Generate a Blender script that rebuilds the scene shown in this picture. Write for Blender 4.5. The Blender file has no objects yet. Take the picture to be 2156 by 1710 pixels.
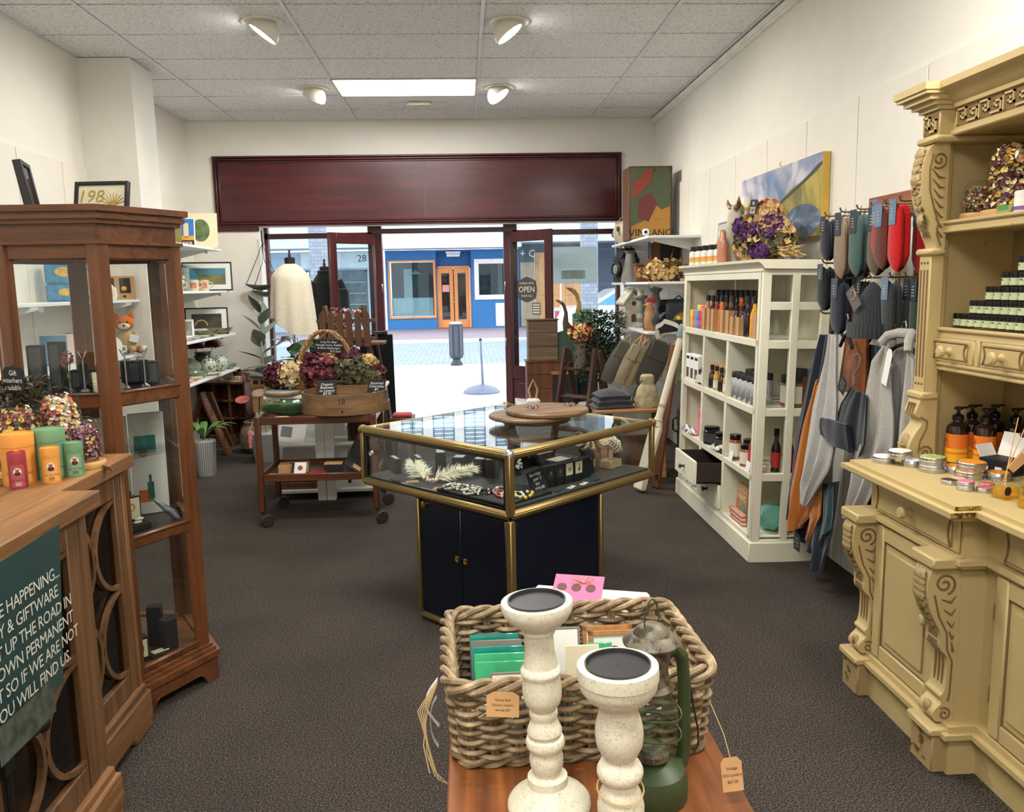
import bpy, bmesh, math, random
from mathutils import Vector, Matrix, Euler
random.seed(7)
S = bpy.context.scene
COL = S.collection
PI = math.pi
# ------------------------------------------------------------------ camera, world, exposure
cam_d = bpy.data.cameras.new('camera'); cam = bpy.data.objects.new('camera', cam_d); COL.objects.link(cam)
cam_d.sensor_fit = 'HORIZONTAL'; cam_d.sensor_width = 36.0; cam_d.lens = 1748.87 / 2156 * 36.0
cam_d.clip_start = 0.02; cam_d.clip_end = 300
_p, _y, _r = 0.144533, 0.055663, 0.019452
_fw = Vector((math.sin(_y)*math.cos(_p), math.cos(_y)*math.cos(_p), -math.sin(_p)))
_rt = Vector((math.cos(_y), -math.sin(_y), 0)); _dn = _fw.cross(_rt)
_r2 = _rt*math.cos(_r) + _dn*math.sin(_r); _d2 = -_rt*math.sin(_r) + _dn*math.cos(_r)
cam.matrix_world = Matrix(((_r2.x, -_d2.x, -_fw.x, 0), (_r2.y, -_d2.y, -_fw.y, 0), (_r2.z, -_d2.z, -_fw.z, 1.55), (0, 0, 0, 1)))
S.camera = cam
W = bpy.data.worlds.new('overcast_sky'); S.world = W; W.use_nodes = True
W.node_tree.nodes['Background'].inputs[0].default_value = (0.90, 0.95, 1.0, 1)
W.node_tree.nodes['Background'].inputs[1].default_value = 3.0
S.view_settings.view_transform = 'Standard'; S.view_settings.look = 'None'
S.view_settings.gamma = 1.0; S.view_settings.use_curve_mapping = False
S.view_settings.exposure = 0.0
PANEL_W, SPOT_W = 46.0, 11.0     # watts of a fluorescent panel and of a gimbal spot
PANEL_C, SPOT_C = (1.0, 0.975, 0.93), (1.0, 0.92, 0.80)

# ------------------------------------------------------------------ helpers
def srgb(r, g, b):
    f = lambda c: (c/255/12.92) if c/255 <= 0.04045 else ((c/255+0.055)/1.055)**2.4
    return (f(r), f(g), f(b), 1)
MATS = {}
def _new(name):
    m = bpy.data.materials.new(name); m.use_nodes = True
    nt = m.node_tree; return m, nt, nt.nodes['Principled BSDF']
def _n(nt, t, **kw):
    n = nt.nodes.new(t)
    for k, v in kw.items():
        if k in ('operation', 'blend_type', 'data_type', 'feature', 'noise_dimensions', 'bands_direction', 'wave_type', 'distance', 'interpolation'): setattr(n, k, v)
        else: n.inputs[k].default_value = v
    return n
def _coord(nt, scale=(1, 1, 1), rot=(0, 0, 0), kind='Object'):
    tc = nt.nodes.new('ShaderNodeTexCoord'); mp = nt.nodes.new('ShaderNodeMapping')
    mp.inputs['Scale'].default_value = scale; mp.inputs['Rotation'].default_value = rot
    nt.links.new(tc.outputs[kind], mp.inputs[0]); return mp.outputs[0]
def _ramp(nt, fac, stops):
    r = nt.nodes.new('ShaderNodeValToRGB'); e = r.color_ramp.elements
    while len(e) < len(stops): e.new(0.5)
    for i, (p, c) in enumerate(stops): e[i].position = p; e[i].color = c
    nt.links.new(fac, r.inputs[0]); return r.outputs[0]
def _bump(nt, b, h, strength=0.3, dist=0.01):
    n = nt.nodes.new('ShaderNodeBump'); n.inputs['Strength'].default_value = strength; n.inputs['Distance'].default_value = dist
    nt.links.new(h, n.inputs['Height']); nt.links.new(n.outputs[0], b.inputs['Normal'])
def plain(name, rgb, rough=0.55, metal=0.0, vary=0.08, vscale=6.0, bump=0.0, bscale=60.0, coat=0.0, spec=None):
    """one colour with a little procedural unevenness"""
    if name in MATS: return MATS[name]
    m, nt, b = _new(name); c = srgb(*rgb)
    b.inputs['Roughness'].default_value = rough; b.inputs['Metallic'].default_value = metal
    if coat: b.inputs['Coat Weight'].default_value = coat; b.inputs['Coat Roughness'].default_value = 0.08
    if spec is not None: b.inputs['Specular IOR Level'].default_value = spec
    no = _n(nt, 'ShaderNodeTexNoise', Scale=vscale, Detail=4.0); nt.links.new(_coord(nt), no.inputs['Vector'])
    lo = tuple(x*(1-vary) for x in c[:3])+(1,); hi = tuple(min(1, x*(1+vary)) for x in c[:3])+(1,)
    nt.links.new(_ramp(nt, no.outputs[0], [(0.3, lo), (0.7, hi)]), b.inputs['Base Color'])
    if bump:
        n2 = _n(nt, 'ShaderNodeTexNoise', Scale=bscale, Detail=3.0); nt.links.new(_coord(nt), n2.inputs['Vector'])
        _bump(nt, b, n2.outputs[0], bump, 0.004)
    MATS[name] = m; return m
def wood(name, dark, light, axis='X', rough=0.45, scale=1.0, stretch=14.0, coat=0.0, bump=0.08):
    """streaky grain along an object axis"""
    if name in MATS: return MATS[name]
    m, nt, b = _new(name); i = 'XYZ'.index(axis)
    sc = [stretch*2.2*scale]*3; sc[i] = 1.6*scale
    v = _coord(nt, tuple(sc))
    n1 = _n(nt, 'ShaderNodeTexNoise', Scale=1.0, Detail=7.0, Roughness=0.62, Distortion=0.7); nt.links.new(v, n1.inputs['Vector'])
    sc2 = [3.0*scale]*3; sc2[i] = 0.8*scale
    n2 = _n(nt, 'ShaderNodeTexNoise', Scale=1.0, Detail=3.0); nt.links.new(_coord(nt, tuple(sc2)), n2.inputs['Vector'])
    d, l = srgb(*dark), srgb(*light); mid = tuple((d[k]+l[k])/2 for k in range(3))+(1,)
    c1 = _ramp(nt, n1.outputs[0], [(0.32, d), (0.5, mid), (0.68, l)])
    mx = nt.nodes.new('ShaderNodeMix'); mx.data_type = 'RGBA'; mx.blend_type = 'MULTIPLY'; mx.inputs[0].default_value = 0.6
    nt.links.new(c1, mx.inputs[6]); nt.links.new(_ramp(nt, n2.outputs[0], [(0.3, (0.62, 0.6, 0.58, 1)), (0.7, (1.1, 1.1, 1.1, 1))]), mx.inputs[7])
    nt.links.new(mx.outputs[2], b.inputs['Base Color']); b.inputs['Roughness'].default_value = rough
    if coat: b.inputs['Coat Weight'].default_value = coat; b.inputs['Coat Roughness'].default_value = 0.15
    if bump: _bump(nt, b, n1.outputs[0], bump, 0.003)
    MATS[name] = m; return m
def worn(name, base, under, amount=0.62, scale=9.0, rough=0.6, crack=0.0, streak=None):
    """paint rubbed through to what is under it, in patches of its own shape"""
    if name in MATS: return MATS[name]
    m, nt, b = _new(name); v = _coord(nt, streak or (1, 1, 1))
    n1 = _n(nt, 'ShaderNodeTexNoise', Scale=scale, Detail=8.0, Roughness=0.68); nt.links.new(v, n1.inputs['Vector'])
    n2 = _n(nt, 'ShaderNodeTexNoise', Scale=2.5, Detail=3.0); nt.links.new(_coord(nt), n2.inputs['Vector'])
    B = srgb(*base); B2 = tuple(x*0.86 for x in B[:3])+(1,)
    cb = _ramp(nt, n2.outputs[0], [(0.3, B2), (0.7, B)])
    mx = nt.nodes.new('ShaderNodeMix'); mx.data_type = 'RGBA'
    f = _ramp(nt, n1.outputs[0], [(amount, (0, 0, 0, 1)), (amount+0.05, (1, 1, 1, 1))])
    nt.links.new(f, mx.inputs[0]); nt.links.new(cb, mx.inputs[6]); mx.inputs[7].default_value = srgb(*under)
    out = mx.outputs[2]
    if crack:
        vo = _n(nt, 'ShaderNodeTexVoronoi', feature='DISTANCE_TO_EDGE', Scale=crack)
        nz = _n(nt, 'ShaderNodeTexNoise', Scale=crack*0.6, Detail=3.0); nt.links.new(_coord(nt), nz.inputs['Vector'])
        ad = nt.nodes.new('ShaderNodeMix'); ad.data_type = 'RGBA'; ad.inputs[0].default_value = 0.05
        nt.links.new(_coord(nt, (1, 1, 0.8)), ad.inputs[6]); nt.links.new(nz.outputs[1], ad.inputs[7]); nt.links.new(ad.outputs[2], vo.inputs['Vector'])
        mc = nt.nodes.new('ShaderNodeMix'); mc.data_type = 'RGBA'
        nt.links.new(_ramp(nt, vo.outputs[0], [(0.0, (0.6, 0.6, 0.6, 1)), (0.035, (0, 0, 0, 1))]), mc.inputs[0])
        nt.links.new(out, mc.inputs[6]); mc.inputs[7].default_value = srgb(118, 108, 86); out = mc.outputs[2]
    nt.links.new(out, b.inputs['Base Color']); b.inputs['Roughness'].default_value = rough
    _bump(nt, b, n1.outputs[0], 0.06, 0.004)
    MATS[name] = m; return m
def glass(name, tint=(1, 1, 1), refl=1.0, opacity=0.0, rough=0.0):
    """thin pane: lets light straight through, mirrors by Fresnel"""
    if name in MATS: return MATS[name]
    m, nt, b = _new(name); nt.nodes.remove(b); o = nt.nodes['Material Output']
    tr = nt.nodes.new('ShaderNodeBsdfTransparent'); tr.inputs[0].default_value = tint+(1,)
    gl = nt.nodes.new('ShaderNodeBsdfGlossy'); gl.inputs['Roughness'].default_value = rough
    lw = nt.nodes.new('ShaderNodeLayerWeight'); lw.inputs[0].default_value = 0.5
    pw = nt.nodes.new('ShaderNodeMath'); pw.operation = 'POWER'; pw.inputs[1].default_value = 4.6; nt.links.new(lw.outputs['Facing'], pw.inputs[0])
    mu = nt.nodes.new('ShaderNodeMath'); mu.operation = 'MULTIPLY_ADD'; mu.inputs[1].default_value = 0.92*refl; mu.inputs[2].default_value = 0.036*refl; nt.links.new(pw.outputs[0], mu.inputs[0])
    mx = nt.nodes.new('ShaderNodeMixShader'); nt.links.new(mu.outputs[0], mx.inputs[0]); nt.links.new(tr.outputs[0], mx.inputs[1]); nt.links.new(gl.outputs[0], mx.inputs[2])
    out = mx.outputs[0]
    if opacity:
        df = nt.nodes.new('ShaderNodeBsdfDiffuse'); df.inputs[0].default_value = tint+(1,)
        m2 = nt.nodes.new('ShaderNodeMixShader'); m2.inputs[0].default_value = opacity
        nt.links.new(out, m2.inputs[1]); nt.links.new(df.outputs[0], m2.inputs[2]); out = m2.outputs[0]
    nt.links.new(out, o.inputs[0]); MATS[name] = m; return m
def emit(name, rgb, strength):
    if name in MATS: return MATS[name]
    m, nt, b = _new(name)
    b.inputs['Base Color'].default_value = (0.8, 0.8, 0.8, 1)
    b.inputs['Emission Color'].default_value = rgb+(1,); b.inputs['Emission Strength'].default_value = strength
    MATS[name] = m; return m
def cloth(name, rgb, weave=220.0, rough=0.95, vary=0.15, rib=0.0):
    if name in MATS: return MATS[name]
    m, nt, b = _new(name); c = srgb(*rgb)
    no = _n(nt, 'ShaderNodeTexNoise', Scale=weave, Detail=5.0, Roughness=0.7); nt.links.new(_coord(nt), no.inputs['Vector'])
    lo = tuple(x*(1-vary*2) for x in c[:3])+(1,); hi = tuple(min(1, x*(1+vary*2)) for x in c[:3])+(1,)
    nt.links.new(_ramp(nt, no.outputs[0], [(0.3, lo), (0.7, hi)]), b.inputs['Base Color'])
    b.inputs['Roughness'].default_value = rough; b.inputs['Sheen Weight'].default_value = 0.25; b.inputs['Specular IOR Level'].default_value = 0.15
    _bump(nt, b, no.outputs[0], 0.35, 0.003)
    MATS[name] = m; return m

class MB:
    """collects shapes into ONE mesh"""
    def __init__(s): s.v = []; s.f = []; s.sm = []
    def add(s, vs, fs, smooth=False, M=None):
        o = len(s.v)
        s.v += [tuple(M @ Vector(p)) for p in vs] if M is not None else [tuple(p) for p in vs]
        s.f += [tuple(i+o for i in q) for q in fs]; s.sm += [smooth]*len(fs); return s
    def box(s, x0, x1, y0, y1, z0, z1, M=None):
        v = [(x0, y0, z0), (x1, y0, z0), (x1, y1, z0), (x0, y1, z0), (x0, y0, z1), (x1, y0, z1), (x1, y1, z1), (x0, y1, z1)]
        return s.add(v, [(3, 2, 1, 0), (4, 5, 6, 7), (0, 1, 5, 4), (1, 2, 6, 5), (2, 3, 7, 6), (3, 0, 4, 7)], False, M)
    def cbox(s, c, d, rz=0, M=None):
        m = Matrix.Translation(c) @ Matrix.Rotation(rz, 4, 'Z')
        if M is not None: m = M @ m
        return s.box(-d[0]/2, d[0]/2, -d[1]/2, d[1]/2, -d[2]/2, d[2]/2, m)
    def bbox(s, x0, x1, y0, y1, z0, z1, b=0.004, M=None):
        """box with chamfered edges"""
        b = min(b, (x1-x0)/2.01, (y1-y0)/2.01, (z1-z0)/2.01)
        vs = []; idx = {}
        for sx in (0, 1):
            for sy in (0, 1):
                for sz in (0, 1):
                    X, Y, Z = (x0, x1)[sx], (y0, y1)[sy], (z0, z1)[sz]; dx, dy, dz = (b, -b)[sx], (b, -b)[sy], (b, -b)[sz]
                    for a, p in enumerate(((X, Y+dy, Z+dz), (X+dx, Y, Z+dz), (X+dx, Y+dy, Z))): idx[sx, sy, sz, a] = len(vs); vs.append(p)
        I = lambda *k: idx[k]; fs = []
        for t in (0, 1):
            q = [I(t, 0, 0, 0), I(t, 1, 0, 0), I(t, 1, 1, 0), I(t, 0, 1, 0)]; fs.append(q if t else q[::-1])
            q = [I(0, t, 0, 1), I(1, t, 0, 1), I(1, t, 1, 1), I(0, t, 1, 1)]; fs.append(q[::-1] if t else q)
            q = [I(0, 0, t, 2), I(1, 0, t, 2), I(1, 1, t, 2), I(0, 1, t, 2)]; fs.append(q if t else q[::-1])
        for a in (0, 1):
            for c in (0, 1):
                fs.append([I(a, c, 0, 0), I(a, c, 1, 0), I(a, c, 1, 1), I(a, c, 0, 1)][::1 if (a ^ c) else -1])
                fs.append([I(a, 0, c, 0), I(a, 1, c, 0), I(a, 1, c, 2), I(a, 0, c, 2)][::-1 if (a ^ c) else 1])
                fs.append([I(0, a, c, 1), I(1, a, c, 1), I(1, a, c, 2), I(0, a, c, 2)][::1 if (a ^ c) else -1])
        for sx in (0, 1):
            for sy in (0, 1):
                for sz in (0, 1):
                    q = [I(sx, sy, sz, 0), I(sx, sy, sz, 1), I(sx, sy, sz, 2)]; fs.append(q if (sx+sy+sz) % 2 else q[::-1])
        return s.add(vs, fs, False, M)
    def lathe(s, prof, n=20, M=None, smooth=True, cap=True, sx=1.0, sy=1.0, a0=0.0):
        """prof: (radius, z) from bottom to top"""
        vs = []; fs = []
        for r, z in prof:
            for k in range(n): a = a0+2*PI*k/n; vs.append((r*math.cos(a)*sx, r*math.sin(a)*sy, z))
        for i in range(len(prof)-1):
            for k in range(n): k2 = (k+1) % n; fs.append((i*n+k, i*n+k2, (i+1)*n+k2, (i+1)*n+k))
        if cap and prof[0][0] > 1e-5: fs.append(tuple(range(n-1, -1, -1)))
        if cap and prof[-1][0] > 1e-5: fs.append(tuple((len(prof)-1)*n+k for k in range(n)))
        return s.add(vs, fs, smooth, M)
    def cyl(s, p, r, h, n=16, M=None, smooth=True): return s.lathe([(r, 0), (r, h)], n, (M or Matrix()) @ Matrix.Translation(p), smooth)
    def ball(s, c, r, n=10, m=7, M=None, sc=(1, 1, 1)):
        pr = [(max(1e-6, math.sin(PI*i/m)), -math.cos(PI*i/m)) for i in range(m+1)]
        T = Matrix.Translation(c) @ Matrix.Diagonal((r*sc[0], r*sc[1], r*sc[2], 1))
        return s.lathe(pr, n, (M @ T) if M is not None else T, True, False)
    def tube(s, pts, r, n=8, closed=False, M=None, smooth=True, cap=True):
        """round bar along points; r may be a list"""
        P = [Vector(p) for p in pts]; L = len(P); R = r if isinstance(r, (list, tuple)) else [r]*L
        vs = []; fs = []; up = None
        for i, p in enumerate(P):
            if closed: t = P[(i+1) % L]-P[i-1]
            else: t = P[min(i+1, L-1)]-P[max(i-1, 0)]
            if t.length < 1e-9: t = Vector((0, 0, 1))
            t.normalize()
            if up is None: up = Vector((0, 0, 1)) if abs(t.z) < 0.9 else Vector((1, 0, 0))
            a = t.cross(up)
            if a.length < 1e-6: a = t.cross(Vector((0, 1, 0.3)))
            a.normalize(); b = t.cross(a); b.normalize(); up = -b if False else a.cross(t)
            for k in range(n): an = 2*PI*k/n; vs.append(p+a*(R[i]*math.cos(an))+b*(R[i]*math.sin(an)))
        for i in range(L if closed else L-1):
            j = (i+1) % L
            for k in range(n): k2 = (k+1) % n; fs.append((i*n+k, i*n+k2, j*n+k2, j*n+k))
        if cap and not closed: fs.append(tuple(range(n-1, -1, -1))); fs.append(tuple((L-1)*n+k for k in range(n)))
        return s.add(vs, fs, smooth, M)
    def prism(s, poly, d0, d1, axis='Z', M=None, smooth=False):
        """2D outline pushed along an axis; poly in the two other axes (XY for Z, XZ for Y, YZ for X)"""
        n = len(poly)
        f3 = {'Z': lambda p, d: (p[0], p[1], d), 'Y': lambda p, d: (p[0], d, p[1]), 'X': lambda p, d: (d, p[0], p[1])}[axis]
        vs = [f3(p, d0) for p in poly]+[f3(p, d1) for p in poly]
        fs = [tuple(range(n-1, -1, -1)), tuple(range(n, 2*n))]
        s.add(vs, fs, False, M)
        return s.add(vs, [(i, (i+1) % n, n+(i+1) % n, n+i) for i in range(n)], smooth, M)
    def sheet(s, fn, nu, nv, th=0.0, M=None, smooth=True):
        """surface fn(u,v) with thickness along its normal"""
        g = [[Vector(fn(i/nu, j/nv)) for j in range(nv+1)] for i in range(nu+1)]
        vs = [p for row in g for p in row]; W_ = nv+1
        fs = [(i*W_+j, (i+1)*W_+j, (i+1)*W_+j+1, i*W_+j+1) for i in range(nu) for j in range(nv)]
        if th:
            bk = []
            for i in range(nu+1):
                for j in range(nv+1):
                    du = g[min(i+1, nu)][j]-g[max(i-1, 0)][j]; dv = g[i][min(j+1, nv)]-g[i][max(j-1, 0)]
                    nrm = du.cross(dv)
                    if nrm.length > 1e-12: nrm.normalize()
                    bk.append(g[i][j]-nrm*th)
            o = len(vs); vs += bk; fs += [tuple(q+o for q in f[::-1]) for f in list(fs)]
            ring = [i*W_ for i in range(nu+1)]+[nu*W_+j for j in range(1, nv+1)]+[i*W_+nv for i in range(nu-1, -1, -1)]+[j for j in range(nv-1, 0, -1)]
            for a, b in zip(ring, ring[1:]+ring[:1]): fs.append((b, a, a+o, b+o))
        return s.add(vs, fs, smooth, M)
    def mesh(s, name):
        me = bpy.data.meshes.new(name); me.from_pydata(s.v, [], s.f)
        me.polygons.foreach_set('use_smooth', s.sm); me.update(); me.set_sharp_from_angle(angle=0.62); return me
    def build(s, name, mat, parent=None, loc=None, rot=None, label=None):
        return link(name, s.mesh(name), mat, parent, loc, rot, label)
def link(name, me, mat, parent=None, loc=None, rot=None, label=None):
    o = bpy.data.objects.new(name, me); COL.objects.link(o)
    if mat is not None and not me.materials: me.materials.append(mat)
    if parent is not None: o.parent = parent
    if loc is not None: o.location = loc
    if rot is not None: o.rotation_euler = rot
    if label: o['label'] = label
    return o
def tag(o, label, cat, group=None):
    o['label'] = label; o['category'] = cat
    if group: o['group'] = group
    return o
def thing(name, label, cat, loc=(0, 0, 0), rz=0.0, group=None, rot=None):
    o = bpy.data.objects.new(name, None); COL.objects.link(o); o.empty_display_size = 0.05
    o.location = loc; o.rotation_euler = rot if rot else (0, 0, rz); return tag(o, label, cat, group)
def struct(name, mb, mat, parent=None, label=None):
    o = mb.build(name, mat, parent)
    if parent is None: o['kind'] = 'structure'
    if label: o['label'] = label
    return o
def copy_tree(o, parent=None, label=None, loc=None, rz=None, group=None):
    c = o.copy(); COL.objects.link(c)
    if parent is not None: c.parent = parent
    if label: c['label'] = label
    if group: c['group'] = group
    if loc is not None: c.location = loc
    if rz is not None: c.rotation_euler = (0, 0, rz)
    for ch in [x for x in o.children]: copy_tree(ch, c)
    return c
ORD = ['first', 'second', 'third', 'fourth', 'fifth', 'sixth', 'seventh', 'eighth', 'ninth', 'tenth', 'eleventh', 'twelfth', 'thirteenth', 'fourteenth', 'fifteenth', 'sixteenth']
_FONT = {}
def text_mesh(body, size, align='CENTER', spacing=1.0, line=1.0, shear=0.0, extrude=0.0):
    c = bpy.data.curves.new('t', 'FONT'); c.body = body; c.size = size; c.align_x = align; c.align_y = 'CENTER'
    c.space_character = spacing; c.space_line = line; c.shear = shear; c.extrude = extrude; c.resolution_u = 2
    o = bpy.data.objects.new('t', c); COL.objects.link(o)
    dg = bpy.context.evaluated_depsgraph_get(); me = bpy.data.meshes.new_from_object(o.evaluated_get(dg))
    bpy.data.objects.remove(o); bpy.data.curves.remove(c); return me
def text(body, size, mat, parent, loc, rot, name='lettering', **kw):
    """flat lettering; rot turns the text plane (text faces local +Z)"""
    return link(name, text_mesh(body, size, **kw), mat, parent, loc, rot)
FACE_CAM = (PI/2, 0, 0)           # letters that face -Y
FACE_LEFT = (PI/2, 0, -PI/2)      # letters that face -X
FACE_RIGHT = (PI/2, 0, PI/2)      # letters that face +X
# short names used below
C_, S_, T_, R_, Rn = math.cos, math.sin, Matrix.Translation, Matrix.Rotation, random.Random
MB.B, MB.L, MB.T, MB.S = MB.build, MB.lathe, MB.tube, MB.sheet
# ------------------------------------------------------------------ shared materials
M_wall=plain('wall_paint',(226,223,215),0.85,vary=0.02,bump=0.05,bscale=240)
M_panel=plain('wall_panel',(224,220,210),0.55,vary=0.02,bump=0.05,bscale=180)
M_white=plain('white_laminate',(228,230,228),0.35,vary=0.02)
M_maroon=wood('maroon_timber',(58,14,20),(86,24,30),'X',0.32,0.8,10,coat=0.25)
M_maroonZ=wood('maroon_timber_upright',(54,14,18),(84,24,28),'Z',0.35,0.8,10,coat=0.2)
M_black=plain('black_matt',(22,22,24),0.6)
M_blackg=plain('black_gloss',(16,16,18),0.22)
M_ink=plain('black_ink',(20,18,18),0.8)
M_chalk=plain('chalk_white',(235,235,230),0.9)
M_slate=plain('slate_board',(30,31,34),0.8)
M_brass=plain('brass',(176,140,70),0.28,0.95)
M_steel=plain('steel',(190,192,195),0.28,0.95)
M_kraft=plain('kraft_card',(190,146,98),0.85)
M_paper=plain('white_paper',(236,235,230),0.8,vary=0.02)
M_cream=plain('cream_card',(226,214,182),0.8)
M_string=plain('jute_string',(186,158,112),0.9)
M_clear=glass('clear_glass',(0.97,0.985,0.98),0.9)
M_dome=glass('dome_glass',(0.97,0.98,0.97),0.8)
M_darkw=wood('dark_walnut',(38,24,16),(74,46,30),'Z',0.5)
def carpet_mat():
 m,nt,b=_new('speckled_carpet');v=_coord(nt)
 n1=_n(nt,'ShaderNodeTexNoise',Scale=170.0,Detail=3.0,Roughness=0.7);nt.links.new(v,n1.inputs['Vector'])
 n2=_n(nt,'ShaderNodeTexNoise',Scale=2.2,Detail=4.0);nt.links.new(v,n2.inputs['Vector'])
 vo=_n(nt,'ShaderNodeTexVoronoi',Scale=210.0);nt.links.new(v,vo.inputs['Vector'])
 c1=_ramp(nt,n1.outputs[0],[(0.36,srgb(30,29,31)),(0.5,srgb(64,59,56)),(0.64,srgb(112,99,86))])
 mx=nt.nodes.new('ShaderNodeMix');mx.data_type='RGBA';mx.blend_type='MULTIPLY';mx.inputs[0].default_value=0.7
 nt.links.new(c1,mx.inputs[6]);nt.links.new(_ramp(nt,n2.outputs[0],[(0.25,(0.72,0.72,0.72,1)),(0.75,(1.1,1.1,1.1,1))]),mx.inputs[7])
 nt.links.new(mx.outputs[2],b.inputs['Base Color']);b.inputs['Roughness'].default_value=1.0
 b.inputs['Specular IOR Level'].default_value=0.1;_bump(nt,b,vo.outputs[0],0.6,0.006);return m
def tile_mat():
 m,nt,b=_new('fissured_ceiling_tile');v=_coord(nt,(1,1,1))
 n1=_n(nt,'ShaderNodeTexNoise',Scale=62.0,Detail=2.0,Distortion=1.6);nt.links.new(v,n1.inputs['Vector'])
 c=_ramp(nt,n1.outputs[0],[(0.36,srgb(168,168,172)),(0.41,srgb(232,232,232)),(0.7,srgb(238,238,238))])
 nt.links.new(c,b.inputs['Base Color']);b.inputs['Roughness'].default_value=0.9
 _bump(nt,b,n1.outputs[0],0.25,0.004);return m
M_carpet=carpet_mat();M_tile=tile_mat()
M_tbar=plain('grid_bar_white',(222,224,228),0.35,vary=0.01)
XL,XR,YF,YB,ZC=-2.75,2.03,8.80,-3.2,3.23
floor=struct('floor',MB().box(XL-0.1,XR+0.1,YB-0.1,9.12,-0.06,0),M_carpet)
def side_wall(name,x,sgn,seams,y0=YB,y1=YF):
 w=struct(name,MB().box(min(x,x+sgn*0.12),max(x,x+sgn*0.12),y0-0.1,y1+0.4,-0.05,ZC+0.12),M_wall)
 pts=[y0]+seams+[y1]
 for a,b in zip(pts,pts[1:]):
  xa,xb=(x-0.018,x)if sgn>0 else(x,x+0.018)
  MB().bbox(xa,xb,a+0.0045,b-0.0045,0.0,2.455,0.002).B('panel',M_panel,w)
 return w
seamR=[4.245+0.635*k for k in range(-11,8)if YB+0.2<4.245+0.635*k<YF-0.2]
wall_right=side_wall('wall_right',XR,1,seamR)
seamL=[5.47+0.6*k for k in range(-14,6)if YB+0.2<5.47+0.6*k<YF-0.2]
wall_left=side_wall('wall_left',XL,-1,seamL)
struct('wall_back',MB().box(XL-0.1,XR+0.1,YB-0.12,YB,-0.05,ZC+0.12),M_wall)
struct('trim_1',MB().box(XR-0.045,XR,YB,YF,ZC-0.05,ZC-0.012).box(XR-0.03,XR,YB,YF,ZC-0.062,ZC-0.05),plain('trim_white',(236,234,226),0.5),None,'white cornice strip along the right wall under the ceiling')
mb=MB().box(XL-0.1,-2.065,YF,YF+0.34,-0.05,ZC+0.12).box(1.70,XR+0.1,YF,YF+0.34,-0.05,ZC+0.12).box(-2.065,1.70,YF,YF+0.2,2.19,ZC+0.12)
wall_front=struct('wall_front',mb,M_wall)
struct('wall_pillar',MB().box(XL,-2.36,6.45,6.885,0,ZC),M_wall,None,'square white painted column against the left wall')
ceiling=struct('ceiling',MB().box(XL-0.1,XR+0.1,YB-0.1,YF+0.3,ZC+0.06,ZC+0.12),plain('ceiling_void',(70,68,66),0.9))
cx=[XL]+[-2.232+1.2*c for c in range(0,4)]+[XR]
cy=[5.319+0.6*r for r in range(-14,6)]+[YF]
cy=[y for y in cy if y>YB];cy=[YB]+cy
shared={}
LIGHT_CELLS=[(1,7.119),(1,3.519),(1,-0.081),(3,1.719),(1,-1.881)]
for ix in range(len(cx)-1):
 for iy in range(len(cy)-1):
  if any(ix==a+1 and abs(cy[iy]-b)<0.02 for a,b in LIGHT_CELLS):continue
  w,d=cx[ix+1]-cx[ix],cy[iy+1]-cy[iy];key=(round(w,3),round(d,3))
  if key not in shared:
   shared[key]=MB().bbox(-w/2+0.010,w/2-0.010,-d/2+0.010,d/2-0.010,0,0.016,0.001).mesh('ceiling_tile')
  link('ceiling_tile',shared[key],M_tile,ceiling,((cx[ix]+cx[ix+1])/2,(cy[iy]+cy[iy+1])/2,ZC+0.004+random.uniform(0,0.0015)))
for x in cx[1:-1]:
 MB().box(x-0.012,x+0.012,YB,YF,ZC-0.002,ZC+0.002).box(x-0.002,x+0.002,YB,YF,ZC+0.002,ZC+0.035).B('grid_bar',M_tbar,ceiling)
for x,s in((XL,1),(XR-0.045,-1)):MB().box(min(x,x+s*0.022),max(x,x+s*0.022),YB,YF,ZC-0.002,ZC+0.002).B('wall_angle',M_tbar,ceiling)
bm_=MB()
for y in cy[1:-1]:MB().box(XL,XR,y-0.014,y+0.014,ZC+0.022,ZC+0.026).B('joint_shade_bar',plain('joint_shadow_dirt',(30,28,28),0.8),ceiling)  # near-black colour puts the shadow and dirt of tile joints into recessed bars
M_diff=emit('light_diffuser',PANEL_C,9.0)
def panel_light(cell,y,label):
 x0,x1=cx[cell+1],cx[cell+2]
 t=thing('ceiling_light',label,'light',((x0+x1)/2,y+0.3,ZC),0,'recessed fluorescent panels')
 w,d=x1-x0-0.02,0.59
 fr=MB()
 for a in(-1,1):
  fr.box(a*w/2-0.008,a*w/2+0.008,-d/2,d/2,-0.006,0.02);fr.box(-w/2,w/2,a*d/2-0.007,a*d/2+0.007,-0.006,0.02)
 fr.B('frame',plain('light_frame',(214,206,178),0.5),t)
 MB().box(-w/2+0.008,w/2-0.008,-d/2+0.008,d/2-0.008,0.004,0.012).B('diffuser',M_diff,t)
 L=bpy.data.lights.new('panel_lamp','AREA');L.shape='RECTANGLE';L.size=w-0.05;L.size_y=d-0.05;L.energy=PANEL_W;L.color=PANEL_C
 lo=bpy.data.objects.new('panel_lamp',L);COL.objects.link(lo);lo.parent=t;lo.location=(0,0,-0.008)
for i,(c,y)in enumerate(LIGHT_CELLS):
 panel_light(c,y,['bright white fluorescent ceiling panel near the shop front','fluorescent ceiling panel over the jewellery counter','fluorescent ceiling panel over the basket table','fluorescent ceiling panel near the right wall','fluorescent ceiling panel at the back of the shop'][i])
M_lampsh=plain('lamp_white',(226,222,210),0.3,vary=0.01)
M_bulb=emit('spot_lens',(1.0,0.96,0.88),28.0)
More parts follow.
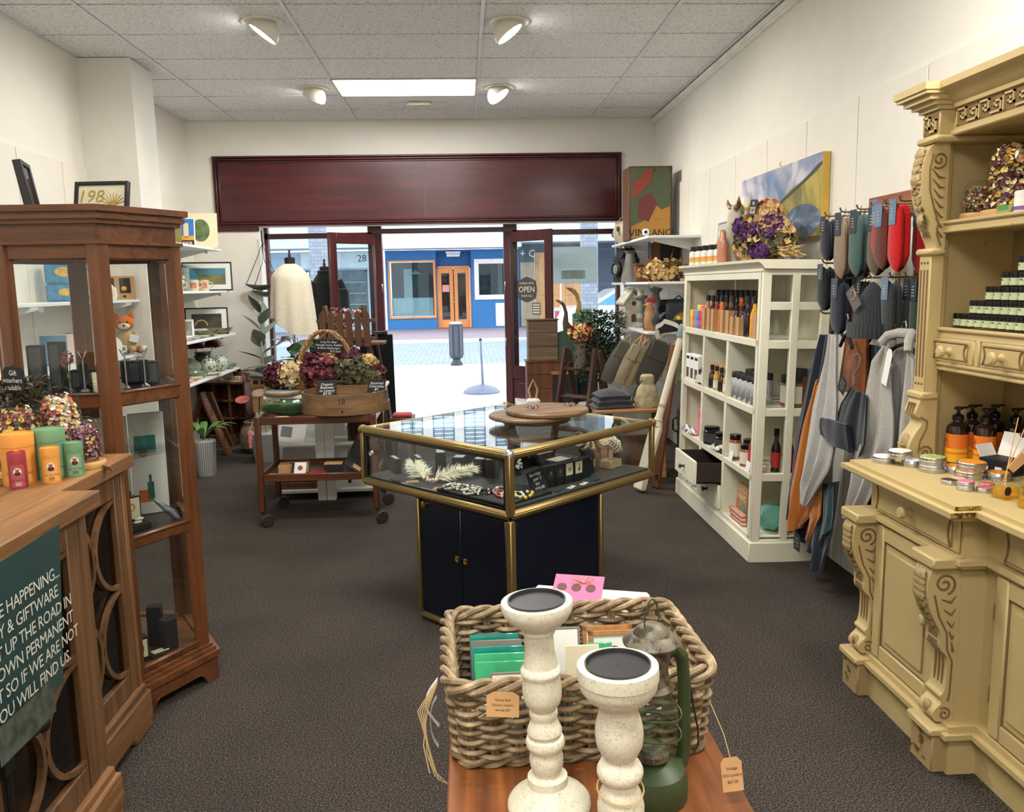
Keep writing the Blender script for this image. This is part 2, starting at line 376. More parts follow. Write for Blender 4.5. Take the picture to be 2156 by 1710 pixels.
def spot_light(x,y,az,label,tilt=0.62):
 """gimbal downlight: ring in the ceiling, pivoted half-sphere head aimed along az"""
 t=thing('ceiling_spotlight',label,'spotlight',(x,y,ZC),0,'gimbal spotlights in the ceiling')
 MB().L([(0.104,0.004),(0.132,0.004),(0.132,-0.003),(0.126,-0.006),(0.104,-0.004)],32).B('ring',M_lampsh,t)
 MB().L([(0.104,0.0035),(0.001,0.0035)],28,None,True,False).B('recess',plain('lamp_recess',(150,148,140),0.6),t)
 H=T_((0.0,0.0,-0.066))@R_(az,4,'Z')@R_(PI-tilt,4,'Y')
 pr=[(0.1*S_(a),-0.1*C_(a))for a in[0.02,0.25,0.5,0.75,1.0,1.25,1.45,PI/2]]
 MB().L(pr+[(0.1,0.008),(0.093,0.008)],28,H,True,False).B('head',M_lampsh,t)
 MB().L([(0.093,0.004),(0.001,0.001)],28,H,True,False).B('lens',M_bulb,t)
 L=bpy.data.lights.new('spot_lamp','SPOT');L.energy=SPOT_W*6;L.color=SPOT_C;L.spot_size=math.radians(118);L.spot_blend=0.7;L.shadow_soft_size=0.05
 lo=bpy.data.objects.new('spot_lamp',L);COL.objects.link(lo);lo.parent=t
 d=(H.to_3x3()@Vector((0,0,1))).normalized();lo.location=H.translation+d*0.02
 lo.rotation_euler=d.to_track_quat('-Z','Y').to_euler()
 return t
for x,y,az,lb in((-1.225,5.65,PI+0.05,'ceiling spotlight at upper left, aimed left, nearer the camera'),(0.345,5.66,-0.05,'ceiling spotlight at upper right, aimed right, nearer the camera'),(-1.222,7.46,PI-0.7,'ceiling spotlight left of the bright panel, aimed at left wall'),(0.355,7.46,-0.3,'ceiling spotlight right of the bright panel, aimed right'),(-1.225,2.6,PI,'ceiling spotlight above the carved sideboard'),(0.35,2.6,0.0,'ceiling spotlight above the cream dresser'),(-1.225,0.2,PI,'ceiling spotlight behind the sideboard'),(0.35,0.2,0.0,'ceiling spotlight behind the dresser')):
 spot_light(x,y,az,lb)
v=thing('ceiling_sensor_plate','small cream rectangular plate on ceiling behind the bright panel','ceiling plate',(-0.36,8.02,ZC))
MB().prism([(-0.115,-0.075),(0.115,-0.075),(0.085,0.0),(-0.085,0.0)],-0.05,0.05,'Y',Matrix.Scale(0.35,4,(0,0,1))).B('cover',plain('plate_cream',(214,208,186),0.5),v)
fx0,fx1,fz0,fz1=-2.485,1.672,2.19,2.885
fa=bpy.data.objects.new('trim_fascia',None);COL.objects.link(fa);fa['kind']='structure';fa['label']='maroon timber fascia board with moulded frame above the shop front'
for a,b in((fx0+0.05,-0.365),(-0.361,fx1-0.05)):MB().box(a,b,YF-0.018,YF,fz0+0.05,fz1-0.05).B('fascia_panel',M_maroon,fa)
def mould(z0,z1,x0,x1,vert):
 m=MB()
 for k,(o,d)in enumerate(((0.0,0.030),(0.022,0.044),(0.044,0.026))):
  if vert:m.bbox(x0+o*vert if vert>0 else x0-o-0.02,x0+o+0.02 if vert>0 else x0-o,YF-d,YF,z0,z1,0.006)
  else:m.bbox(x0,x1,YF-d,YF,z0+o,z0+o+0.02,0.006)
 return m
mould(fz0,0,fx0,fx1,0).B('moulding',M_maroon,fa)
m=MB()
for o,d in((0.0,0.050),(0.022,0.036),(0.044,0.026)):m.bbox(fx0,fx1,YF-d,YF,fz1-o-0.02,fz1-o,0.006)
m.B('moulding',M_maroon,fa)
mould(fz0,fz1,fx0,0,1).B('moulding',M_maroonZ,fa);mould(fz0,fz1,fx1,0,-1).B('moulding',M_maroonZ,fa)
MB().bbox(-2.75,-2.06,YF-0.02,YF,2.145,2.185,0.004).B('moulding',M_maroon,fa)
YS=9.05
M_wglass=glass('window_glass',(0.95,0.98,0.985),0.7)
def window(n,x0,x1,label):
 w=struct('window_%d'%n,MB().box(x0,x0+0.06,YS-0.04,YS+0.05,0.33,2.32).box(x1-0.06,x1,YS-0.04,YS+0.05,0.33,2.32).box(x0,x1,YS-0.04,YS+0.05,2.075,2.13).box(x0,x1,YS-0.05,YS+0.06,0.33,0.40),M_maroonZ,None,label)
 MB().box(x0+0.06,x1-0.06,YS,YS+0.006,0.40,2.075).B('pane',M_wglass,w)
 MB().box(x0+0.06,x1-0.06,YS,YS+0.006,2.13,2.32).B('pane',M_wglass,w)
 return w
window(1,-2.09,-0.93,'left shop window in a maroon timber frame');window(2,0.53,1.72,'right shop window in a maroon timber frame')
struct('trim_2',MB().box(-0.945,-0.845,YS-0.05,YS+0.07,0,2.32).box(0.445,0.545,YS-0.05,YS+0.07,0,2.32).box(-0.845,0.445,YS-0.04,YS+0.07,2.115,2.165).box(-0.845,0.445,YS-0.06,YS-0.04,2.125,2.16),M_maroonZ,None,'maroon door frame around the open entrance')
struct('window_3',MB().box(-0.845,0.445,YS,YS+0.006,2.165,2.32),M_wglass,None,'narrow transom pane over the entrance')
for x0,x1,n in((-2.09,-0.93,1),(0.53,1.72,2)):
 struct('wall_stall_%d'%n,MB().box(x0,x1,YS-0.05,YS+0.06,0,0.33),plain('stall_riser',(196,200,192),0.6))
 struct('trim_platform_%d'%n,MB().bbox(x0,x1+(0.2 if n==2 else 0),8.30,YS-0.05,0.0,0.34,0.006),plain('window_platform',(206,208,200),0.55),None,'pale painted display platform inside the shop window')
def door(n,hx,ang,sgn,label):
 """glazed leaf hinged at hx, local x runs from the hinge to the free edge"""
 d=bpy.data.objects.new('door_%d'%n,None);COL.objects.link(d);d['kind']='structure';d['label']=label
 d.location=(hx,YS-0.05,0);d.rotation_euler=(0,0,ang)
 w=0.63
 f=MB().bbox(0,0.085,-0.022,0.022,0.01,2.11).bbox(w-0.085,w,-0.022,0.022,0.01,2.11).bbox(0.085,w-0.085,-0.022,0.022,2.0,2.11).bbox(0.085,w-0.085,-0.022,0.022,0.55,0.69).bbox(0.085,w-0.085,-0.022,0.022,0.01,0.16)
 f.B('door_frame',M_maroonZ,d)
 MB().box(0.085,w-0.085,-0.004,0.004,0.69,2.0).B('pane',M_wglass,d)
 MB().bbox(0.085,w-0.085,-0.012,0.012,0.16,0.55).bbox(0.12,w-0.12,-0.018,0.018,0.2,0.51,0.01).B('door_panel',M_maroonZ,d)
 m=MB()
 for k in(0.9,1.5):m.bbox(0.0,0.012,-0.03,0.03,k,k+0.09)
 m.B('hinge',M_steel,d)
 MB().bbox(w-0.07,w-0.03,-0.03,-0.022,1.0,1.12).bbox(w-0.07,w-0.03,0.022,0.03,1.0,1.12).B('lock_plate',M_steel,d)
 return d
dl=door(1,-0.865,PI+0.72,-1,'left maroon glazed door leaf folded open inwards')
dr=door(2,0.465,-0.78,1,'right maroon glazed door leaf folded open inwards')
# ------------------------------------------------------------------ the street outside
def brick_mat(name,c1,c2,mortar,scale,rot=(0,0,0),bw=0.5,rh=0.25,ms=0.02):
 m,nt,b=_new(name);t=nt.nodes.new('ShaderNodeTexBrick');nt.links.new(_coord(nt,(1,1,1),rot),t.inputs['Vector'])
 t.inputs['Color1'].default_value=srgb(*c1);t.inputs['Color2'].default_value=srgb(*c2);t.inputs['Mortar'].default_value=srgb(*mortar)
 t.inputs['Scale'].default_value=scale;t.inputs['Brick Width'].default_value=bw;t.inputs['Row Height'].default_value=rh;t.inputs['Mortar Size'].default_value=ms
 nt.links.new(t.outputs[0],b.inputs['Base Color']);b.inputs['Roughness'].default_value=0.85;return m
struct('floor_footpath',MB().box(-22,22,9.12,16.8,-0.3,-0.015),plain('pale_footpath',(226,226,224),0.9,vary=0.03))
struct('floor_roadway',MB().box(-22,22,16.8,23.5,-0.3,-0.02),brick_mat('street_pavers',(140,154,168),(158,170,182),(104,120,138),2.2))
struct('floor_kerb',MB().bbox(-22,22,23.5,23.85,-0.3,0.06,0.03),plain('kerb_concrete',(205,208,210),0.9))
struct('floor_far_footpath',MB().box(-22,22,23.85,30.6,-0.3,0.03),brick_mat('far_pavers',(150,138,150),(164,150,158),(128,122,134),3.0))
M_blue=plain('blue_render',(52,118,178),0.7,vary=0.05,vscale=1.2)
M_blued=plain('dark_blue_render',(40,92,150),0.7)
M_ply=wood('orange_pine',(214,132,66),(236,164,96),'Z',0.45)
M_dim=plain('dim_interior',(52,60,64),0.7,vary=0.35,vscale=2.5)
M_sglass=glass('street_glass',(0.72,0.82,0.84),1.0)
YD=30.3
bb=thing('blue_shop_building','blue rendered shop with orange double doors across the street','building',(0,YD,0))
w=MB()
def wall_with_holes(x0,x1,z0,z1,holes,d=0.35):
 xs=sorted({x0,x1}|{h[0]for h in holes}|{h[1]for h in holes});zs=sorted({z0,z1}|{h[2]for h in holes}|{h[3]for h in holes})
 m=MB()
 for a,b in zip(xs,xs[1:]):
  for c,e in zip(zs,zs[1:]):
   if not any(h[0]<=(a+b)/2<=h[1]and h[2]<=(c+e)/2<=h[3]for h in holes):m.box(a,b,0,d,c,e)
 return m
wall_with_holes(-2.75,2.03,0.03,2.85,[(-2.63,-1.0,0.47,2.46),(-0.96,0.33,0.0,2.8),(0.55,1.62,1.2,2.35)]).B('facade',M_blue,bb)
MB().box(-0.96,0.33,0.28,0.35,2.27,2.8).box(-0.96,-0.93,0,0.3,0.05,2.8).box(0.30,0.33,0,0.3,0.05,2.8).B('door_recess',M_blued,bb)
f=MB()
for a in((-2.66,-2.60),(-1.05,-0.97)):f.bbox(a[0],a[1],-0.05,0.1,0.42,2.5)
f.bbox(-2.60,-1.05,-0.05,0.1,2.44,2.5).bbox(-2.60,-1.05,-0.05,0.1,0.42,0.49)
wf=f.B('window_frame',M_ply,bb)
MB().box(-2.6,-1.05,0.0,0.01,0.49,2.44).B('pane',M_sglass,wf)
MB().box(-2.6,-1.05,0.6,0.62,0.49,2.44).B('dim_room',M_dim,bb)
cu=MB().S(lambda u,v:(-2.58+1.5*u,0.12+0.025*S_(u*75),0.5+0.66*v),90,1,0.004);cu.B('curtain',plain('net_curtain',(214,224,228),0.8),bb)
lg=MB().L([(0.02,0.16),(0.06,0.1),(0.2,0.02),(0.2,0)],16,T_((-1.7,0.3,2.0))).L([(0.004,0.1),(0.004,0.5)],6,T_((-1.7,0.3,2.0)));lg.B('pendant_lamp',plain('green_enamel',(60,150,92),0.4),bb)
MB().box(-2.15,-1.85,0.55,0.58,0.6,2.2).B('pale_panel',plain('pale_poster',(190,198,198),0.7),bb)
dd=MB()
for a in(-0.90,-0.315):dd.bbox(a,a+0.13,0.15,0.2,0.06,2.2).bbox(a+0.42,a+0.55,0.15,0.2,0.06,2.2).bbox(a+0.13,a+0.42,0.15,0.2,2.02,2.2).bbox(a+0.13,a+0.42,0.15,0.2,0.06,0.35)
dd.bbox(-0.96,-0.90,0.1,0.22,0.06,2.27).bbox(0.25,0.31,0.1,0.22,0.06,2.27).bbox(-0.96,0.31,0.1,0.22,2.2,2.27)
do=dd.B('double_door',M_ply,bb)
for a in(-0.77,-0.185):MB().box(a,a+0.29,0.17,0.18,0.35,2.02).B('pane',M_sglass,do)
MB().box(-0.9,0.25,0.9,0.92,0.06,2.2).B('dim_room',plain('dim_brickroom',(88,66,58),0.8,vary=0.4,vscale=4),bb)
MB().box(-0.74,-0.50,0.155,0.168,1.35,1.6).B('notice',plain('red_white_notice',(214,150,148),0.7),do)
for z in(0.98,1.12):MB().ball((-0.35,0.13,z),0.03).B('door_knob',M_steel,do)
MB().box(-0.98,0.35,-0.1,0.4,0.0,0.07).B('door_step',plain('brick_step',(150,92,84),0.8),bb)
f=MB().bbox(0.42,0.58,-0.06,0.1,1.05,2.5).bbox(1.58,1.74,-0.06,0.1,1.05,2.5).bbox(0.58,1.58,-0.06,0.1,2.33,2.5).bbox(0.58,1.58,-0.06,0.1,1.05,1.22)
wf=f.B('window_frame',plain('white_frame',(236,238,236),0.5),bb)
MB().box(0.58,1.58,0,0.01,1.22,2.33).B('pane',M_sglass,wf)
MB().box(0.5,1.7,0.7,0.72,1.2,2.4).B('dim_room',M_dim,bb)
MB().bbox(1.16,1.5,-0.04,0.0,0.08,0.92,0.02).B('notice_board',plain('white_board',(232,236,240),0.5),bb)
sg=MB().prism([(-0.27,0.1),(-0.22,-0.08),(0.22,-0.08),(0.27,0.1)],-0.06,0.0,'Y',T_((-0.32,0,2.68))).B('sign',plain('sign_white',(236,240,244),0.5),bb)
text('TAYLOR GOODWIN',0.055,M_ink,sg,(-0.32,-0.065,2.69),FACE_CAM)
MB().box(-2.9,2.03,-1.6,0.0,2.86,2.94).box(-2.9,2.03,-1.65,-1.55,2.84,3.05).B('verandah',plain('verandah_grey',(196,204,210),0.5),bb)
up=wall_with_holes(-2.9,2.03,2.94,7.6,[(-2.4+1.15*k,-1.6+1.15*k,4.6,6.1)for k in range(4)]).B('upper_wall',plain('white_stucco',(236,236,230),0.8),bb)
for k in range(4):
 x=-2.4+1.15*k;f=MB()
 f.box(x,x+0.05,0.05,0.12,4.6,6.1).box(x+0.75,x+0.8,0.05,0.12,4.6,6.1).box(x+0.38,x+0.42,0.05,0.12,4.6,6.1).box(x,x+0.8,0.05,0.12,6.05,6.1).box(x,x+0.8,0.05,0.12,4.6,4.65)
 wf=f.B('upper_window',plain('sash_blue',(92,130,158),0.5),bb)
 for j in range(9):MB().box(x+0.05,x+0.75,0.16,0.2,4.68+0.155*j,4.80+0.155*j).B('louvre',plain('louvre_pale',(160,190,206),0.5),wf)
nl=thing('parade_shop_building','pale shop row with lit signs seen through the left window','building',(0,YD,0))
wall_with_holes(-16,-2.95,0.03,2.85,[(-5.6,-3.4,0.5,2.2),(-8.8,-6.2,0.4,2.2),(-12.6,-9.6,0.4,2.2)]).B('facade',plain('pale_blue_render',(168,196,214),0.7),nl)
for a,b in((-5.6,-3.4),(-8.8,-6.2),(-12.6,-9.6)):
 p=MB().box(a,a+0.06,-0.02,0.08,0.4,2.2).box(b-0.06,b,-0.02,0.08,0.4,2.2).box(a,b,-0.02,0.08,2.14,2.2).box((a+b)/2-0.03,(a+b)/2+0.03,-0.02,0.08,0.4,2.2).B('shop_window',plain('grey_frame',(86,100,112),0.5),nl)
 MB().box(a,b,0.02,0.03,0.5,2.15).B('pane',M_sglass,p)
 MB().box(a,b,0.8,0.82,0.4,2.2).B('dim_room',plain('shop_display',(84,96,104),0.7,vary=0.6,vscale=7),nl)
 for j in range(4):MB().box(a+0.1,b-0.1,0.5,0.7,0.55+0.4*j,0.58+0.4*j).B('display_shelf',M_white,nl)
MB().box(-5.7,-3.2,-0.12,0.0,2.26,2.82).B('sign',plain('pale_sign',(206,226,230),0.5),nl)
MB().box(-5.2,-4.5,-0.14,-0.12,2.34,2.74).B('sign',plain('teal_sign',(44,160,168),0.5),nl)
text('28',0.34,plain('navy_print',(34,44,66),0.6),nl,(-3.55,-0.125,2.58),FACE_CAM)
sq=MB().box(-7.9,-7.3,-0.12,0,2.25,2.95).B('sign',plain('grey_sign',(206,214,224),0.5),nl)
MB().L([(0.2,0),(0.2,0.02)],24,T_((-7.6,-0.12,2.62))@R_(PI/2,4,'X')).B('sign_disc',plain('violet_disc',(120,124,196),0.5),sq)
MB().box(-16,-2.95,-2.0,0.0,2.9,3.0).box(-16,-2.95,-2.05,-1.95,2.88,3.3).B('verandah',plain('verandah_pale',(190,204,214),0.5),nl)
wall_with_holes(-16,-2.95,3.0,7.2,[(-15.2+1.9*k,-14.2+1.9*k,4.4,5.9)for k in range(6)]).B('upper_wall',plain('pale_stucco',(222,226,226),0.8),nl)
for k in range(6):MB().box(-15.2+1.9*k,-14.2+1.9*k,0.15,0.2,4.4,5.9).B('upper_window',plain('dusk_glass',(110,142,166),0.2),nl)
nr=thing('timber_door_building','building with pale timber doors seen through the right window','building',(-1.95,YD,0))
wall_with_holes(4.0,16,0.03,3.0,[(4.55,6.5,0.05,2.7),(9.4,12.0,0.5,2.5)]).B('facade',plain('slate_render',(74,86,102),0.7),nr)
co=MB().S(lambda u,v:(4.05+0.48*u,-0.03+0.03*S_(u*2*PI*9),0.05+2.3*v),72,1,0.01);co.B('corrugated_sheet',plain('corrugated_cream',(208,196,176),0.6),nr)
for k in range(2):
 a=4.57+0.96*k
 pd=MB().bbox(a,a+0.92,0.1,0.18,0.05,2.7).B('timber_door',wood('pale_timber',(206,148,92),(232,184,132),'Z',0.5),nr)
 for(p,q)in((0.2,1.0),(1.15,2.5)):MB().bbox(a+0.14,a+0.78,0.08,0.1,p,q,0.01).B('door_panel',MATS['pale_timber'],pd)
 MB().bbox(a+(0.84 if k==0 else 0.04),a+(0.88 if k==0 else 0.08),0.04,0.1,1.75,2.15).B('door_handle',M_steel,pd)
text('+ C',0.36,plain('sign_letter',(230,232,234),0.6),nr,(4.3,-0.06,2.65),FACE_CAM)
MB().box(9.3,9.4,-0.05,0.1,0.4,2.6).box(12.0,12.1,-0.05,0.1,0.4,2.6).box(9.3,12.1,-0.05,0.1,2.5,2.6).box(9.3,12.1,-0.05,0.1,0.4,0.5).B('window_frame',MATS['white_frame'],nr)
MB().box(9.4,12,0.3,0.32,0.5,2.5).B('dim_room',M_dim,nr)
MB().box(4.0,16,-1.8,0.0,3.0,3.1).box(4.0,16,-1.85,-1.75,2.98,3.3).B('verandah',MATS['verandah_pale'],nr)
wall_with_holes(4.0,16,3.1,7.4,[(4.2+1.9*k,5.2+1.9*k,4.4,5.9)for k in range(6)]).B('upper_wall',MATS['white_stucco'],nr)
for k in range(6):MB().box(4.2+1.9*k,5.2+1.9*k,0.15,0.2,4.4,5.9).B('upper_window',MATS['dusk_glass'],nr)
M_bpil=brick_mat('pale_brick_post',(128,136,152),(146,152,166),(108,116,134),4.0,(PI/2,0,0))
for x,lb in((-2.55,'pale brick verandah post outside the left window'),(2.3,'pale brick verandah post outside the right window')):
 p=thing('verandah_post',lb,'post',(x,15.2,-0.015),0,'verandah posts along the footpath')
 MB().box(-0.14,0.14,-0.14,0.14,0,3.0).B('shaft',M_bpil,p)
 MB().bbox(-0.18,0.18,-0.18,0.18,0,0.25,0.02).B('plinth',MATS['kerb_concrete'],p)
b=thing('bollard','dark fluted square bollard on the footpath by the entrance','bollard',(-0.164,16.6,-0.015))
oct_=[(0.13,-0.06),(0.13,0.06),(0.06,0.13),(-0.06,0.13),(-0.13,0.06),(-0.13,-0.06),(-0.06,-0.13),(0.06,-0.13)]
MB().prism(oct_,0.16,0.82).B('shaft',plain('bollard_iron',(52,58,70),0.4),b)
m=MB()
for k in range(8):
 a=k*PI/4;m.box(0.115,0.142,-0.035,0.035,0.2,0.78,R_(a,4,'Z'))
m.B('rib',plain('bollard_rib',(70,76,88),0.4),b)
MB().L([(0.13,0.0),(0.13,0.03),(0.08,0.1),(0.08,0.12),(0.13,0.16)],8,None,False,True,1,1,PI/8).B('base',plain('bollard_iron',(52,58,70)),b)
MB().L([(0.135,0.82),(0.14,0.84),(0.1,0.865),(0.001,0.872)],8,None,False,False,1,1,PI/8).B('cap',plain('bollard_cap',(160,168,176),0.4),b)
s=thing('flag_stand','thin grey pole on a round weighted base outside the door','stand',(0.235,12.2,-0.015))
MB().L([(0.27,0.0),(0.275,0.02),(0.2,0.075),(0.08,0.115),(0.03,0.125),(0.001,0.127)],36).B('base',plain('stand_grey',(104,116,138),0.45),s)
MB().T([(0.02,0,0.12),(0.012,0,0.4),(0,0,0.78)],[0.022,0.018,0.014],10).B('pole',MATS['stand_grey'],s)
MB().bbox(-0.02,0.02,-0.012,0.012,0.76,0.80).B('clip',M_black,s)
car=thing('parked_car','white hatchback parked across the street behind the right window','car',(4.35,21.6,-0.02),PI*0.5-PI/2)
side=[(-2.0,0.35),(-2.02,0.75),(-1.9,0.95),(-1.2,1.02),(-0.55,1.42),(0.3,1.5),(1.3,1.42),(1.9,1.0),(2.05,0.85),(2.05,0.35)]
MB().prism(side,-0.8,0.8,'Y').B('body',plain('car_white',(232,236,240),0.15,coat=0.6),car)
gl=plain('car_window',(86,150,190),0.05)
MB().prism([(-1.05,1.03),(-0.5,1.36),(0.1,1.42),(0.1,1.03)],-0.815,-0.8,'Y').B('side_window',gl,car)
MB().prism([(0.18,1.03),(0.18,1.42),(1.1,1.36),(1.55,1.03)],-0.815,-0.8,'Y').B('side_window',gl,car)
for x in(-1.3,1.3):
 R=T_((x,-0.72,0.31))@R_(PI/2,4,'X')
 MB().L([(0.18,0.11),(0.29,0.1),(0.31,0.08),(0.31,-0.1)],24,R).B('wheel',M_black,car)
MB().box(-2.03,-1.96,-0.75,-0.4,0.72,0.9).B('tail_light',plain('tail_red',(196,40,60),0.2),car)
# ------------------------------------------------------------------ cream carved dresser (right foreground)
M_cr=worn('cream_distressed',(194,172,120),(112,86,50),0.68,7.0,0.5)
M_crd=worn('cream_dirty',(168,144,98),(92,68,38),0.56,16.0,0.55)
M_groove=plain('carving_groove',(118,92,54),0.8)
M_crs=worn('cream_inside',(164,142,98),(130,112,70),0.72,5.0,0.6)
def bw(mb,name,mat,root,label=None):
 """build a part given in world coordinates under an unrotated root"""
 l=root.location;mb.v=[(v[0]-l[0],v[1]-l[1],v[2]-l[2])for v in mb.v]
 return mb.B(name,mat,root,None,None,label)
def bws(mb,name,mat,root,part):
 l=root.location;mb.v=[(v[0]-l[0],v[1]-l[1],v[2]-l[2])for v in mb.v]
 return mb.B(name,mat,part)
D=thing('carved_dresser','cream distressed carved wooden dresser with open shelves at right','dresser',(1.75,2.2,0))
YE,Y1,Y0=2.955,2.345,1.30
XW,XM,XBK=1.505,1.585,2.005
def path_prof(xw,xm,ye,y1,y0,xb):return[(xw,ye),(xw,y1),(xm,y1),(xm,y0),(xb,y0),(xb,ye)]
bw(MB().prism(path_prof(XW,XM,YE-0.01,Y1+0.02,Y0,XBK)[::-1],0.13,0.835),'body',M_cr,D)
m=MB().prism(path_prof(XW-0.03,XM-0.02,YE+0.02,Y1-0.01,Y0-0.02,XBK)[::-1],0.0,0.125);bw(m,'plinth',M_cr,D)
m=MB().prism(path_prof(XW-0.055,XM-0.05,YE+0.03,Y1-0.03,Y0-0.03,XBK)[::-1],0.125,0.142).prism(path_prof(XW-0.035,XM-0.03,YE+0.02,Y1-0.015,Y0-0.02,XBK)[::-1],0.142,0.162);bw(m,'plinth_moulding',M_cr,D)
for y in(YE-0.05,Y1+0.065):
 bw(MB().bbox(XW-0.075,XW,y-0.062,y+0.062,0,0.128,0.004),'foot_block',M_crd,D)
 bw(MB().bbox(XW-0.09,XW,y-0.07,y+0.07,0.125,0.152,0.006),'plinth_moulding',M_cr,D)
m=MB().prism(path_prof(XW-0.022,XM-0.022,YE+0.012,Y1-0.012,Y0-0.01,XBK)[::-1],0.672,0.684).prism(path_prof(XW-0.036,XM-0.034,YE+0.02,Y1-0.022,Y0-0.01,XBK)[::-1],0.684,0.7);bw(m,'waist_moulding',M_cr,D)
for y in(YE-0.05,Y1+0.065):bw(MB().bbox(XW-0.105,XW+0.004,y-0.066,y+0.066,0.667,0.7035,0.006),'waist_moulding',M_cr,D)
top=MB().prism(path_prof(XW-0.075,XM-0.075,YE+0.035,Y1-0.04,Y0-0.05,XBK)[::-1],0.832,0.845).prism(path_prof(XW-0.095,XM-0.095,YE+0.05,Y1-0.055,Y0-0.06,XBK)[::-1],0.845,0.862).prism(path_prof(XW-0.07,XM-0.07,YE+0.03,Y1-0.035,Y0-0.04,XBK)[::-1],0.862,0.876)
bw(top,'counter_top',M_cr,D)
bw(MB().bbox(XW-0.094,XM-0.097,Y1-0.0575,Y1-0.054,0.846,0.862,0.001).bbox(XW-0.07,XM-0.07,Y1-0.0375,Y1-0.034,0.863,0.876,0.001),'gold_patch',worn('gold_worn',(176,142,62),(70,50,22),0.5,60,0.4),D)
def knob(x,y,z,part,r=0.021):
 M=T_((x,y,z))@R_(-PI/2,4,'Y')
 return bws(MB().L([(r*0.75,0),(r*0.5,0.008),(r*0.42,0.018),(r*0.95,0.026),(r,0.034),(r*0.75,0.042),(r*0.3,0.044),(0.001,0.043)],16,M),'knob',M_cr,D,part)
def drawer(x,ya,yb,za,zb,kn=True):
 p=bw(MB().bbox(x-0.012,x,ya,yb,za,zb,0.006).bbox(x-0.020,x-0.012,ya+0.03,yb-0.03,za+0.015,zb-0.015,0.007),'drawer',M_cr,D)
 m=MB()
 for i,e in enumerate((ya+0.028,yb-0.028)):
  s=1 if i==0 else-1
  m.T([(x-0.02,e+s*(0.012-0.05*(t-0.5)**2),za+0.014+(zb-za-0.028)*t)for t in[k/6 for k in range(7)]],0.004,6)
 m.T([(x-0.020,ya+0.03,zb-0.014),(x-0.020,yb-0.03,zb-0.014)],0.003,6)
 bws(m,'bead',M_groove,D,p)
 if kn:knob(x-0.02,(ya+yb)/2,(za+zb)/2,p)
 return p
drawer(XW,Y1+0.03,YE-0.06,0.705,0.828);drawer(XM,Y1-0.52,Y1-0.06,0.705,0.828);drawer(XM,Y1-1.02,Y1-0.54,0.705,0.828)
def cdoor(x,ya,yb,za,zb,ky):
 p=bw(MB().bbox(x-0.014,x,ya,yb,za,zb,0.004),'cupboard_door',M_cr,D)
 f=MB();w=0.055
 f.bbox(x-0.024,x-0.014,ya,ya+w,za,zb,0.006).bbox(x-0.024,x-0.014,yb-w,yb,za,zb,0.006).bbox(x-0.024,x-0.014,ya+w,yb-w,za,za+w,0.006).bbox(x-0.024,x-0.014,ya+w,yb-w,zb-w,zb,0.006)
 bws(f,'door_frame',M_cr,D,p)
 bws(MB().bbox(x-0.021,x-0.014,ya+w+0.025,yb-w-0.025,za+w+0.025,zb-w-0.025,0.007),'raised_panel',M_cr,D,p)
 g=MB();zz=[za+w+0.003,zb-w-0.003];yy=[ya+w+0.003,yb-w-0.003]
 for z in zz:g.T([(x-0.0145,yy[0],z),(x-0.0145,yy[1],z)],0.0028,5)
 for y in yy:g.T([(x-0.0145,y,zz[0]),(x-0.0145,y,zz[1])],0.0028,5)
 bws(g,'groove',M_groove,D,p);knob(x-0.024,ky,(za+zb)/2+0.04,p,0.018)
 for z in(za+0.1,zb-0.14):bws(MB().cyl((x-0.02,yb if ky<(ya+yb)/2 else ya,z),0.005,0.05,8),'hinge',M_groove,D,p)
cdoor(XW,Y1+0.10,YE-0.10,0.165,0.668,Y1+0.125);cdoor(XM,Y1-0.53,Y1-0.06,0.165,0.668,Y1-0.5);cdoor(XM,Y1-1.02,Y1-0.55,0.165,0.668,Y1-0.58)
def spiral(cy,cz,r0,turns,x,rev=1,th0=0.0,n=34):
 return[(cy,0,0)]
def spiral_xz(cx_,cz,r0,turns,a0,y,sgn=1,n=36):
 return[(cx_+r0*(1-0.86*k/n)*C_(a0+sgn*2*PI*turns*k/n),y,cz+r0*(1-0.86*k/n)*S_(a0+sgn*2*PI*turns*k/n))for k in range(n+1)]
def smooth_poly(pts,it=2):
 for _ in range(it):
  q=[pts[0]]
  for a,b in zip(pts,pts[1:]):q+=[(0.75*a[0]+0.25*b[0],0.75*a[1]+0.25*b[1]),(0.25*a[0]+0.75*b[0],0.25*a[1]+0.75*b[1])]
  q.append(pts[-1]);pts=q
 return pts
def leaf(m,M,L=0.06,w=0.022,droop=0.012):
 def fn(u,v):
  t=u;ww=w*S_(PI*min(1,t*0.94+0.06))**0.8*(1+0.22*S_(t*22));s=(v-0.5)*2
  return(s*ww,droop*(1-4*(t-0.5)**2)-0.25*abs(s)*ww,t*L)
 m.S(fn,10,4,0.003,M)
def corbel(xf,y,prof,hw,carve):
 """prof = (protrusion, z) down the front"""
 pr=smooth_poly(prof,2);poly=[(xf-p,z)for p,z in pr]+[(xf,pr[-1][1]),(xf,pr[0][1])]
 c=bw(MB().prism(poly,y-hw,y+hw,'Y',None,True),'corbel',M_cr,D)
 return c
low=[(0.085,0.668),(0.098,0.65),(0.106,0.60),(0.098,0.54),(0.074,0.49),(0.052,0.455),(0.056,0.40),(0.034,0.385),(0.026,0.36),(0.03,0.26),(0.05,0.245),(0.034,0.225),(0.058,0.205),(0.068,0.185),(0.06,0.162),(0.03,0.16)]
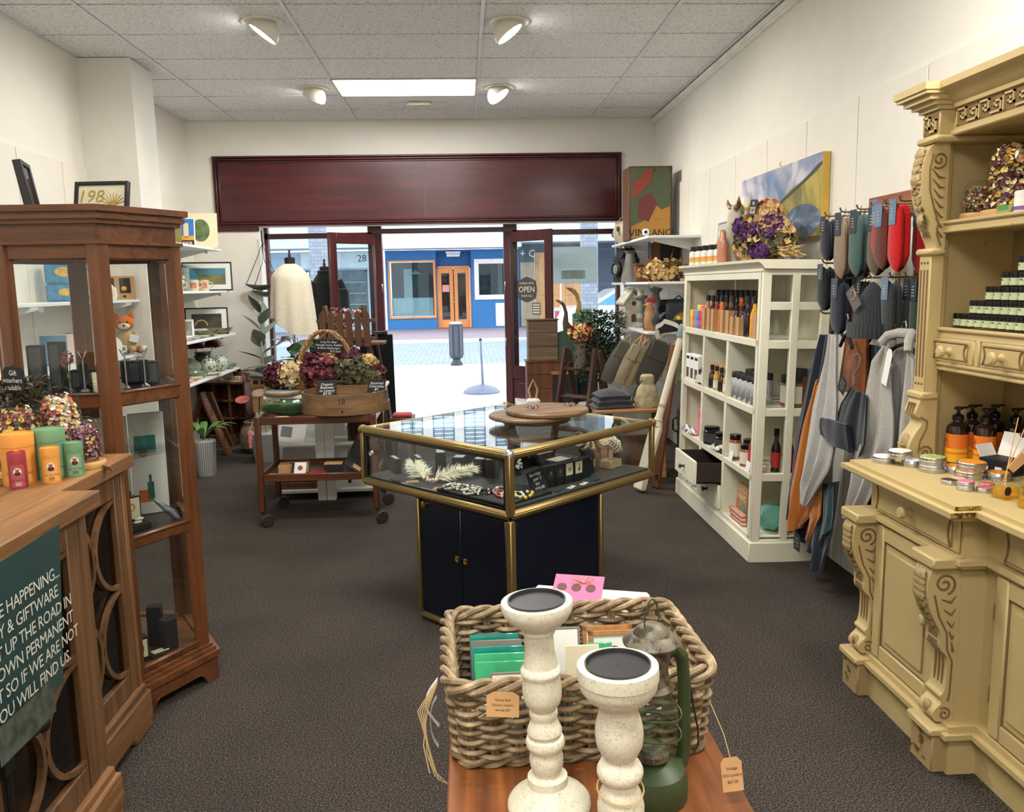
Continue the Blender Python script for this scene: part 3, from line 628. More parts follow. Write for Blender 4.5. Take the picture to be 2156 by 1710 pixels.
def dress_low(c,x,y,hw):
 side=y-hw-0.001
 g=MB()
 g.T(spiral_xz(x-0.052,0.615,0.036,1.6,-1.2,side,1),0.0035,6)
 g.T(spiral_xz(x-0.03,0.187,0.022,1.4,2.2,side,-1),0.003,6)
 g.T([(x-0.082,side,0.58),(x-0.064,side,0.51),(x-0.036,side,0.455),(x-0.032,side,0.40),(x-0.014,side,0.36),(x-0.016,side,0.26),(x-0.02,side,0.23)],0.0028,6)
 for k in range(5):g.T([(x-0.058+0.012*k*0.8,side,0.565-0.035*k),(x-0.03+0.004*k,side,0.555-0.04*k),(x-0.012,side,0.575-0.042*k)],[0.002,0.0045,0.001],6)
 bws(g,'groove',M_groove,D,c)
 l=MB()
 for k in range(8):
  z=0.638-0.021*k;p=0.104-0.0002*k if z>0.56 else 0.098-(0.56-z)*0.5
  for s in(-1,0,1):leaf(l,T_((x-p-0.001,y+s*hw*0.5,z+0.02))@R_(PI/2,4,'Z')@R_(PI+0.25*s,4,'Y'),0.05,0.016,0.010)
 bws(l,'carved_leaves',M_crd,D,c)
 f=MB()
 for s in(-1,0,1):
  f.box(x-0.057,x-0.053,y+s*0.018-0.005,y+s*0.018+0.005,0.405,0.425);f.box(x-0.057,x-0.053,y+s*0.018-0.005,y+s*0.018+0.005,0.435,0.452)
  f.box(x-0.0305,x-0.027,y+s*0.02-0.004,y+s*0.02+0.004,0.275,0.372)
 bws(f,'flute',M_groove,D,c)
 bws(MB().ball((x-0.058,y,0.196),0.018,10,7,None,(0.7,1.1,1.2)),'carved_boss',M_crd,D,c)
for y in(YE-0.05,Y1+0.065):
 c=corbel(XW,y,low,0.042,0);dress_low(c,XW,y,0.042)
XU=1.71;YU1,YU0=2.98,1.40
bw(MB().box(XU,XBK,YU0,YU0+0.03,0.876,2.14),'side_panel',M_cr,D)
side=MB().box(XU,XBK,YU1-0.03,YU1,0.876,2.14).bbox(XU-0.005,XU+0.03,YU1-0.05,YU1,0.876,2.05,0.003)
bw(side,'side_panel',M_cr,D)
bk=MB()
for k in range(9):bk.bbox(XBK-0.012,XBK,YU0+0.03+0.17*k,YU0+0.03+0.17*k+0.168,0.876,2.14,0.004)
bw(bk,'back_boards',M_crs,D)
for z0,z1 in((1.706,1.745),(1.335,1.372),(1.222,1.25)):
 bw(MB().bbox(XU-0.004,XBK,YU0,YU1-0.03,z0,z1-0.01,0.004).bbox(XU-0.014,XU+0.01,YU0,YU1-0.03,z1-0.014,z1,0.005).bbox(XU-0.010,XU+0.01,YU0,YU1-0.03,z0-0.004,z0+0.008,0.004),'shelf',M_cr,D)
bw(MB().box(XU,XU+0.02,YU0,YU1-0.03,1.25,1.335),'drawer_rail',M_cr,D)
for k in range(5):
 a=YU1-0.015-0.285*(k+1)
 if a<YU0:break
 drawer(XU,a,a+0.25,1.248,1.336)
 bw(MB().bbox(XU-0.012,XU,a-0.028,a-0.004,1.246,1.338,0.004),'drawer_divider',M_cr,D)
bw(MB().box(XU-0.004,XBK,YU0,YU1-0.03,2.035,2.15).bbox(XU-0.014,XU+0.01,YU0,YU1-0.02,2.03,2.052,0.005),'frieze',M_cr,D)
bx0=XU-0.055
bw(MB().bbox(bx0,XBK,YU1-0.10,YU1+0.005,2.03,2.12,0.004).bbox(bx0-0.018,XBK,YU1-0.112,YU1+0.017,2.012,2.035,0.008),'frieze_block',M_cr,D)
def cornice(x,y0,y1,name):
 m=MB()
 prof=[(0.0,2.12),(0.012,2.122),(0.014,2.135),(0.034,2.15),(0.052,2.172),(0.07,2.178),(0.075,2.182),(0.075,2.205),(0.0,2.205)]
 m.prism([(x-p,z)for p,z in prof]+[(XBK,2.205),(XBK,2.12)],y0,y1,'Y');return m
bw(cornice(XU-0.004,YU0-0.05,YU1-0.09,'c'),'cornice',M_cr,D)
cb=MB()
for p,z0,z1 in((0.012,2.12,2.135),(0.03,2.135,2.15),(0.05,2.15,2.168),(0.068,2.168,2.18),(0.075,2.18,2.205)):
 cb.box(bx0-p,XBK,YU1-0.10-p*0.45,YU1+0.005+p,z0,z1)
bw(cb,'cornice_block',M_cr,D)
def meander(x,ya,n,s,z0,h):
 m=MB();t=h*0.14
 for k in range(n):
  o=ya-s*k
  P=[(0,0),(0,1),(0.78,1),(0.78,0.3),(0.4,0.3),(0.4,0.62),(0.58,0.62)]if k%2==0 else[(0.0,0.0),(0.78,0.0),(0.78,0.72),(0.3,0.72),(0.3,0.38),(0.52,0.38)]
  for(a,b),(c,d)in zip(P,P[1:]):
   y_a,y_c=o-s*a,o-s*c;z_b,z_d=z0+h*b,z0+h*d
   m.box(x-0.006,x+0.001,min(y_a,y_c)-t/2,max(y_a,y_c)+t/2,min(z_b,z_d)-t/2,max(z_b,z_d)+t/2)
 return m
bw(MB().box(XU-0.006,XU-0.004,YU0+0.05,YU1-0.115,2.058,2.118),'key_ground',M_groove,D)
bw(meander(XU-0.006,YU1-0.125,22,0.062,2.066,0.045),'greek_key',M_cr,D)
bw(MB().box(bx0-0.002,bx0,YU1-0.092,YU1-0.003,2.042,2.112),'key_ground',M_groove,D)
bw(meander(bx0-0.002,YU1-0.012,2,0.04,2.052,0.05),'greek_key',M_cr,D)
yp=YU1-0.043;hw=0.036
upc=[(0.052,2.012),(0.078,1.99),(0.095,1.94),(0.098,1.88),(0.09,1.82),(0.07,1.765),(0.055,1.735),(0.058,1.72),(0.046,1.69),(0.034,1.665),(0.03,1.65)]
c=corbel(XU,yp,upc,hw,1);sd=yp-hw-0.001
g=MB()
g.T(spiral_xz(XU-0.037,1.955,0.03,1.5,-2.2,sd,1),0.0035,6)
g.T([(XU-0.06,sd,1.975),(XU-0.07,sd,1.92),(XU-0.066,sd,1.85),(XU-0.045,sd,1.78),(XU-0.03,sd,1.74),(XU-0.034,sd,1.70),(XU-0.018,sd,1.66)],0.003,6)
for k in range(7):
 z=1.925-0.034*k;g.T([(XU-0.062+0.004*k,sd,z),(XU-0.035+0.003*k,sd,z-0.03),(XU-0.012,sd,z-0.032)],[0.001,0.0045,0.001],6)
bws(g,'groove',M_groove,D,c)
l=MB()
for k in range(4):
 for s in(-1,1):leaf(l,T_((XU-0.085-0.004*k,yp+s*0.018,2.0-0.028*k))@R_(PI/2,4,'Z')@R_(PI+0.35*s,4,'Y'),0.055,0.02,0.012)
for k in range(3):leaf(l,T_((XU-0.075+0.006*k,yp+0.012*(k-1),1.775-0.008*k))@R_(PI/2,4,'Z')@R_(PI+0.3*(k-1),4,'Y'),0.055,0.02,0.012)
bws(l,'carved_leaves',M_crd,D,c)
rng=Rn(3);gr=[]
for k in range(46):
 t=rng.random();z=1.925-0.155*t;p=0.094 if z>1.86 else 0.094-(1.86-z)*0.28
 gr.append((XU-p,yp+rng.uniform(-1,1)*hw*0.8*(1-0.45*t),z))
for q in gr:bws(MB().ball(q,rng.uniform(0.0085,0.011),8,6),'grape',M_crd,D,c)
f=MB()
for s in(-1,0,1):f.box(XU-0.053,XU-0.049,yp+s*0.016-0.004,yp+s*0.016+0.004,1.69,1.715)
bws(f,'flute',M_groove,D,c)
bw(MB().bbox(XU-0.062,XU,yp-0.05,yp+0.05,1.625,1.65,0.008),'capital',M_cr,D)
col=bw(MB().bbox(XU-0.05,XU,yp-0.037,yp+0.037,1.135,1.628,0.003),'column',M_cr,D)
f=MB()
for s in(-1,0,1):
 f.box(XU-0.0515,XU-0.049,yp+s*0.021-0.0045,yp+s*0.021+0.0045,1.19,1.575)
 for z in(1.165,1.6):f.ball((XU-0.05,yp+s*0.02,z),0.005,6,5)
bws(f,'flute',M_groove,D,col)
bw(MB().bbox(XU-0.07,XU,yp-0.052,yp+0.052,1.11,1.137,0.007),'capital',M_cr,D)
lo2=[(0.06,1.11),(0.07,1.085),(0.082,1.05),(0.052,1.04),(0.05,1.02),(0.075,0.985),(0.094,0.95),(0.098,0.915),(0.085,0.885),(0.05,0.876)]
c=corbel(XU,yp,lo2,hw+0.004,2);sd=yp-hw-0.005
g=MB()
g.T(spiral_xz(XU-0.033,0.912,0.027,1.5,2.6,sd,-1),0.0032,6)
g.T([(XU-0.06,sd,1.045),(XU-0.034,sd,1.03),(XU-0.036,sd,1.0),(XU-0.058,sd,0.955),(XU-0.062,sd,0.915)],0.003,6)
bws(g,'groove',M_groove,D,c)
f=MB()
for s in(-1,0,1):f.T([(XU-0.071,yp+s*0.018,1.095),(XU-0.079,yp+s*0.018,1.058)],0.004,6)
bws(f,'flute',M_groove,D,c)
bws(MB().ball((XU-0.088,yp,0.945),0.018,12,8,None,(0.8,1.3,2.0)).T([(XU-0.104,yp-0.026,0.94),(XU-0.106,yp,0.938),(XU-0.104,yp+0.026,0.94)],0.003,6),'carved_boss',M_crd,D,c)
# ------------------------------------------------------------------ small goods: builders
def petals(m,fn,n,size,rng,curl=0.35,smooth=True):
 """n small curved petals at points fn(rng) -> (pos, outward)"""
 for _ in range(n):
  p,o=fn(rng);o=Vector(o)
  if o.length<1e-6:o=Vector((0,0,1))
  o=(o.normalized()+Vector((rng.uniform(-1,1),rng.uniform(-1,1),rng.uniform(-1,1)))*0.55).normalized()
  M=T_(p)@o.to_track_quat('Z','Y').to_matrix().to_4x4()@R_(rng.uniform(0,6.28),4,'Z')
  s=size*rng.uniform(0.6,1.3);c=curl*s
  m.add([(-0.5*s,-0.3*s,c),(0,-0.5*s,0),(0.5*s,-0.3*s,c),(0.62*s,0.15*s,c*1.2),(0,0.6*s,c*0.6),(-0.62*s,0.15*s,c*1.2)],[(0,1,4,5),(1,2,3,4)],smooth,M)
def in_dome(r,h):
 def f(rng):
  z=rng.random()**0.8*h*0.93;R=r*math.sqrt(max(0.02,1-max(0,(z-0.55*h)/(0.45*h))**2))if z>0.55*h else r
  a=rng.uniform(0,6.283);q=R*math.sqrt(rng.uniform(0.35,1));return(q*C_(a),q*S_(a),z),(C_(a),S_(a),0.4)
 return f
PETALS={'cream':(226,206,160),'rose':(146,72,82),'plum':(98,52,70),'gold':(222,178,66),'moss':(102,96,66),'lilac':(150,112,150),'burgundy':(84,28,38),'rust':(168,96,54),'tan':(196,160,112),'white':(238,232,216),'purple':(86,40,104),'coral':(214,108,84),'straw':(206,176,116),'olive':(86,83,56)}
def pm(c):return plain('petal_'+c,PETALS[c],0.85,vary=0.35,vscale=40)
def flower_dome(label,x,y,z,r,h,cols,seed,base=(206,160,104)):
 t=thing('flower_dome',label,'glass dome',(x,y,z));bh=0.022
 MB().L([(r*1.12,0),(r*1.18,0.004),(r*1.18,bh-0.005),(r*1.12,bh)],28).B('wooden_base',plain('turned_pine',base,0.5),t)
 pr=[(r,bh),(r,h-r*0.75)]+[(r*C_(a),h-r*0.75+0.75*r*S_(a))for a in[PI/2*k/7 for k in range(1,7)]]+[(0.001,h)]
 MB().L(pr,30,None,True,False).B('glass_cover',M_dome,t)
 rng=Rn(seed)
 for i,c in enumerate(cols):
  m=MB();petals(m,in_dome(r*0.86,h-bh-0.03),int(560/len(cols))+60,r*0.21,rng)
  m.v=[(a,b,q+bh+0.008)for a,b,q in m.v]
  o=m.B('dried_petals',pm(c),t);o['kind']='stuff'
 return t
def price_tag(name,label,loc,rot,w=0.03,h=0.05,lines=('',),mat=None,parent=None,group=None):
 m=MB().prism([(-w/2,-h/2),(w/2,-h/2),(w/2,h*0.36),(w*0.25,h/2),(-w*0.25,h/2),(-w/2,h*0.36)],-0.0006,0.0006)
 if parent is None:
  t=thing(name,label,'price tag',loc,0,group,rot)
 else:
  t=m.B(name,mat or M_kraft,parent,loc,rot);
  for i,s in enumerate(lines):
   if s:text(s,h*0.17,M_ink,t,(0,h*0.2-i*h*0.22,0.001),(0,0,0),'writing')
  return t
 m.B('card',mat or M_kraft,t)
 for i,s in enumerate(lines):
  if s:text(s,h*0.17,M_ink,t,(0,h*0.2-i*h*0.22,0.001),(0,0,0),'writing')
 return t
def tin(label,x,y,z,r,h,top,group,name='balm_tin',lidprint=None):
 t=thing(name,label,'tin',(x,y,z),0,group)
 MB().L([(r*0.96,0),(r*0.97,0.002),(r*0.97,h*0.5)],26).B('tin_body',M_steel,t)
 l=MB().L([(r,h*0.46),(r*1.01,h*0.5),(r*1.01,h*0.58),(r,h*0.6),(r,h*0.94),(r*0.97,h)],26).B('lid',M_steel,t)
 MB().L([(r*0.9,h),(r*0.9,h+0.0008),(0.001,h+0.0009)],26,None,True,False).B('lid_label',top,l)
 return t
M_tinw=plain('tin_label_white',(226,226,218),0.5,vary=0.2,vscale=60);M_tino=plain('tin_label_orange',(232,146,40),0.5)
M_ting=plain('tin_label_green',(170,178,96),0.5,vary=0.4,vscale=50);M_tinp=plain('tin_label_pink',(206,120,140),0.5);M_tinb=plain('tin_label_dark',(70,54,50),0.5)
ZD=0.8765
G='balm tins on the cream dresser'
for lb,x,y,z,r,h,tp in(('pale-lidded balm tin at the far corner of the dresser counter',1.535,2.925,0,0.040,0.024,M_tinw),('broad balm tin resting on the two far pale tins',1.570,2.878,0.0245,0.041,0.028,M_tinw),('small pale balm tin under the broad one, second from the far end',1.598,2.845,0,0.033,0.024,M_tinw),('balm tin supporting the tin with the green patterned lid',1.625,2.758,0,0.044,0.024,M_tinw),('balm tin with green patterned lid, upper of its pair',1.625,2.760,0.025,0.044,0.027,M_ting),('orange-lidded tin behind, between the pale and orange stacks',1.688,2.735,0,0.032,0.024,M_tino),('orange-lidded tin at the bottom of the orange stack',1.690,2.648,0,0.045,0.025,M_tino),('orange-lidded tin on top of the orange stack',1.700,2.655,0.026,0.045,0.028,M_tino),('orange-lidded tin right of the orange stack',1.765,2.610,0,0.036,0.026,M_tino),('tiny tin with a dark dot on its pale lid',1.578,2.578,0,0.026,0.014,M_tinb),('tiny tin with a pale pink lid behind the dark-dot tin',1.613,2.590,0,0.026,0.014,plain('tin_label_peach',(226,176,158),0.5)),('tiny pink-lidded tin on top of another by the gold patch',1.580,2.492,0.015,0.026,0.014,M_tinp),('tiny tin under the pink-lidded one by the gold patch',1.580,2.492,0,0.026,0.014,M_tinw),('tiny rose-lidded tin nearest the reed diffuser',1.622,2.462,0,0.024,0.014,plain('tin_label_rose',(186,92,110),0.5)),('tiny red-lidded tin left of the reed diffuser',1.668,2.520,0,0.024,0.013,plain('tin_label_red',(196,90,84),0.5))):
 tin(lb,x,y,ZD+z,r,h,tp,G)
M_amber=plain('dark_amber_glass',(34,20,14),0.1,coat=0.5);M_orl=plain('orange_label',(232,120,34),0.5);M_yel=plain('yellow_label',(240,178,40),0.5)
def pump(label,x,y,z,s=1.0,a=0.0):
 t=thing('pump_bottle',label,'bottle',(x,y,z),a,'orange-labelled pump bottles on the dresser')
 r=0.037*s;h=0.155*s
 MB().L([(r*0.94,0),(r,0.004),(r,h*0.8),(r*0.9,h*0.9),(r*0.45,h*0.99),(r*0.42,h*1.05)],24).B('bottle_body',M_amber,t)
 b=MB().L([(r*1.012,h*0.06),(r*1.012,h*0.72)],24,None,True,False).B('label_band',M_orl,t)
 MB().L([(r*1.02,h*0.06),(r*1.02,h*0.38)],24,None,True,False).B('label_foot',M_yel,b)
 MB().L([(r*1.026,h*0.25),(r*1.026,h*0.3)],24,None,True,False).B('label_stripe',M_orl,b)
 bee=MB().L([(0.0135*s,0),(0.012*s,0.0004),(0.0125*s,0.0006)],20,T_((-r*1.03,0,h*0.56))@R_(-PI/2,4,'Y'),True,False)
 bee.ball((-r*1.03,0,h*0.56),0.004*s,8,6,None,(0.3,0.8,1.3))
 bee.B('bee_emblem',plain('label_brown',(120,52,16),0.6),b)
 text('manuka honey',0.008*s,M_ink,b,(-r*1.032,0,h*0.43),FACE_LEFT,'lettering')
 MB().L([(r*0.5,h*1.03),(r*0.52,h*1.05),(r*0.52,h*1.14),(r*0.3,h*1.17),(0.006,h*1.19),(0.006,h*1.27),(0.014,h*1.28),(0.015,h*1.33),(0.008,h*1.35)],16).bbox(-0.006,0.034,-0.006,0.006,h*1.3,h*1.345,0.002).B('pump_top',M_blackg,t)
for lb,x,y in(('orange pump bottle at the front left of its cluster',1.775,2.868),('orange pump bottle at the front, second from the column',1.845,2.815),('orange pump bottle half hidden beside the dresser column',1.85,2.905),('orange pump bottle at the back left of its cluster',1.93,2.895),('orange pump bottle at the back centre of its cluster',1.945,2.80),('orange pump bottle beside the open black carton',1.93,2.705)):
 pump(lb,x,y,ZD,1.0,random.uniform(-0.2,0.2))
c=thing('open_carton','small black carton with white flaps open on the dresser','carton',(1.825,2.685,ZD),0.35)
MB().box(-0.045,0.045,-0.05,0.05,0,0.055).B('carton_body',M_black,c)
MB().box(-0.001,0.001,-0.05,0.05,0,0.085,T_((0.045,0,0.055))@R_(0.35,4,'Y')).B('flap',M_paper,c)
MB().box(-0.04,0.04,-0.001,0.001,0,0.045,T_((0,0.05,0.055))@R_(-0.5,4,'X')).B('flap',M_paper,c)
MB().box(-0.0465,-0.045,-0.035,-0.01,0.012,0.032).B('barcode_label',M_paper,c)
MB().L([(0.01,0),(0.01,0.001)],16,T_((-0.0455,0.025,0.024))@R_(-PI/2,4,'Y')).B('round_sticker',M_paper,c)
M_oil=glass('amber_oil',(0.96,0.72,0.18),0.3,0.12)
def diffuser(label,x,y,cap=False,seed=1):
 t=thing('reed_diffuser',label,'diffuser',(x,y,ZD),0.3,'glass diffuser bottles on the dresser')
 MB().bbox(-0.036,0.036,-0.03,0.03,0.0,0.062,0.008).L([(0.012,0.062),(0.012,0.075),(0.018,0.078),(0.018,0.094)],18,None,True,False).B('bottle_body',M_dome,t)
 MB().bbox(-0.033,0.033,-0.027,0.027,0.004,0.036,0.006).B('oil',M_oil,t)
 MB().L([(0.014,0),(0.014,0.001)],20,T_((-0.030,-0.031,0.03))@R_(PI/2,4,'X')).B('round_label',M_black,t)
 if cap:MB().L([(0.02,0.092),(0.02,0.115),(0.014,0.118)],18).B('cap',M_yel,t)
 else:
  for k,(dx,dy)in enumerate(((0.05,0.0),(0.075,-0.02),(0.04,-0.05),(0.06,0.03))):
   MB().T([(-dx*0.25,-dy*0.25,0.01),(0,0,0.09),(dx*1.5,dy*1.5,0.235)],0.0017,6).B('reed',plain('reed_stick',(206,160,100),0.7),t)
diffuser('square glass reed diffuser with golden oil on the dresser edge',1.64,2.385)
diffuser('golden oil bottle with yellow cap at the picture edge',1.735,2.385,True)
diffuser('second reed diffuser bottle nearer than the first',1.640,2.262)
price_tag('price_tag','kraft tag leaning on the reeds of the dresser diffuser',(1.77,2.52,0.955),(PI/2,0.7,-0.9),0.028,0.075,('',))
flower_dome('small glass dome of dried petals on the dresser shelf',1.80,2.872,1.746,0.045,0.135,('plum','cream','rust','moss'),5)
flower_dome('tall glass dome of dried petals on the dresser shelf',1.835,2.735,1.746,0.080,0.262,('cream','plum','gold','burgundy','tan'),9)
c=thing('cream_jar','white lidded cream jar with violet print on dresser shelf','jar',(1.80,2.615,1.746),0,None)
MB().L([(0.03,0),(0.033,0.003),(0.033,0.058),(0.03,0.06)],24).B('jar_body',M_paper,c);MB().L([(0.0335,0.046),(0.0335,0.068),(0.03,0.071)],24).B('lid',M_white,c)
MB().L([(0.0338,0.01),(0.0338,0.022)],24,None,True,False).B('print_band',plain('violet_print',(128,88,168),0.6),c)
c=thing('soap_bar','green wrapped soap between the tall dome and cream jar','soap',(1.775,2.668,1.746),0.3)
MB().bbox(-0.02,0.02,-0.028,0.028,0,0.03,0.005).B('bar',plain('soap_green',(150,160,108),0.5),c);MB().box(-0.0205,-0.02,-0.02,0.02,0.014,0.03).B('label_strip',plain('leaf_green',(84,140,70),0.6),c)
M_jlab=plain('jar_label_sage',(188,200,158),0.6,vary=0.1,vscale=90);M_fern=plain('fern_print',(38,58,40),0.7)
proto=None
def balm_jar(label,x,y,z,group):
 global proto
 if proto is None:
  t=thing('balm_jar',label,'jar',(x,y,z),0,group);proto=t
  MB().L([(0.018,0),(0.0195,0.002),(0.0195,0.031),(0.017,0.034)],18).B('jar_body',M_amber,t)
  lb_=MB().L([(0.0199,0.004),(0.0199,0.027)],18,None,True,False).B('label_band',M_jlab,t)
  MB().S(lambda u,v:(-0.0203+0.0006*v,0.008*(u-0.5)*2,0.0165+0.004*S_(PI*u)+0.004*v*S_(PI*u)),8,2).B('fern_mark',M_fern,lb_)
  MB().L([(0.0198,0.031),(0.0202,0.033),(0.0202,0.045),(0.0185,0.047)],18).B('lid',M_blackg,t);return t
 return copy_tree(proto,None,label,(x,y,z),random.uniform(-0.35,0.35),group)
rows=[(2.905,12),(2.815,9),(2.735,7),(2.66,5),(2.585,3)]
for j,(ys,n)in enumerate(rows):
 for k in range(n):
  balm_jar('%s sage-labelled balm jar from the left in the %s tier of the jar pyramid'%(ORD[k],['bottom','second','third','fourth','top'][j]),1.78+0.003*j,ys-0.0425*k,1.3725+0.0475*j,'balm jars stacked on the dresser shelf')
# ------------------------------------------------------------------ foreground table with basket, candlesticks, lantern
M_oak=wood('oak_orange',(84,44,20),(150,90,46),'Y',0.38,1.0,16,coat=0.15)
TZ=0.75
T=thing('side_table','orange-brown oak table holding basket and candlesticks in the foreground','table',(0.19,1.2,0))
for a,b in((-0.047,0.108),(0.1095,0.265),(0.2665,0.422)):bw(MB().bbox(a,b,0.80,1.60,TZ-0.028,TZ,0.003),'plank',M_oak,T)
bw(MB().box(-0.02,0.395,0.83,0.85,TZ-0.11,TZ-0.03).box(-0.02,0.395,1.55,1.57,TZ-0.11,TZ-0.03).box(-0.02,0.0,0.83,1.57,TZ-0.11,TZ-0.03).box(0.375,0.395,0.83,1.57,TZ-0.11,TZ-0.03),'apron',M_oak,T)
for x in(0.0,0.375):
 for y in(0.85,1.55):bw(MB().bbox(x-0.025,x+0.025,y-0.025,y+0.025,0,TZ-0.028,0.004),'leg',M_oak,T)
def wick(name,d,l):
 m,nt,b=_new(name);v=_coord(nt,(1,1,1))
 n1=_n(nt,'ShaderNodeTexNoise',Scale=38.0,Detail=5.0);nt.links.new(v,n1.inputs['Vector'])
 nt.links.new(_ramp(nt,n1.outputs[0],[(0.3,srgb(*d)),(0.52,srgb(*[(p+q)/2 for p,q in zip(d,l)])),(0.7,srgb(*l))]),b.inputs['Base Color'])
 b.inputs['Roughness'].default_value=0.6;_bump(nt,b,n1.outputs[0],0.2,0.003);return m
M_wick=wick('grey_willow',(104,84,58),(190,168,132))
M_wick2=wick('grey_willow_dark',(82,64,42),(158,134,98))
BR=thing('wicker_basket','rectangular grey willow basket full of cards and tiles','basket',(0.178,1.452,TZ),0.03)
bw_,bd_,bh_=0.222,0.158,0.148
def rrect(hx,hy,r,n=6):
 P=[]
 for cx_,cy_,a0 in((hx-r,hy-r,0),(-hx+r,hy-r,PI/2),(-hx+r,-hy+r,PI),(hx-r,-hy+r,1.5*PI)):
  for k in range(n+1):a=a0+PI/2*k/n;P.append((cx_+r*C_(a),cy_+r*S_(a)))
 return P
def resample(P,N):
 Q=[Vector(p)for p in P];Q.append(Q[0].copy());L=[0]
 for a,b in zip(Q,Q[1:]):L.append(L[-1]+(b-a).length)
 out=[]
 for k in range(N):
  s=L[-1]*k/N;i=max(j for j in range(len(L))if L[j]<=s+1e-9);i=min(i,len(Q)-2)
  t=(s-L[i])/max(1e-9,L[i+1]-L[i]);out.append(Q[i].lerp(Q[i+1],t))
 return out,L[-1]
NST=34
def flare(z):return 1.0-0.05*(1-z/bh_)
ring,per=resample(rrect(bw_,bd_,0.035),NST*6)
nrm=[]
for i in range(len(ring)):t=ring[(i+1)%len(ring)]-ring[i-1];nrm.append(Vector((t.y,-t.x)).normalized())
rng=Rn(11)
for s in range(NST):
 i=s*6;p=ring[i]
 for d in(-0.004,0.004):
  tx=Vector((-nrm[i].y,nrm[i].x))*d
  MB().T([((p.x+tx.x)*flare(z),(p.y+tx.y)*flare(z),z)for z in(0.006,0.05,0.1,bh_-0.004)],0.0042,6).B('stake',M_wick2,BR)
NR=14
for r in range(NR):
 z=0.010+r*(bh_-0.022)/NR;ph=r%2;pts=[]
 skip=0.0012*rng.uniform(-1,1)
 for i in range(len(ring)):
  w=0.0075*C_(PI*(i/6+ph));p=ring[i]+nrm[i]*w
  pts.append((p.x*flare(z),p.y*flare(z),z+skip+0.0012*S_(i*0.31+r)))
 MB().T(pts,0.0051 if r>8 or r<2 else 0.0046,6,True).B('weaver',M_wick if r%3 else M_wick2,BR)
for s in range(3):
 pts=[]
 for i in range(len(ring)):
  a=2*PI*(i/17+s/3);p=ring[i]+nrm[i]*(0.0085*C_(a));pts.append((p.x*1.01,p.y*1.01,bh_-0.002+0.0085*S_(a)))
 MB().T(pts,0.0062,7,True).B('rim_strand',M_wick,BR)
for s in range(2):
 pts=[]
 for i in range(len(ring)):
  a=2*PI*(i/12.75+s/2);p=ring[i]+nrm[i]*(0.004+0.005*C_(a));pts.append((p.x*flare(0.0),p.y*flare(0),0.008+0.005*S_(a)))
 MB().T(pts,0.0055,6,True).B('base_strand',M_wick2,BR)
m=MB()
for k in range(14):m.T([(-bw_*0.93,-bd_*0.9+k*0.0215,0.006+0.002*(k%2)),(bw_*0.93,-bd_*0.9+k*0.0215,0.006+0.002*((k+1)%2))],0.005,5)
m.B('woven_base',M_wick2,BR)
M_teal=plain('teal_glaze',(20,134,118),0.12,coat=0.7,vary=0.3,vscale=18);M_tealg=plain('green_glaze',(70,172,120),0.12,coat=0.7,vary=0.25,vscale=18)
def in_basket(dx,dy,z):return(0.178+dx,1.452+dy,TZ+z)
def tile_card(name,label,cat,dx,dy,z,w,h,th,tilt,mat,group=None,face=None,rz=0.0):
 t=thing(name,label,cat,in_basket(dx,dy,z),0,group,(tilt,0,rz))
 MB().bbox(-w/2,w/2,-th/2,th/2,0,h,0.0015).B('plate',mat,t)
 if face is not None:MB().bbox(-w/2+0.005,w/2-0.005,-th/2-0.001,-th/2,0.005,h-0.005,0.0005).B('face',face,t)
 return t
g='glazed tiles in the wicker basket'
for i,(dy,mt,lb,z,w)in enumerate(((0.105,M_teal,'dark teal glazed tile at the back of the basket row',0.012,0.098),(0.075,plain('tile_grey',(120,118,108),0.4),'grey unglazed tile back in the basket row',0.012,0.1),(0.045,M_teal,'teal glazed tile in the middle of the basket row',0.012,0.098),(0.015,M_tealg,'pale green glazed tile before the teal one',0.012,0.1),(-0.02,M_tealg,'front green glazed tile with white highlights',0.012,0.102))):
 tile_card('glazed_tile',lb,'tile',-0.135+0.003*i,dy,z,w,0.10,0.008,-0.32,mt,g)
tile_card('sketch_card','cream card with a small black sprig sketch in basket','card',-0.112,-0.065,0.012,0.075,0.10,0.004,-0.3,plain('card_grey',(118,116,110),0.7),None,M_cream)
tile_card('white_card','white card with grey foot behind tall candlestick','card',-0.005,0.062,0.012,0.075,0.125,0.004,-0.25,plain('card_grey',(118,116,110),0.7),None,M_paper)
tile_card('cream_card','tall cream card right of the tall candlestick','card',0.028,0.0,0.012,0.065,0.115,0.004,-0.28,M_cream)
tile_card('teal_tile','small teal tile in front of the cream card','tile',0.02,-0.09,0.012,0.06,0.095,0.007,-0.3,M_teal)
tile_card('green_tile','pale green tile between card and wooden frames','tile',0.066,0.03,0.012,0.05,0.105,0.006,-0.3,M_tealg)
for i,(dx,dy)in enumerate(((0.09,0.085),(0.10,0.06),(0.12,-0.03),(0.125,-0.06))):
 lb=['wooden framed picture at the back of the basket','wooden framed picture second from the basket back','wooden framed picture third from the basket back','wooden framed picture nearest the basket front'][i]
 t=thing('small_framed_picture',lb,'picture',in_basket(dx,dy,0.012),0,'small wooden frames in the basket',(-0.28,0,0));m=MB();w,h=0.1,0.115
 m.box(-w/2,-w/2+0.008,-0.006,0.006,0,h).box(w/2-0.008,w/2,-0.006,0.006,0,h).box(-w/2,w/2,-0.006,0.006,0,0.008).box(-w/2,w/2,-0.006,0.006,h-0.008,h)
 m.B('frame',wood('frame_pine',(168,112,60),(204,150,92),'Z',0.5),t);MB().box(-w/2+0.008,w/2-0.008,0,0.003,0.008,h-0.008).B('mount',M_paper,t)
 MB().ball((0,-0.001,h*0.6),0.014,10,7,None,(1,0.08,1.2)).B('sketch',M_ink,t)
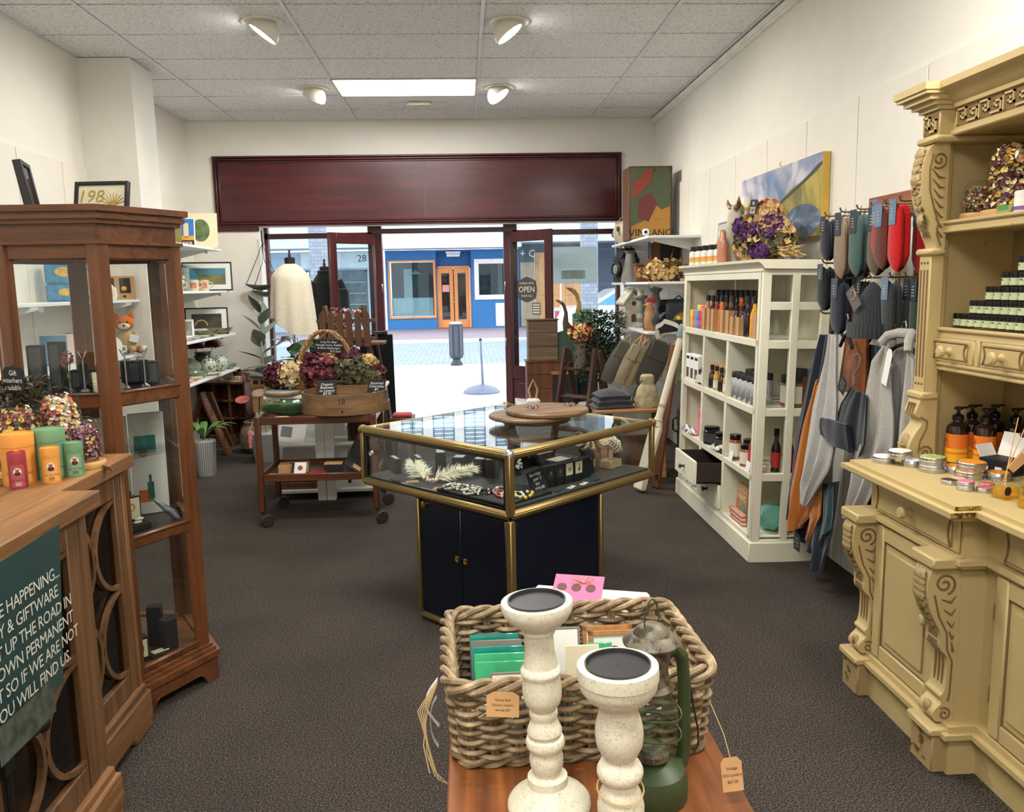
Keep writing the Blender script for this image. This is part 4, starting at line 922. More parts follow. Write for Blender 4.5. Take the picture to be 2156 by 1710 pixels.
for i,(dx,c_,lb)in enumerate(((-0.15,(226,222,210),'white packet low in the basket behind the weave'),(-0.06,(52,92,168),'blue packet low in the basket behind the weave'),(0.03,(226,196,70),'yellow packet low in the basket behind the weave'),(0.085,(232,226,214),'pale packet low in the basket beside yellow one'))):
 t=thing('flat_packet',lb,'packet',in_basket(dx,-0.118,0.012),0,None,(-0.12,0,0))
 MB().bbox(-0.036,0.036,-0.004,0.004,0,0.075,0.001).B('sleeve',plain('packet_%d'%i,c_,0.5),t);MB().box(-0.03,0.03,-0.005,-0.004,0.03,0.05).B('print_band',M_paper if i else plain('grey_print',(120,124,132),0.6),t)
t=thing('white_tray','long white board lying behind the wicker basket','tray',(0.235,1.86,0.60),-0.25)
t.location=(0.26,1.75,0.825);t.rotation_euler=(0,0,-0.3)
MB().bbox(-0.13,0.13,-0.05,0.05,0.02,0.04,0.006).B('board',plain('tray_white',(232,228,214),0.6),t)
MB().bbox(-0.12,0.12,-0.06,-0.05,-0.825,0.03,0.003).B('stand_leg',plain('tray_white',(232,228,214)),t)
t=thing('pink_card','bright pink card with brown dots and raffia bow','card',(0.222,1.702,0.868),0,None,(-1.15,0,-0.3))
MB().bbox(-0.055,0.055,-0.002,0.002,0,0.085,0.001).B('card',plain('pink_card',(222,104,146),0.6),t)
for k in range(3):MB().L([(0.011,0),(0.011,0.001)],14,T_((-0.035+0.032*k,-0.0022,0.045))@R_(PI/2,4,'X')).B('brown_dot',plain('dot_brown',(92,58,48),0.6),t)
rb=MB()
for s in(-1,1):rb.T([(0.01,-0.004,0.06),(0.01+s*0.012,-0.01,0.074),(0.01+s*0.024,-0.01,0.066),(0.012,-0.004,0.059)],0.0016,5)
rb.B('raffia_bow',M_string,t)
t=thing('ribbon_tie','white ribbon and raffia hanging off the left of the basket','ribbon',(-0.058,1.33,TZ+0.12))
MB().S(lambda u,v:(-0.012*S_(PI*u)-0.006,0.012*v+0.02*u,-0.012-0.10*u+0.006*S_(6*u)),14,2,0.0006).S(lambda u,v:(-0.004-0.022*S_(PI*u),0.02+0.012*v,0.01-0.085*u),14,2,0.0006).B('ribbon',plain('organza',(220,218,208),0.6),t)
m=MB()
for k in range(5):m.T([(-0.004,0.002*k,0.015),(-0.022-0.004*k,-0.006,-0.03),(-0.03+0.006*k,-0.012-0.006*k,-0.09-0.012*k),(-0.02+0.009*k,-0.03,-0.13-0.006*k)],0.0011,5)
m.B('raffia',M_string,t)
M_crk=worn('crackled_white',(232,224,200),(110,84,62),0.74,22.0,0.55,crack=85.0)
M_plate=plain('candle_plate_black',(38,38,40),0.42)
def candlestick(label,loc,prof,rtop,rot,strap):
 t=thing('candlestick',label,'candlestick',loc,0,None,rot)
 h=prof[-1][1]
 pr=[]
 for i in range(len(prof)-1):
  a,b=prof[i],prof[i+1];pr+=[a,((a[0]+b[0])/2,(a[1]+b[1])/2)]
 pr.append(prof[-1])
 MB().L(prof+[(rtop*0.80,h),(rtop*0.78,h-0.008)],44).B('turned_body',M_crk,t)
 MB().L([(rtop*0.72,h-0.004),(rtop*0.80,h-0.003),(rtop*0.805,h+0.0035),(rtop*0.76,h+0.0035),(rtop*0.745,h-0.0015),(0.001,h-0.0015)],44,None,True,False).B('candle_plate',M_plate,t)
 return t
def prf(pts,y0,y1,H,ppm):return[(w/ppm,H*(1-(y-y0)/(y1-y0)))for y,w in sorted(pts,key=lambda q:-q[0])]
p1=[(130,222),(160,226),(200,215),(240,190),(275,150),(295,118),(310,106),(335,106),(345,92),(450,94),(560,108),(575,122),(590,130),(606,130),(622,122),(640,118),(700,125),(770,123),(815,110),(845,86),(858,80),(868,90),(895,92),(915,84),(930,84),(965,98),(1000,112),(1014,112),(1024,92),(1040,96),(1055,118),(1080,127),(1110,122),(1130,104),(1145,98),(1180,108),(1235,108),(1285,92),(1300,84),(1312,88),(1322,128),(1372,130),(1385,140),(1420,175),(1470,245),(1500,268),(1530,270)]
candlestick('tall crackled white candlestick with black candle plate',(0.112,1.185,TZ),prf(p1,130,1530,0.332,4150),226/4150,(0.0,-0.045,0),1)
p2=[(515,246),(560,250),(592,248),(600,240),(640,238),(665,226),(690,205),(705,196),(730,160),(755,132),(790,118),(800,116),(840,132),(900,146),(950,149),(1010,142),(1065,116),(1090,96),(1100,92),(1112,100),(1130,124),(1165,142),(1190,144),(1220,134),(1238,112),(1250,100),(1275,106),(1330,132),(1400,146),(1480,144),(1545,122),(1575,104),(1590,130),(1620,140),(1640,180),(1690,240),(1720,244)]
candlestick('shorter crackled white candlestick in front of the lantern',(0.203,1.065,TZ),prf(p2,515,1720,0.283,4420),249/4420,(0.0,-0.02,0),2)
def kraft_tag(label,loc,rot,w,h,lines,string):
 t=thing('price_tag',label,'price tag',loc,0,None,rot)
 MB().prism([(-w/2,-h/2),(w/2,-h/2),(w/2,h*0.36),(w*0.3,h/2),(-w*0.3,h/2),(-w/2,h*0.36)],-0.0005,0.0005).B('card',M_kraft,t)
 for i,s in enumerate(lines):text(s,h*0.13,M_ink,t,(0,h*0.18-i*h*0.2,0.001),(0,0,0),'writing')
 if string:MB().T(string,0.0009,5).B('string',M_string,t)
 return t
kraft_tag('kraft tag tied to the basket rim beside tall candlestick',(0.045,1.235,TZ+0.142),(1.25,0.0,-0.15),0.052,0.038,('Manuka Bark','Ceramic coasters','starting $25'),[(-0.024,-0.012,0),(-0.038,-0.02,0.004),(-0.04,-0.005,0.01)])
kraft_tag('kraft tag hanging from the string of the shorter candlestick',(0.150,1.02,TZ+0.058),(1.35,-0.35,-0.9),0.028,0.06,('Candle','stick','$45'),None)
ml=MB().T([(0.201+0.0325*C_(a),1.065+0.0325*S_(a),TZ+0.100+0.006*S_(a))for a in[2*PI*k/24 for k in range(24)]],0.0012,5,True)
ts=thing('string_loop','jute string looped around the shorter candlestick','string',(0.203,1.065,TZ+0.1));bw(ml,'loop',M_string,ts)
M_lgr=worn('lantern_green',(54,70,36),(36,30,22),0.58,26.0,0.45);M_ltop=worn('lantern_rusty',(104,96,76),(58,46,32),0.5,30.0,0.45)
Ln=thing('hurricane_lantern','old green hurricane lantern behind the shorter candlestick','lantern',(0.274,1.195,TZ),0.55);Ln.scale=(0.95,0.95,1.12)
MB().L([(0.058,0),(0.06,0.004),(0.06,0.03),(0.055,0.042),(0.035,0.052),(0.02,0.056)],32).B('fuel_tank',M_lgr,Ln)
MB().L([(0.02,0.055),(0.03,0.06),(0.03,0.068),(0.022,0.075)],24).B('burner',M_ltop,Ln)
MB().L([(0.028,0.072),(0.042,0.095),(0.046,0.115),(0.042,0.135),(0.032,0.155),(0.03,0.16)],28,None,True,False).B('glass_globe',glass('lantern_glass',(0.8,0.9,0.82),1.0),Ln)
g_=MB()
for z in(0.098,0.128):g_.T([(0.049*C_(a),0.049*S_(a),z+0.004*S_(2*a))for a in[2*PI*k/28 for k in range(28)]],0.0014,5,True)
g_.B('globe_guard',M_lgr,Ln)
MB().L([(0.034,0.158),(0.038,0.164),(0.03,0.17),(0.026,0.19),(0.03,0.2),(0.03,0.222),(0.024,0.228)],24).B('chimney',M_ltop,Ln)
MB().L([(0.046,0.226),(0.047,0.229),(0.036,0.238),(0.03,0.24),(0.026,0.246),(0.012,0.254),(0.001,0.255)],32).B('cap',M_ltop,Ln)
MB().T([(0.016*C_(a),0,0.252+0.036*S_(a))for a in[PI*k/12 for k in range(13)]],0.0014,6).B('lifting_ring',M_lgr,Ln)
for s in(-1,1):
 MB().T([(s*0.05,0,0.02),(s*0.072,0,0.03),(s*0.078,0,0.05),(s*0.076,0,0.15),(s*0.07,0,0.19),(s*0.05,0,0.205),(s*0.02,0,0.2)],[0.012,0.0115,0.011,0.011,0.011,0.010,0.008],12).B('side_tube',M_lgr,Ln)
MB().T([(0.084,0.0,0.165),(0.092,-0.004,0.12),(0.105,-0.006,0.07),(0.108,-0.004,0.045),(0.098,-0.003,0.035)],0.0016,6).B('bail_handle',M_black,Ln)
kraft_tag('kraft tag hanging at the right of the lantern reading sixty seven dollars',(0.392,1.16,TZ+0.05),(1.3,0.0,0.12),0.034,0.05,('Vintage','Old Lantern','$67.00'),[(0,0.022,0),(-0.006,0.06,-0.004),(-0.02,0.105,-0.01)])
# ------------------------------------------------------------------ jewellery counter
CT=0.742;CN=(0.17,3.33)
def cl(x,y,z=0.0):return(CN[0]+x*C_(CT)-y*S_(CT),CN[1]+x*S_(CT)+y*C_(CT),z)
M_gold=plain('gold_anodised',(150,128,80),0.42,0.8,vary=0.03);M_navy=plain('navy_laminate',(8,15,32),0.25,vary=0.1)
M_vel=cloth('black_velvet',(18,19,24),300);M_case=glass('case_glass',(0.955,0.975,0.97),0.95)
J=thing('jewellery_counter','gold-framed glass jewellery counter on a dark blue pedestal','display counter',cl(0,0),CT)
B=0.60;z0,z1=0.605,0.88;Sz=1.01;e=0.019
def edge(ax,a,b,p,q,r=e):
 m=MB()
 if ax=='x':m.bbox(a,b,p-r,p+r,q-r,q+r,r*0.55).bbox(a,b,p-r*1.12,p+r*1.12,q-r*0.25,q+r*0.25,0.002)
 elif ax=='y':m.bbox(p-r,p+r,a,b,q-r,q+r,r*0.55).bbox(p-r*1.12,p+r*1.12,a,b,q-r*0.25,q+r*0.25,0.002)
 else:m.bbox(p-r,p+r,q-r,q+r,a,b,r*0.55).bbox(p-r*1.12,p+r*0.2,q-r*1.12,q+r*0.2,a,b,0.004)
 return m
for z in(z0,z1-e):
 edge('x',0,Sz,0.0,z).B('frame_rail',M_gold,J);edge('y',0,Sz,0.0,z).B('frame_rail',M_gold,J)
 edge('x',0,Sz,Sz,z,0.012).B('frame_rail',M_gold,J);edge('y',0,Sz,Sz,z,0.012).B('frame_rail',M_gold,J)
for p,q in((0,0),(Sz,0),(0,Sz),(Sz,Sz)):
 edge('z',z0,z1-e,p,q,e if(p==0 and q==0)else 0.014).B('frame_post',M_gold,J)
 MB().ball((p,q,z1-e),0.024,14,8).B('corner_cap',M_steel if p+q<0.1 else M_gold,J)
MB().box(0.012,Sz-0.012,0.012,Sz-0.012,z0-0.006,z0+0.028).B('display_floor',M_vel,J)
MB().box(0.01,Sz-0.01,0.01,Sz-0.01,z1-0.012,z1-0.006).B('top_pane',M_case,J)
MB().box(e,Sz-e,-0.003,0.003,z0+e,z1-2*e).B('side_pane',M_case,J)
MB().box(-0.003,0.003,e,0.66,z0+e,z1-2*e).B('sliding_pane',M_case,J);MB().box(0.006,0.011,0.62,Sz-e,z0+e,z1-2*e).B('sliding_pane',M_case,J)
MB().box(e,Sz-e,Sz-0.003,Sz+0.003,z0+e,z1-2*e).B('side_pane',M_case,J);MB().box(Sz-0.003,Sz+0.003,e,Sz-e,z0+e,z1-2*e).B('side_pane',M_case,J)
m=MB()
for q in(z0+e+0.004,z1-2*e-0.004):m.box(-0.006,0.013,e,Sz-e,q-0.006,q+0.006)
m.box(-0.006,0.013,e,e+0.012,z0+e,z1-2*e).box(-0.006,0.013,Sz-e-0.012,Sz-e,z0+e,z1-2*e);m.B('sliding_track',M_blackg,J)
MB().L([(0.014,-0.004),(0.016,0),(0.012,0.008),(0.006,0.006)],18,T_((-0.004,Sz-0.07,0.75))@R_(-PI/2,4,'Y')).B('lock',M_steel,J)
MB().box(0.004,B,0.004,B,0.0,z0-0.02).B('pedestal',M_navy,J)
for a,b in((0.03,0.305),(0.309,B-0.012)):
 d=MB().bbox(-0.002,0.006,a,b,0.05,z0-0.03,0.002).B('door',M_navy,J)
 y=b-0.025 if a<0.1 else a+0.025
 MB().L([(0.014,0),(0.015,0.003),(0.009,0.005),(0.006,0.002)],18,T_((-0.002,y,0.345))@R_(-PI/2,4,'Y')).B('finger_pull',M_brass,d)
MB().L([(0.016,0),(0.016,0.012),(0.009,0.016),(0.008,0.01)],14,T_((-0.002,B-0.05,0.56))@R_(-PI/2,4,'Y')).B('lock',M_brass,J)
for p,q,r in((0,0,0.02),(B,0,0.012),(0,B,0.012)):edge('z',0.02,z0-0.02,p,q,r).B('pedestal_post',M_gold,J)
edge('x',0,B,0,0.022,0.014).B('pedestal_rail',M_gold,J);edge('y',0,B,0,0.022,0.014).B('pedestal_rail',M_gold,J)
M_brd=wood('board_acacia',(86,62,38),(142,110,74),'X',0.45);M_brd2=wood('board_dark',(66,42,26),(112,76,48),'X',0.5)
def round_board(label,x,y,z,r,mat,th=0.02,tilt=0.0):
 t=thing('round_board',label,'board',cl(x,y,z),0.4,'round serving boards on the glass counter')
 MB().L([(r-0.008,0),(r,0.005),(r,th-0.006),(r-0.006,th),(0.001,th)],52).B('disc',mat,t);return t
round_board('darker round board at the bottom of the counter stack',0.615,0.42,z1+0.001,0.175,M_brd2)
rb=round_board('round board overhanging left in the counter stack',0.585,0.425,z1+0.0215,0.205,M_brd)
rb=round_board('top round carved wooden board on the glass counter',0.655,0.375,z1+0.042,0.205,M_brd,0.022)
text('PROVENANCE',0.035,plain('engraved',(92,60,34),0.8),rb,(-0.02,-0.16,0.0225),(0,0,-0.1),'engraving')
for i,(x,y)in enumerate(((0.60,0.42),(0.78,0.33))):
 t=thing('key_fob',['silver bow key fob in the middle of the top board','silver key fob at the right rim of the top board'][i],'key fob',cl(x,y,z1+0.064),0.3)
 m=MB()
 for s in(-1,1):m.S(lambda u,v,s=s:(s*(0.004+0.026*u),0.012*(v-0.5)*(0.6+u),0.004+0.014*S_(PI*u)),8,3,0.001)
 m.ball((0,0,0.006),0.007,8,6).B('bow',plain('pewter',(120,118,118),0.35,0.8),t)
 MB().bbox(0.01,0.05,0.016,0.044,0.0,0.002,0.0005).B('kraft_label',plain('copper_card',(170,104,70),0.7),t)
ZV=z0+0.0285
def jbox(label,x,y,rz,w,d,h,face=None,group=None,mark=None,open_=False):
 t=thing('jewellery_box',label,'jewellery box',cl(x,y,ZV),CT+rz,group)
 MB().bbox(-w/2,w/2,-d/2,d/2,0,h,0.002).B('box_body',M_black,t)
 if face is not None:
  f=MB().bbox(-w/2+0.006,w/2-0.006,-d/2-0.0012,-d/2,h*0.38,h-0.006,0.0004).B('display_card',face,t)
  if mark=='spiral':MB().T([((0.003+0.0011*k)*0.9*C_(k*0.75),-d/2-0.002,h*0.68+(0.003+0.0011*k)*0.9*S_(k*0.75))for k in range(10)],0.0015,5).B('pendant',M_ink,f)
  if mark=='hook':MB().T([(0.0,-d/2-0.002,h*0.85),(0.004,-d/2-0.002,h*0.72),(0.006,-d/2-0.002,h*0.6),(0.0,-d/2-0.002,h*0.52),(-0.006,-d/2-0.002,h*0.6),(-0.002,-d/2-0.002,h*0.66)],[0.001,0.002,0.003,0.0035,0.0025,0.001],6).B('pendant',M_ink,f)
  if mark=='silver':MB().ball((0,-d/2-0.002,h*0.66),0.007,8,6,None,(1,0.2,1.3)).B('pendant',M_steel,f)
 return t
M_dcard=plain('dark_card',(52,50,54),0.6,vary=0.3,vscale=80)
gj='black pendant boxes behind the front pane'
for i,(x,y,f,mk,lb)in enumerate(((0.385,0.135,M_dcard,'silver','black pendant box with dark card beside the chalk card'),(0.445,0.13,M_dcard,'silver','second black pendant box with dark card from the chalk card'),(0.505,0.125,M_cream,'spiral','black pendant box with a black spiral pendant'),(0.567,0.12,M_cream,'hook','black pendant box with a black fish-hook pendant'),(0.64,0.13,None,None,'plain black pendant box right of the hook pendant'),(0.70,0.16,M_dcard,'silver','taller black pendant box beside the shell display'))):
 jbox(lb,x,y,0.0,0.06,0.036,0.10+(0.02 if i==5 else 0),f,gj,mk)
for i,(x,y,rz,w,d,h,lb)in enumerate(((0.13,0.93,1.2,0.10,0.03,0.075,'black box with faint lettering behind the left feather'),(0.22,0.86,1.1,0.10,0.03,0.075,'second black box behind the left feather'),(0.32,0.66,0.6,0.07,0.06,0.085,'square black box right of the left feather'),(0.36,0.55,0.5,0.07,0.06,0.085,'square black box before the pearl bust'),(0.34,0.45,0.7,0.08,0.06,0.10,'tall open black box near the chalk card'),(0.52,0.62,0.2,0.12,0.05,0.075,'long black box at the middle of the display'),(0.30,0.78,0.9,0.1,0.05,0.10,'black box right of the second feather box'),(0.44,0.74,0.5,0.12,0.05,0.10,'wide black box at the left back of the display'),(0.58,0.78,0.2,0.12,0.05,0.11,'wide black box at the middle back of the display'),(0.62,0.5,0.1,0.1,0.05,0.12,'tall black box with green fern print'),(0.72,0.36,0.0,0.12,0.09,0.045,'low black tray with cream insert'),(0.74,0.5,0.0,0.12,0.09,0.06,'low black tray behind the cream insert tray'))):
 t=jbox(lb,x,y,rz,w,d,h)
 MB().bbox(-w/2+0.006,w/2-0.006,-d/2+0.006,d/2-0.006,h,h+0.0015,0.0004).B('insert',M_cream if i in(10,11)else plain('box_grey',(150,152,156),0.5),t)
 if i==9:
  m=MB()
  for k in range(6):
   for s in(-1,1):m.T([(0,-d/2-0.001,0.05+0.008*k),(s*0.014*(1-k/8),-d/2-0.001,0.06+0.008*k)],0.0016,5)
  m.B('fern_print',plain('fern_green',(96,150,96),0.6),t)
t=thing('chalk_card','black card chalked Earrings pair 2 for $30 in the counter','sign',cl(0.30,0.105,ZV),0,None,(-0.25,-0.15,CT-0.12))
MB().bbox(-0.048,0.048,-0.002,0.002,0,0.10,0.0005).B('card',M_slate,t)
for i,s in enumerate(('Earrings','pair 2','for','$30.00')):text(s,0.020,M_chalk,t,(-0.004+0.006*(i%2),-0.003,0.082-0.022*i),FACE_CAM,'chalk_writing',shear=0.2)
def feather(label,x,y,rz,L):
 t=thing('feather_plume',label,'feather',cl(x,y,ZV+0.004),rz);rng=Rn(int(x*1000))
 MB().T([(0,0,0),(L*0.5,0.01,0.02),(L,0.0,0.045)],[0.003,0.002,0.0008],6).B('quill',M_cream,t)
 m=MB()
 for k in range(760):
  u=rng.uniform(0.08,1.0);s=rng.choice((-1,1));l=rng.uniform(0.045,0.085)*(1.1-0.35*u)
  p=Vector((L*u,0.01*S_(PI*u),0.03*u+0.01));d=Vector((0.55+rng.uniform(-0.3,0.5),s*rng.uniform(0.3,1),rng.uniform(-0.1,0.9))).normalized()
  q=p+d*l*0.5+Vector((0,0,0.004));r=p+d*l+Vector((0,0,-0.006));w=Vector((0.0018,0,0.0012))
  m.add([p-w,p+w,q+w*0.9,q-w*0.9,r],[(0,1,2,3),(3,2,4)],True)
 o=m.B('barbs',plain('feather_cream',(238,232,206),0.9),t);o['kind']='stuff'
 for k in range(16):
  a=rng.uniform(0,6.28);MB().ball((0.01+0.006*k*0.6*C_(a),0.014*S_(a),0.012),0.006,7,5).B('shell_bead',plain('bead_peach',(222,188,160),0.4),t)
 return t
feather('cream feather plume with shell beads, left of the pair',0.10,0.66,1.9,0.19);feather('cream feather plume with shell beads, right of the pair',0.09,0.60,0.35,0.20)
for i,(x,y)in enumerate(((0.05,0.70),(0.03,0.50))):
 t=thing('price_card',['kraft price card under the left feather plume','kraft price card under the right feather plume'][i],'price card',cl(x,y,ZV),0.2+i);MB().bbox(-0.03,0.03,-0.018,0.018,0,0.002,0.0005).B('card',M_kraft,t)
t=thing('bead_tray','black tray of beaded necklaces at the counter corner','tray',cl(0.17,0.26,ZV),CT)
MB().bbox(-0.16,0.14,-0.22,0.22,0,0.012,0.004).B('tray',M_black,t)
BE=[((226,222,210),'pearl'),((40,38,42),'jet'),((150,140,120),'stone'),((196,64,56),'coral'),((236,206,66),'yellow'),((110,150,130),'jade')]
rng=Rn(21)
for k in range(9):
 n=thing('bead_necklace',['pearl and jet necklace at the left end of the bead tray','pearl necklace second from the left on the bead tray','mixed stone necklace third along the bead tray','pearl necklace in the middle of the bead tray','jet bead necklace in the middle of the bead tray','stone bead necklace right of the middle of the tray','coral bead necklace under the corner post','pale stone necklace by the corner post','yellow bead necklace at the near corner'][k],'necklace',cl(0.06+0.018*(k%3)+(0.06 if k>4 else 0),0.43-0.045*k,ZV+0.0125),rng.uniform(0,6));R=0.055
 main=BE[(0,0,2,0,1,2,3,0,4)[k]]
 for i in range(30):
  a=2*PI*i/30;c_,nm=main if rng.random()<0.6 else rng.choice(BE[:3]);r=0.0062 if k!=8 else 0.008
  if k==8 and i%3:continue
  MB().ball((R*C_(a)*(1+0.2*S_(3*a))*0.9,R*0.7*S_(a)*(1+0.15*C_(2*a)),r),r*rng.uniform(0.8,1.1),8,6).B('bead',plain('bead_'+nm,c_,0.2),n)
def hand_display(label,x,y,rz,dark):
 t=thing('bracelet_display',label,'display',cl(x,y,ZV),CT+rz)
 MB().bbox(-0.05,0.05,-0.035,0.035,0,0.04,0.003).B('block',wood('block_pine',(176,146,100),(206,180,136),'X',0.6),t)
 P=[(-0.05,0,0.155),(-0.02,0,0.14),(0.02,0,0.115),(0.06,0,0.09),(0.095,0,0.07)]
 MB().T(P,[0.024,0.027,0.026,0.024,0.014],14).T([(0.0,0,0.03),(0.0,0,0.12)],0.012,8).B('padded_arm',plain('natural_pad',(206,180,142),0.8),t)
 rng=Rn(int(x*99));m=MB()
 for j in range(5):
  u=j/4*0.62;i=min(3,int(u*4));f=u*4-i;c=Vector(P[i]).lerp(Vector(P[i+1]),f)
  b=MB()
  for k in range(15):
   a=2*PI*k/15;o=Vector((0.35*C_(a)*0.6,S_(a),C_(a)))*0.031;b.ball(c+o,rng.uniform(0.0065,0.009),7,5)
  b.B('shell_bracelet',plain('bead_dark_shell',(92,76,60),0.5)if dark and j%2 else plain('shell_pale',(222,208,182),0.5),t)
 return t
hand_display('padded arm with shell bracelets and dark bands, left of pair',0.80,0.26,0.1,True);hand_display('padded arm with pale shell bracelets at the counter right end',0.90,0.17,0.1,False)
t=thing('pearl_bust','dark bust draped with pearls and silver beads','display',cl(0.46,0.42,ZV),CT)
MB().L([(0.045,0),(0.04,0.01),(0.02,0.06),(0.03,0.10),(0.028,0.13),(0.012,0.15)],16,None,True,True,1,0.6).B('bust',M_black,t)
rng=Rn(4)
for k in range(44):
 a=rng.uniform(-PI,0);z=rng.uniform(0.03,0.14);MB().ball((0.04*C_(a),0.03*S_(a),z),0.006,7,5).B('pearl',plain('bead_pearl',(226,222,210),0.2),t)
for i,(x,y)in enumerate(((0.44,0.045),(0.54,0.05),(0.36,0.04),(0.60,0.055))):
 t=thing('earring_card','%s pale earring card from the corner, lying before the pendant boxes'%ORD[i],'earrings',cl(0.36+0.09*i,0.05,ZV),CT+0.3)
 MB().bbox(-0.03,0.03,-0.012,0.012,0,0.0015,0.0004).B('card',M_cream if i in(1,2)else M_black,t)
 for s in(-1,1):MB().T([(s*0.012,0,0.002),(s*0.012,0.004,0.006),(s*0.016,-0.006,0.005)],0.0014,5).B('earring',M_steel,t)
# ------------------------------------------------------------------ white painted shelf unit by the right wall
M_wc=worn('cream_white_paint',(232,228,206),(120,96,60),0.745,5.0,0.5,streak=(1,1,3));M_wci=plain('cream_inner',(222,216,190),0.55)
U=thing('white_shelf_unit','cream-white distressed shelf unit with cubbyholes against right wall','shelf unit',(1.548,4.36,0),0,None,(0,0.024,0))
UL,UD=1.58,0.375
def ub(mb,name,mat=None,parent=None):return mb.B(name,mat or M_wc,parent or U)
ub(MB().bbox(-0.012,UD,-0.012,UL+0.01,0.0,0.115,0.004).bbox(0,UD,0,UL,0.112,0.128,0.004),'plinth')
ub(MB().bbox(0.0,0.035,0.012,0.066,0.12,1.60,0.003),'post');ub(MB().bbox(0.0,0.035,UL-0.06,UL-0.006,0.12,1.60,0.003),'post')
ub(MB().bbox(0.0,0.035,0.06,UL-0.06,1.555,1.60,0.003),'top_rail')
ub(MB().bbox(-0.005,UD,0.0,UL,1.595,1.612,0.003).prism([(0.0,1.612),(-0.02,1.635),(-0.035,1.645),(-0.038,1.66),(UD,1.66),(UD,1.612)],-0.03,UL+0.03,'Y'),'cornice')
for z0_,z1_,nm in((1.192,1.232,'shelf'),(0.82,0.86,'shelf'),(0.452,0.49,'shelf'),(0.125,0.145,'shelf')):ub(MB().bbox(0.0,UD-0.012,0.03,UL-0.02,z0_,z1_,0.003),nm)
bk_=MB()
for k in range(16):bk_.bbox(UD-0.012,UD,0.03+0.095*k,0.03+0.095*k+0.0935,0.13,1.6,0.003)
ub(bk_,'back_boards',M_wci)
CY=[0.066,0.55,1.045,UL-0.06]
for y in CY[1:3]:
 for a,b in((0.145,0.452),(0.49,0.82),(0.86,1.192)):ub(MB().bbox(0.0,UD-0.012,y-0.016,y+0.016,a,b,0.003),'divider')
ub(MB().box(0.035,UD-0.01,UL-0.025,UL-0.01,0.12,1.6),'end_panel')
for a in(0.0,0.165,UD-0.05):ub(MB().bbox(a,a+0.05 if a!=0.165 else a+0.042,0.0,0.03,0.12,1.6,0.003),'end_stile')
SR=[0.145,0.48,0.84,1.208,1.415,1.60]
for i,z in enumerate(SR):
 h=0.03 if i else 0.0;ub(MB().bbox(0.03,UD-0.03,0.002,0.028,z-h*0.6-0.004,z+h*0.6+0.004,0.003),'end_rail')
for i in range(5):
 for a,b in((0.05,0.165),(0.207,UD-0.05)):ub(MB().box(a,b,0.013,0.017,SR[i]+0.018,SR[i+1]-0.018),'end_pane',M_clear)
def udrawer(z0_,z1_,out):
 d=ub(MB().bbox(-out-0.014,-out+0.004,CY[1]+0.018,CY[2]-0.018,z0_,z1_,0.003),'drawer')
 m=MB()
 for y in(CY[1]+0.022,CY[2]-0.034):m.box(-out,-out+0.33,y,y+0.012,z0_+0.01,z1_-0.012)
 m.box(-out,-out+0.33,CY[1]+0.022,CY[2]-0.022,z0_+0.008,z0_+0.016).box(-out+0.318,-out+0.33,CY[1]+0.022,CY[2]-0.022,z0_+0.01,z1_-0.012)
 m.B('drawer_box',plain('dark_drawer',(44,30,26),0.6),d)
 MB().L([(0.012,0),(0.007,0.008),(0.007,0.016),(0.015,0.026),(0.012,0.034),(0.001,0.036)],14,T_((-out-0.014,(CY[1]+CY[2])/2,(z0_+z1_)/2))@R_(-PI/2,4,'Y')).B('knob',plain('dark_knob',(48,34,34),0.35),d)
udrawer(0.302,0.45,0.155);udrawer(0.15,0.298,0.0)
def ul(x,y,z):
 c,s=C_(0.024),S_(0.024);return(1.548+x*c+z*s,4.36+y,-x*s+z*c+0.001)
ULEAN=(0,0.024,0)
def sauce_bottle(label,loc,liquid,h=0.19,r=0.024,cap=M_black,sleeve=True,group=None,lab=None):
 t=thing('sauce_bottle',label,'bottle',loc,0,group,ULEAN)
 MB().L([(r*0.95,0),(r,0.004),(r,h*0.52),(r*0.85,h*0.62),(r*0.48,h*0.72),(r*0.44,h*0.86)],16).B('bottle_body',plain('liquid_%d_%d_%d'%liquid,liquid,0.12,coat=0.6,vary=0.2,vscale=30),t)
 MB().L([(r*0.56,h*0.84),(r*0.58,h*0.86),(r*0.58,h),(r*0.5,h*1.01)],14).B('cap',cap,t)
 if lab is not None:MB().L([(r*1.02,h*0.1),(r*1.02,h*0.46)],16,None,True,False).B('label_band',lab,t)
 if sleeve:
  w=r*1.25;m=MB();e_=0.002
  m.box(-w,-w+e_,-w,w,0,h*0.62).box(w-e_,w,-w,w,0,h*0.62).box(-w,w,-w,-w+e_,0,h*0.62).box(-w,w,w-e_,w,0,h*0.62);m.B('kraft_sleeve',M_kraft,t)
 return t
LQ=[(150,44,30),(206,110,40),(58,26,30),(196,92,40),(40,22,26),(52,24,30),(222,160,40),(226,176,60)]
gs='sauce bottles in kraft sleeves on the top shelf'
names=['ruby','orange','plum','amber','dark plum','damson','mustard','golden']
for k in range(11):
 q=[1,2,0,1,4,5,2,5,4,6,7][k]
 sauce_bottle('%s %s sauce bottle from the far end in the front sleeve row'%(ORD[k],names[q]),ul(0.045+0.004*(k%2),1.12-0.098*k,1.233),LQ[q],0.225 if k not in(6,7)else 0.17,0.025,M_black,k%5!=3 and k!=9,gs)
for k in range(9):
 q=[0,1,2,3,4,3,5,4,0][k]
 sauce_bottle('%s %s sauce bottle from the far end in the back row'%(ORD[k],names[q]),ul(0.12,1.15-0.095*k,1.233),LQ[q],0.26,0.027,M_black,False,'unsleeved sauce bottles behind the sleeve row',plain('pale_label',(226,220,206),0.6))
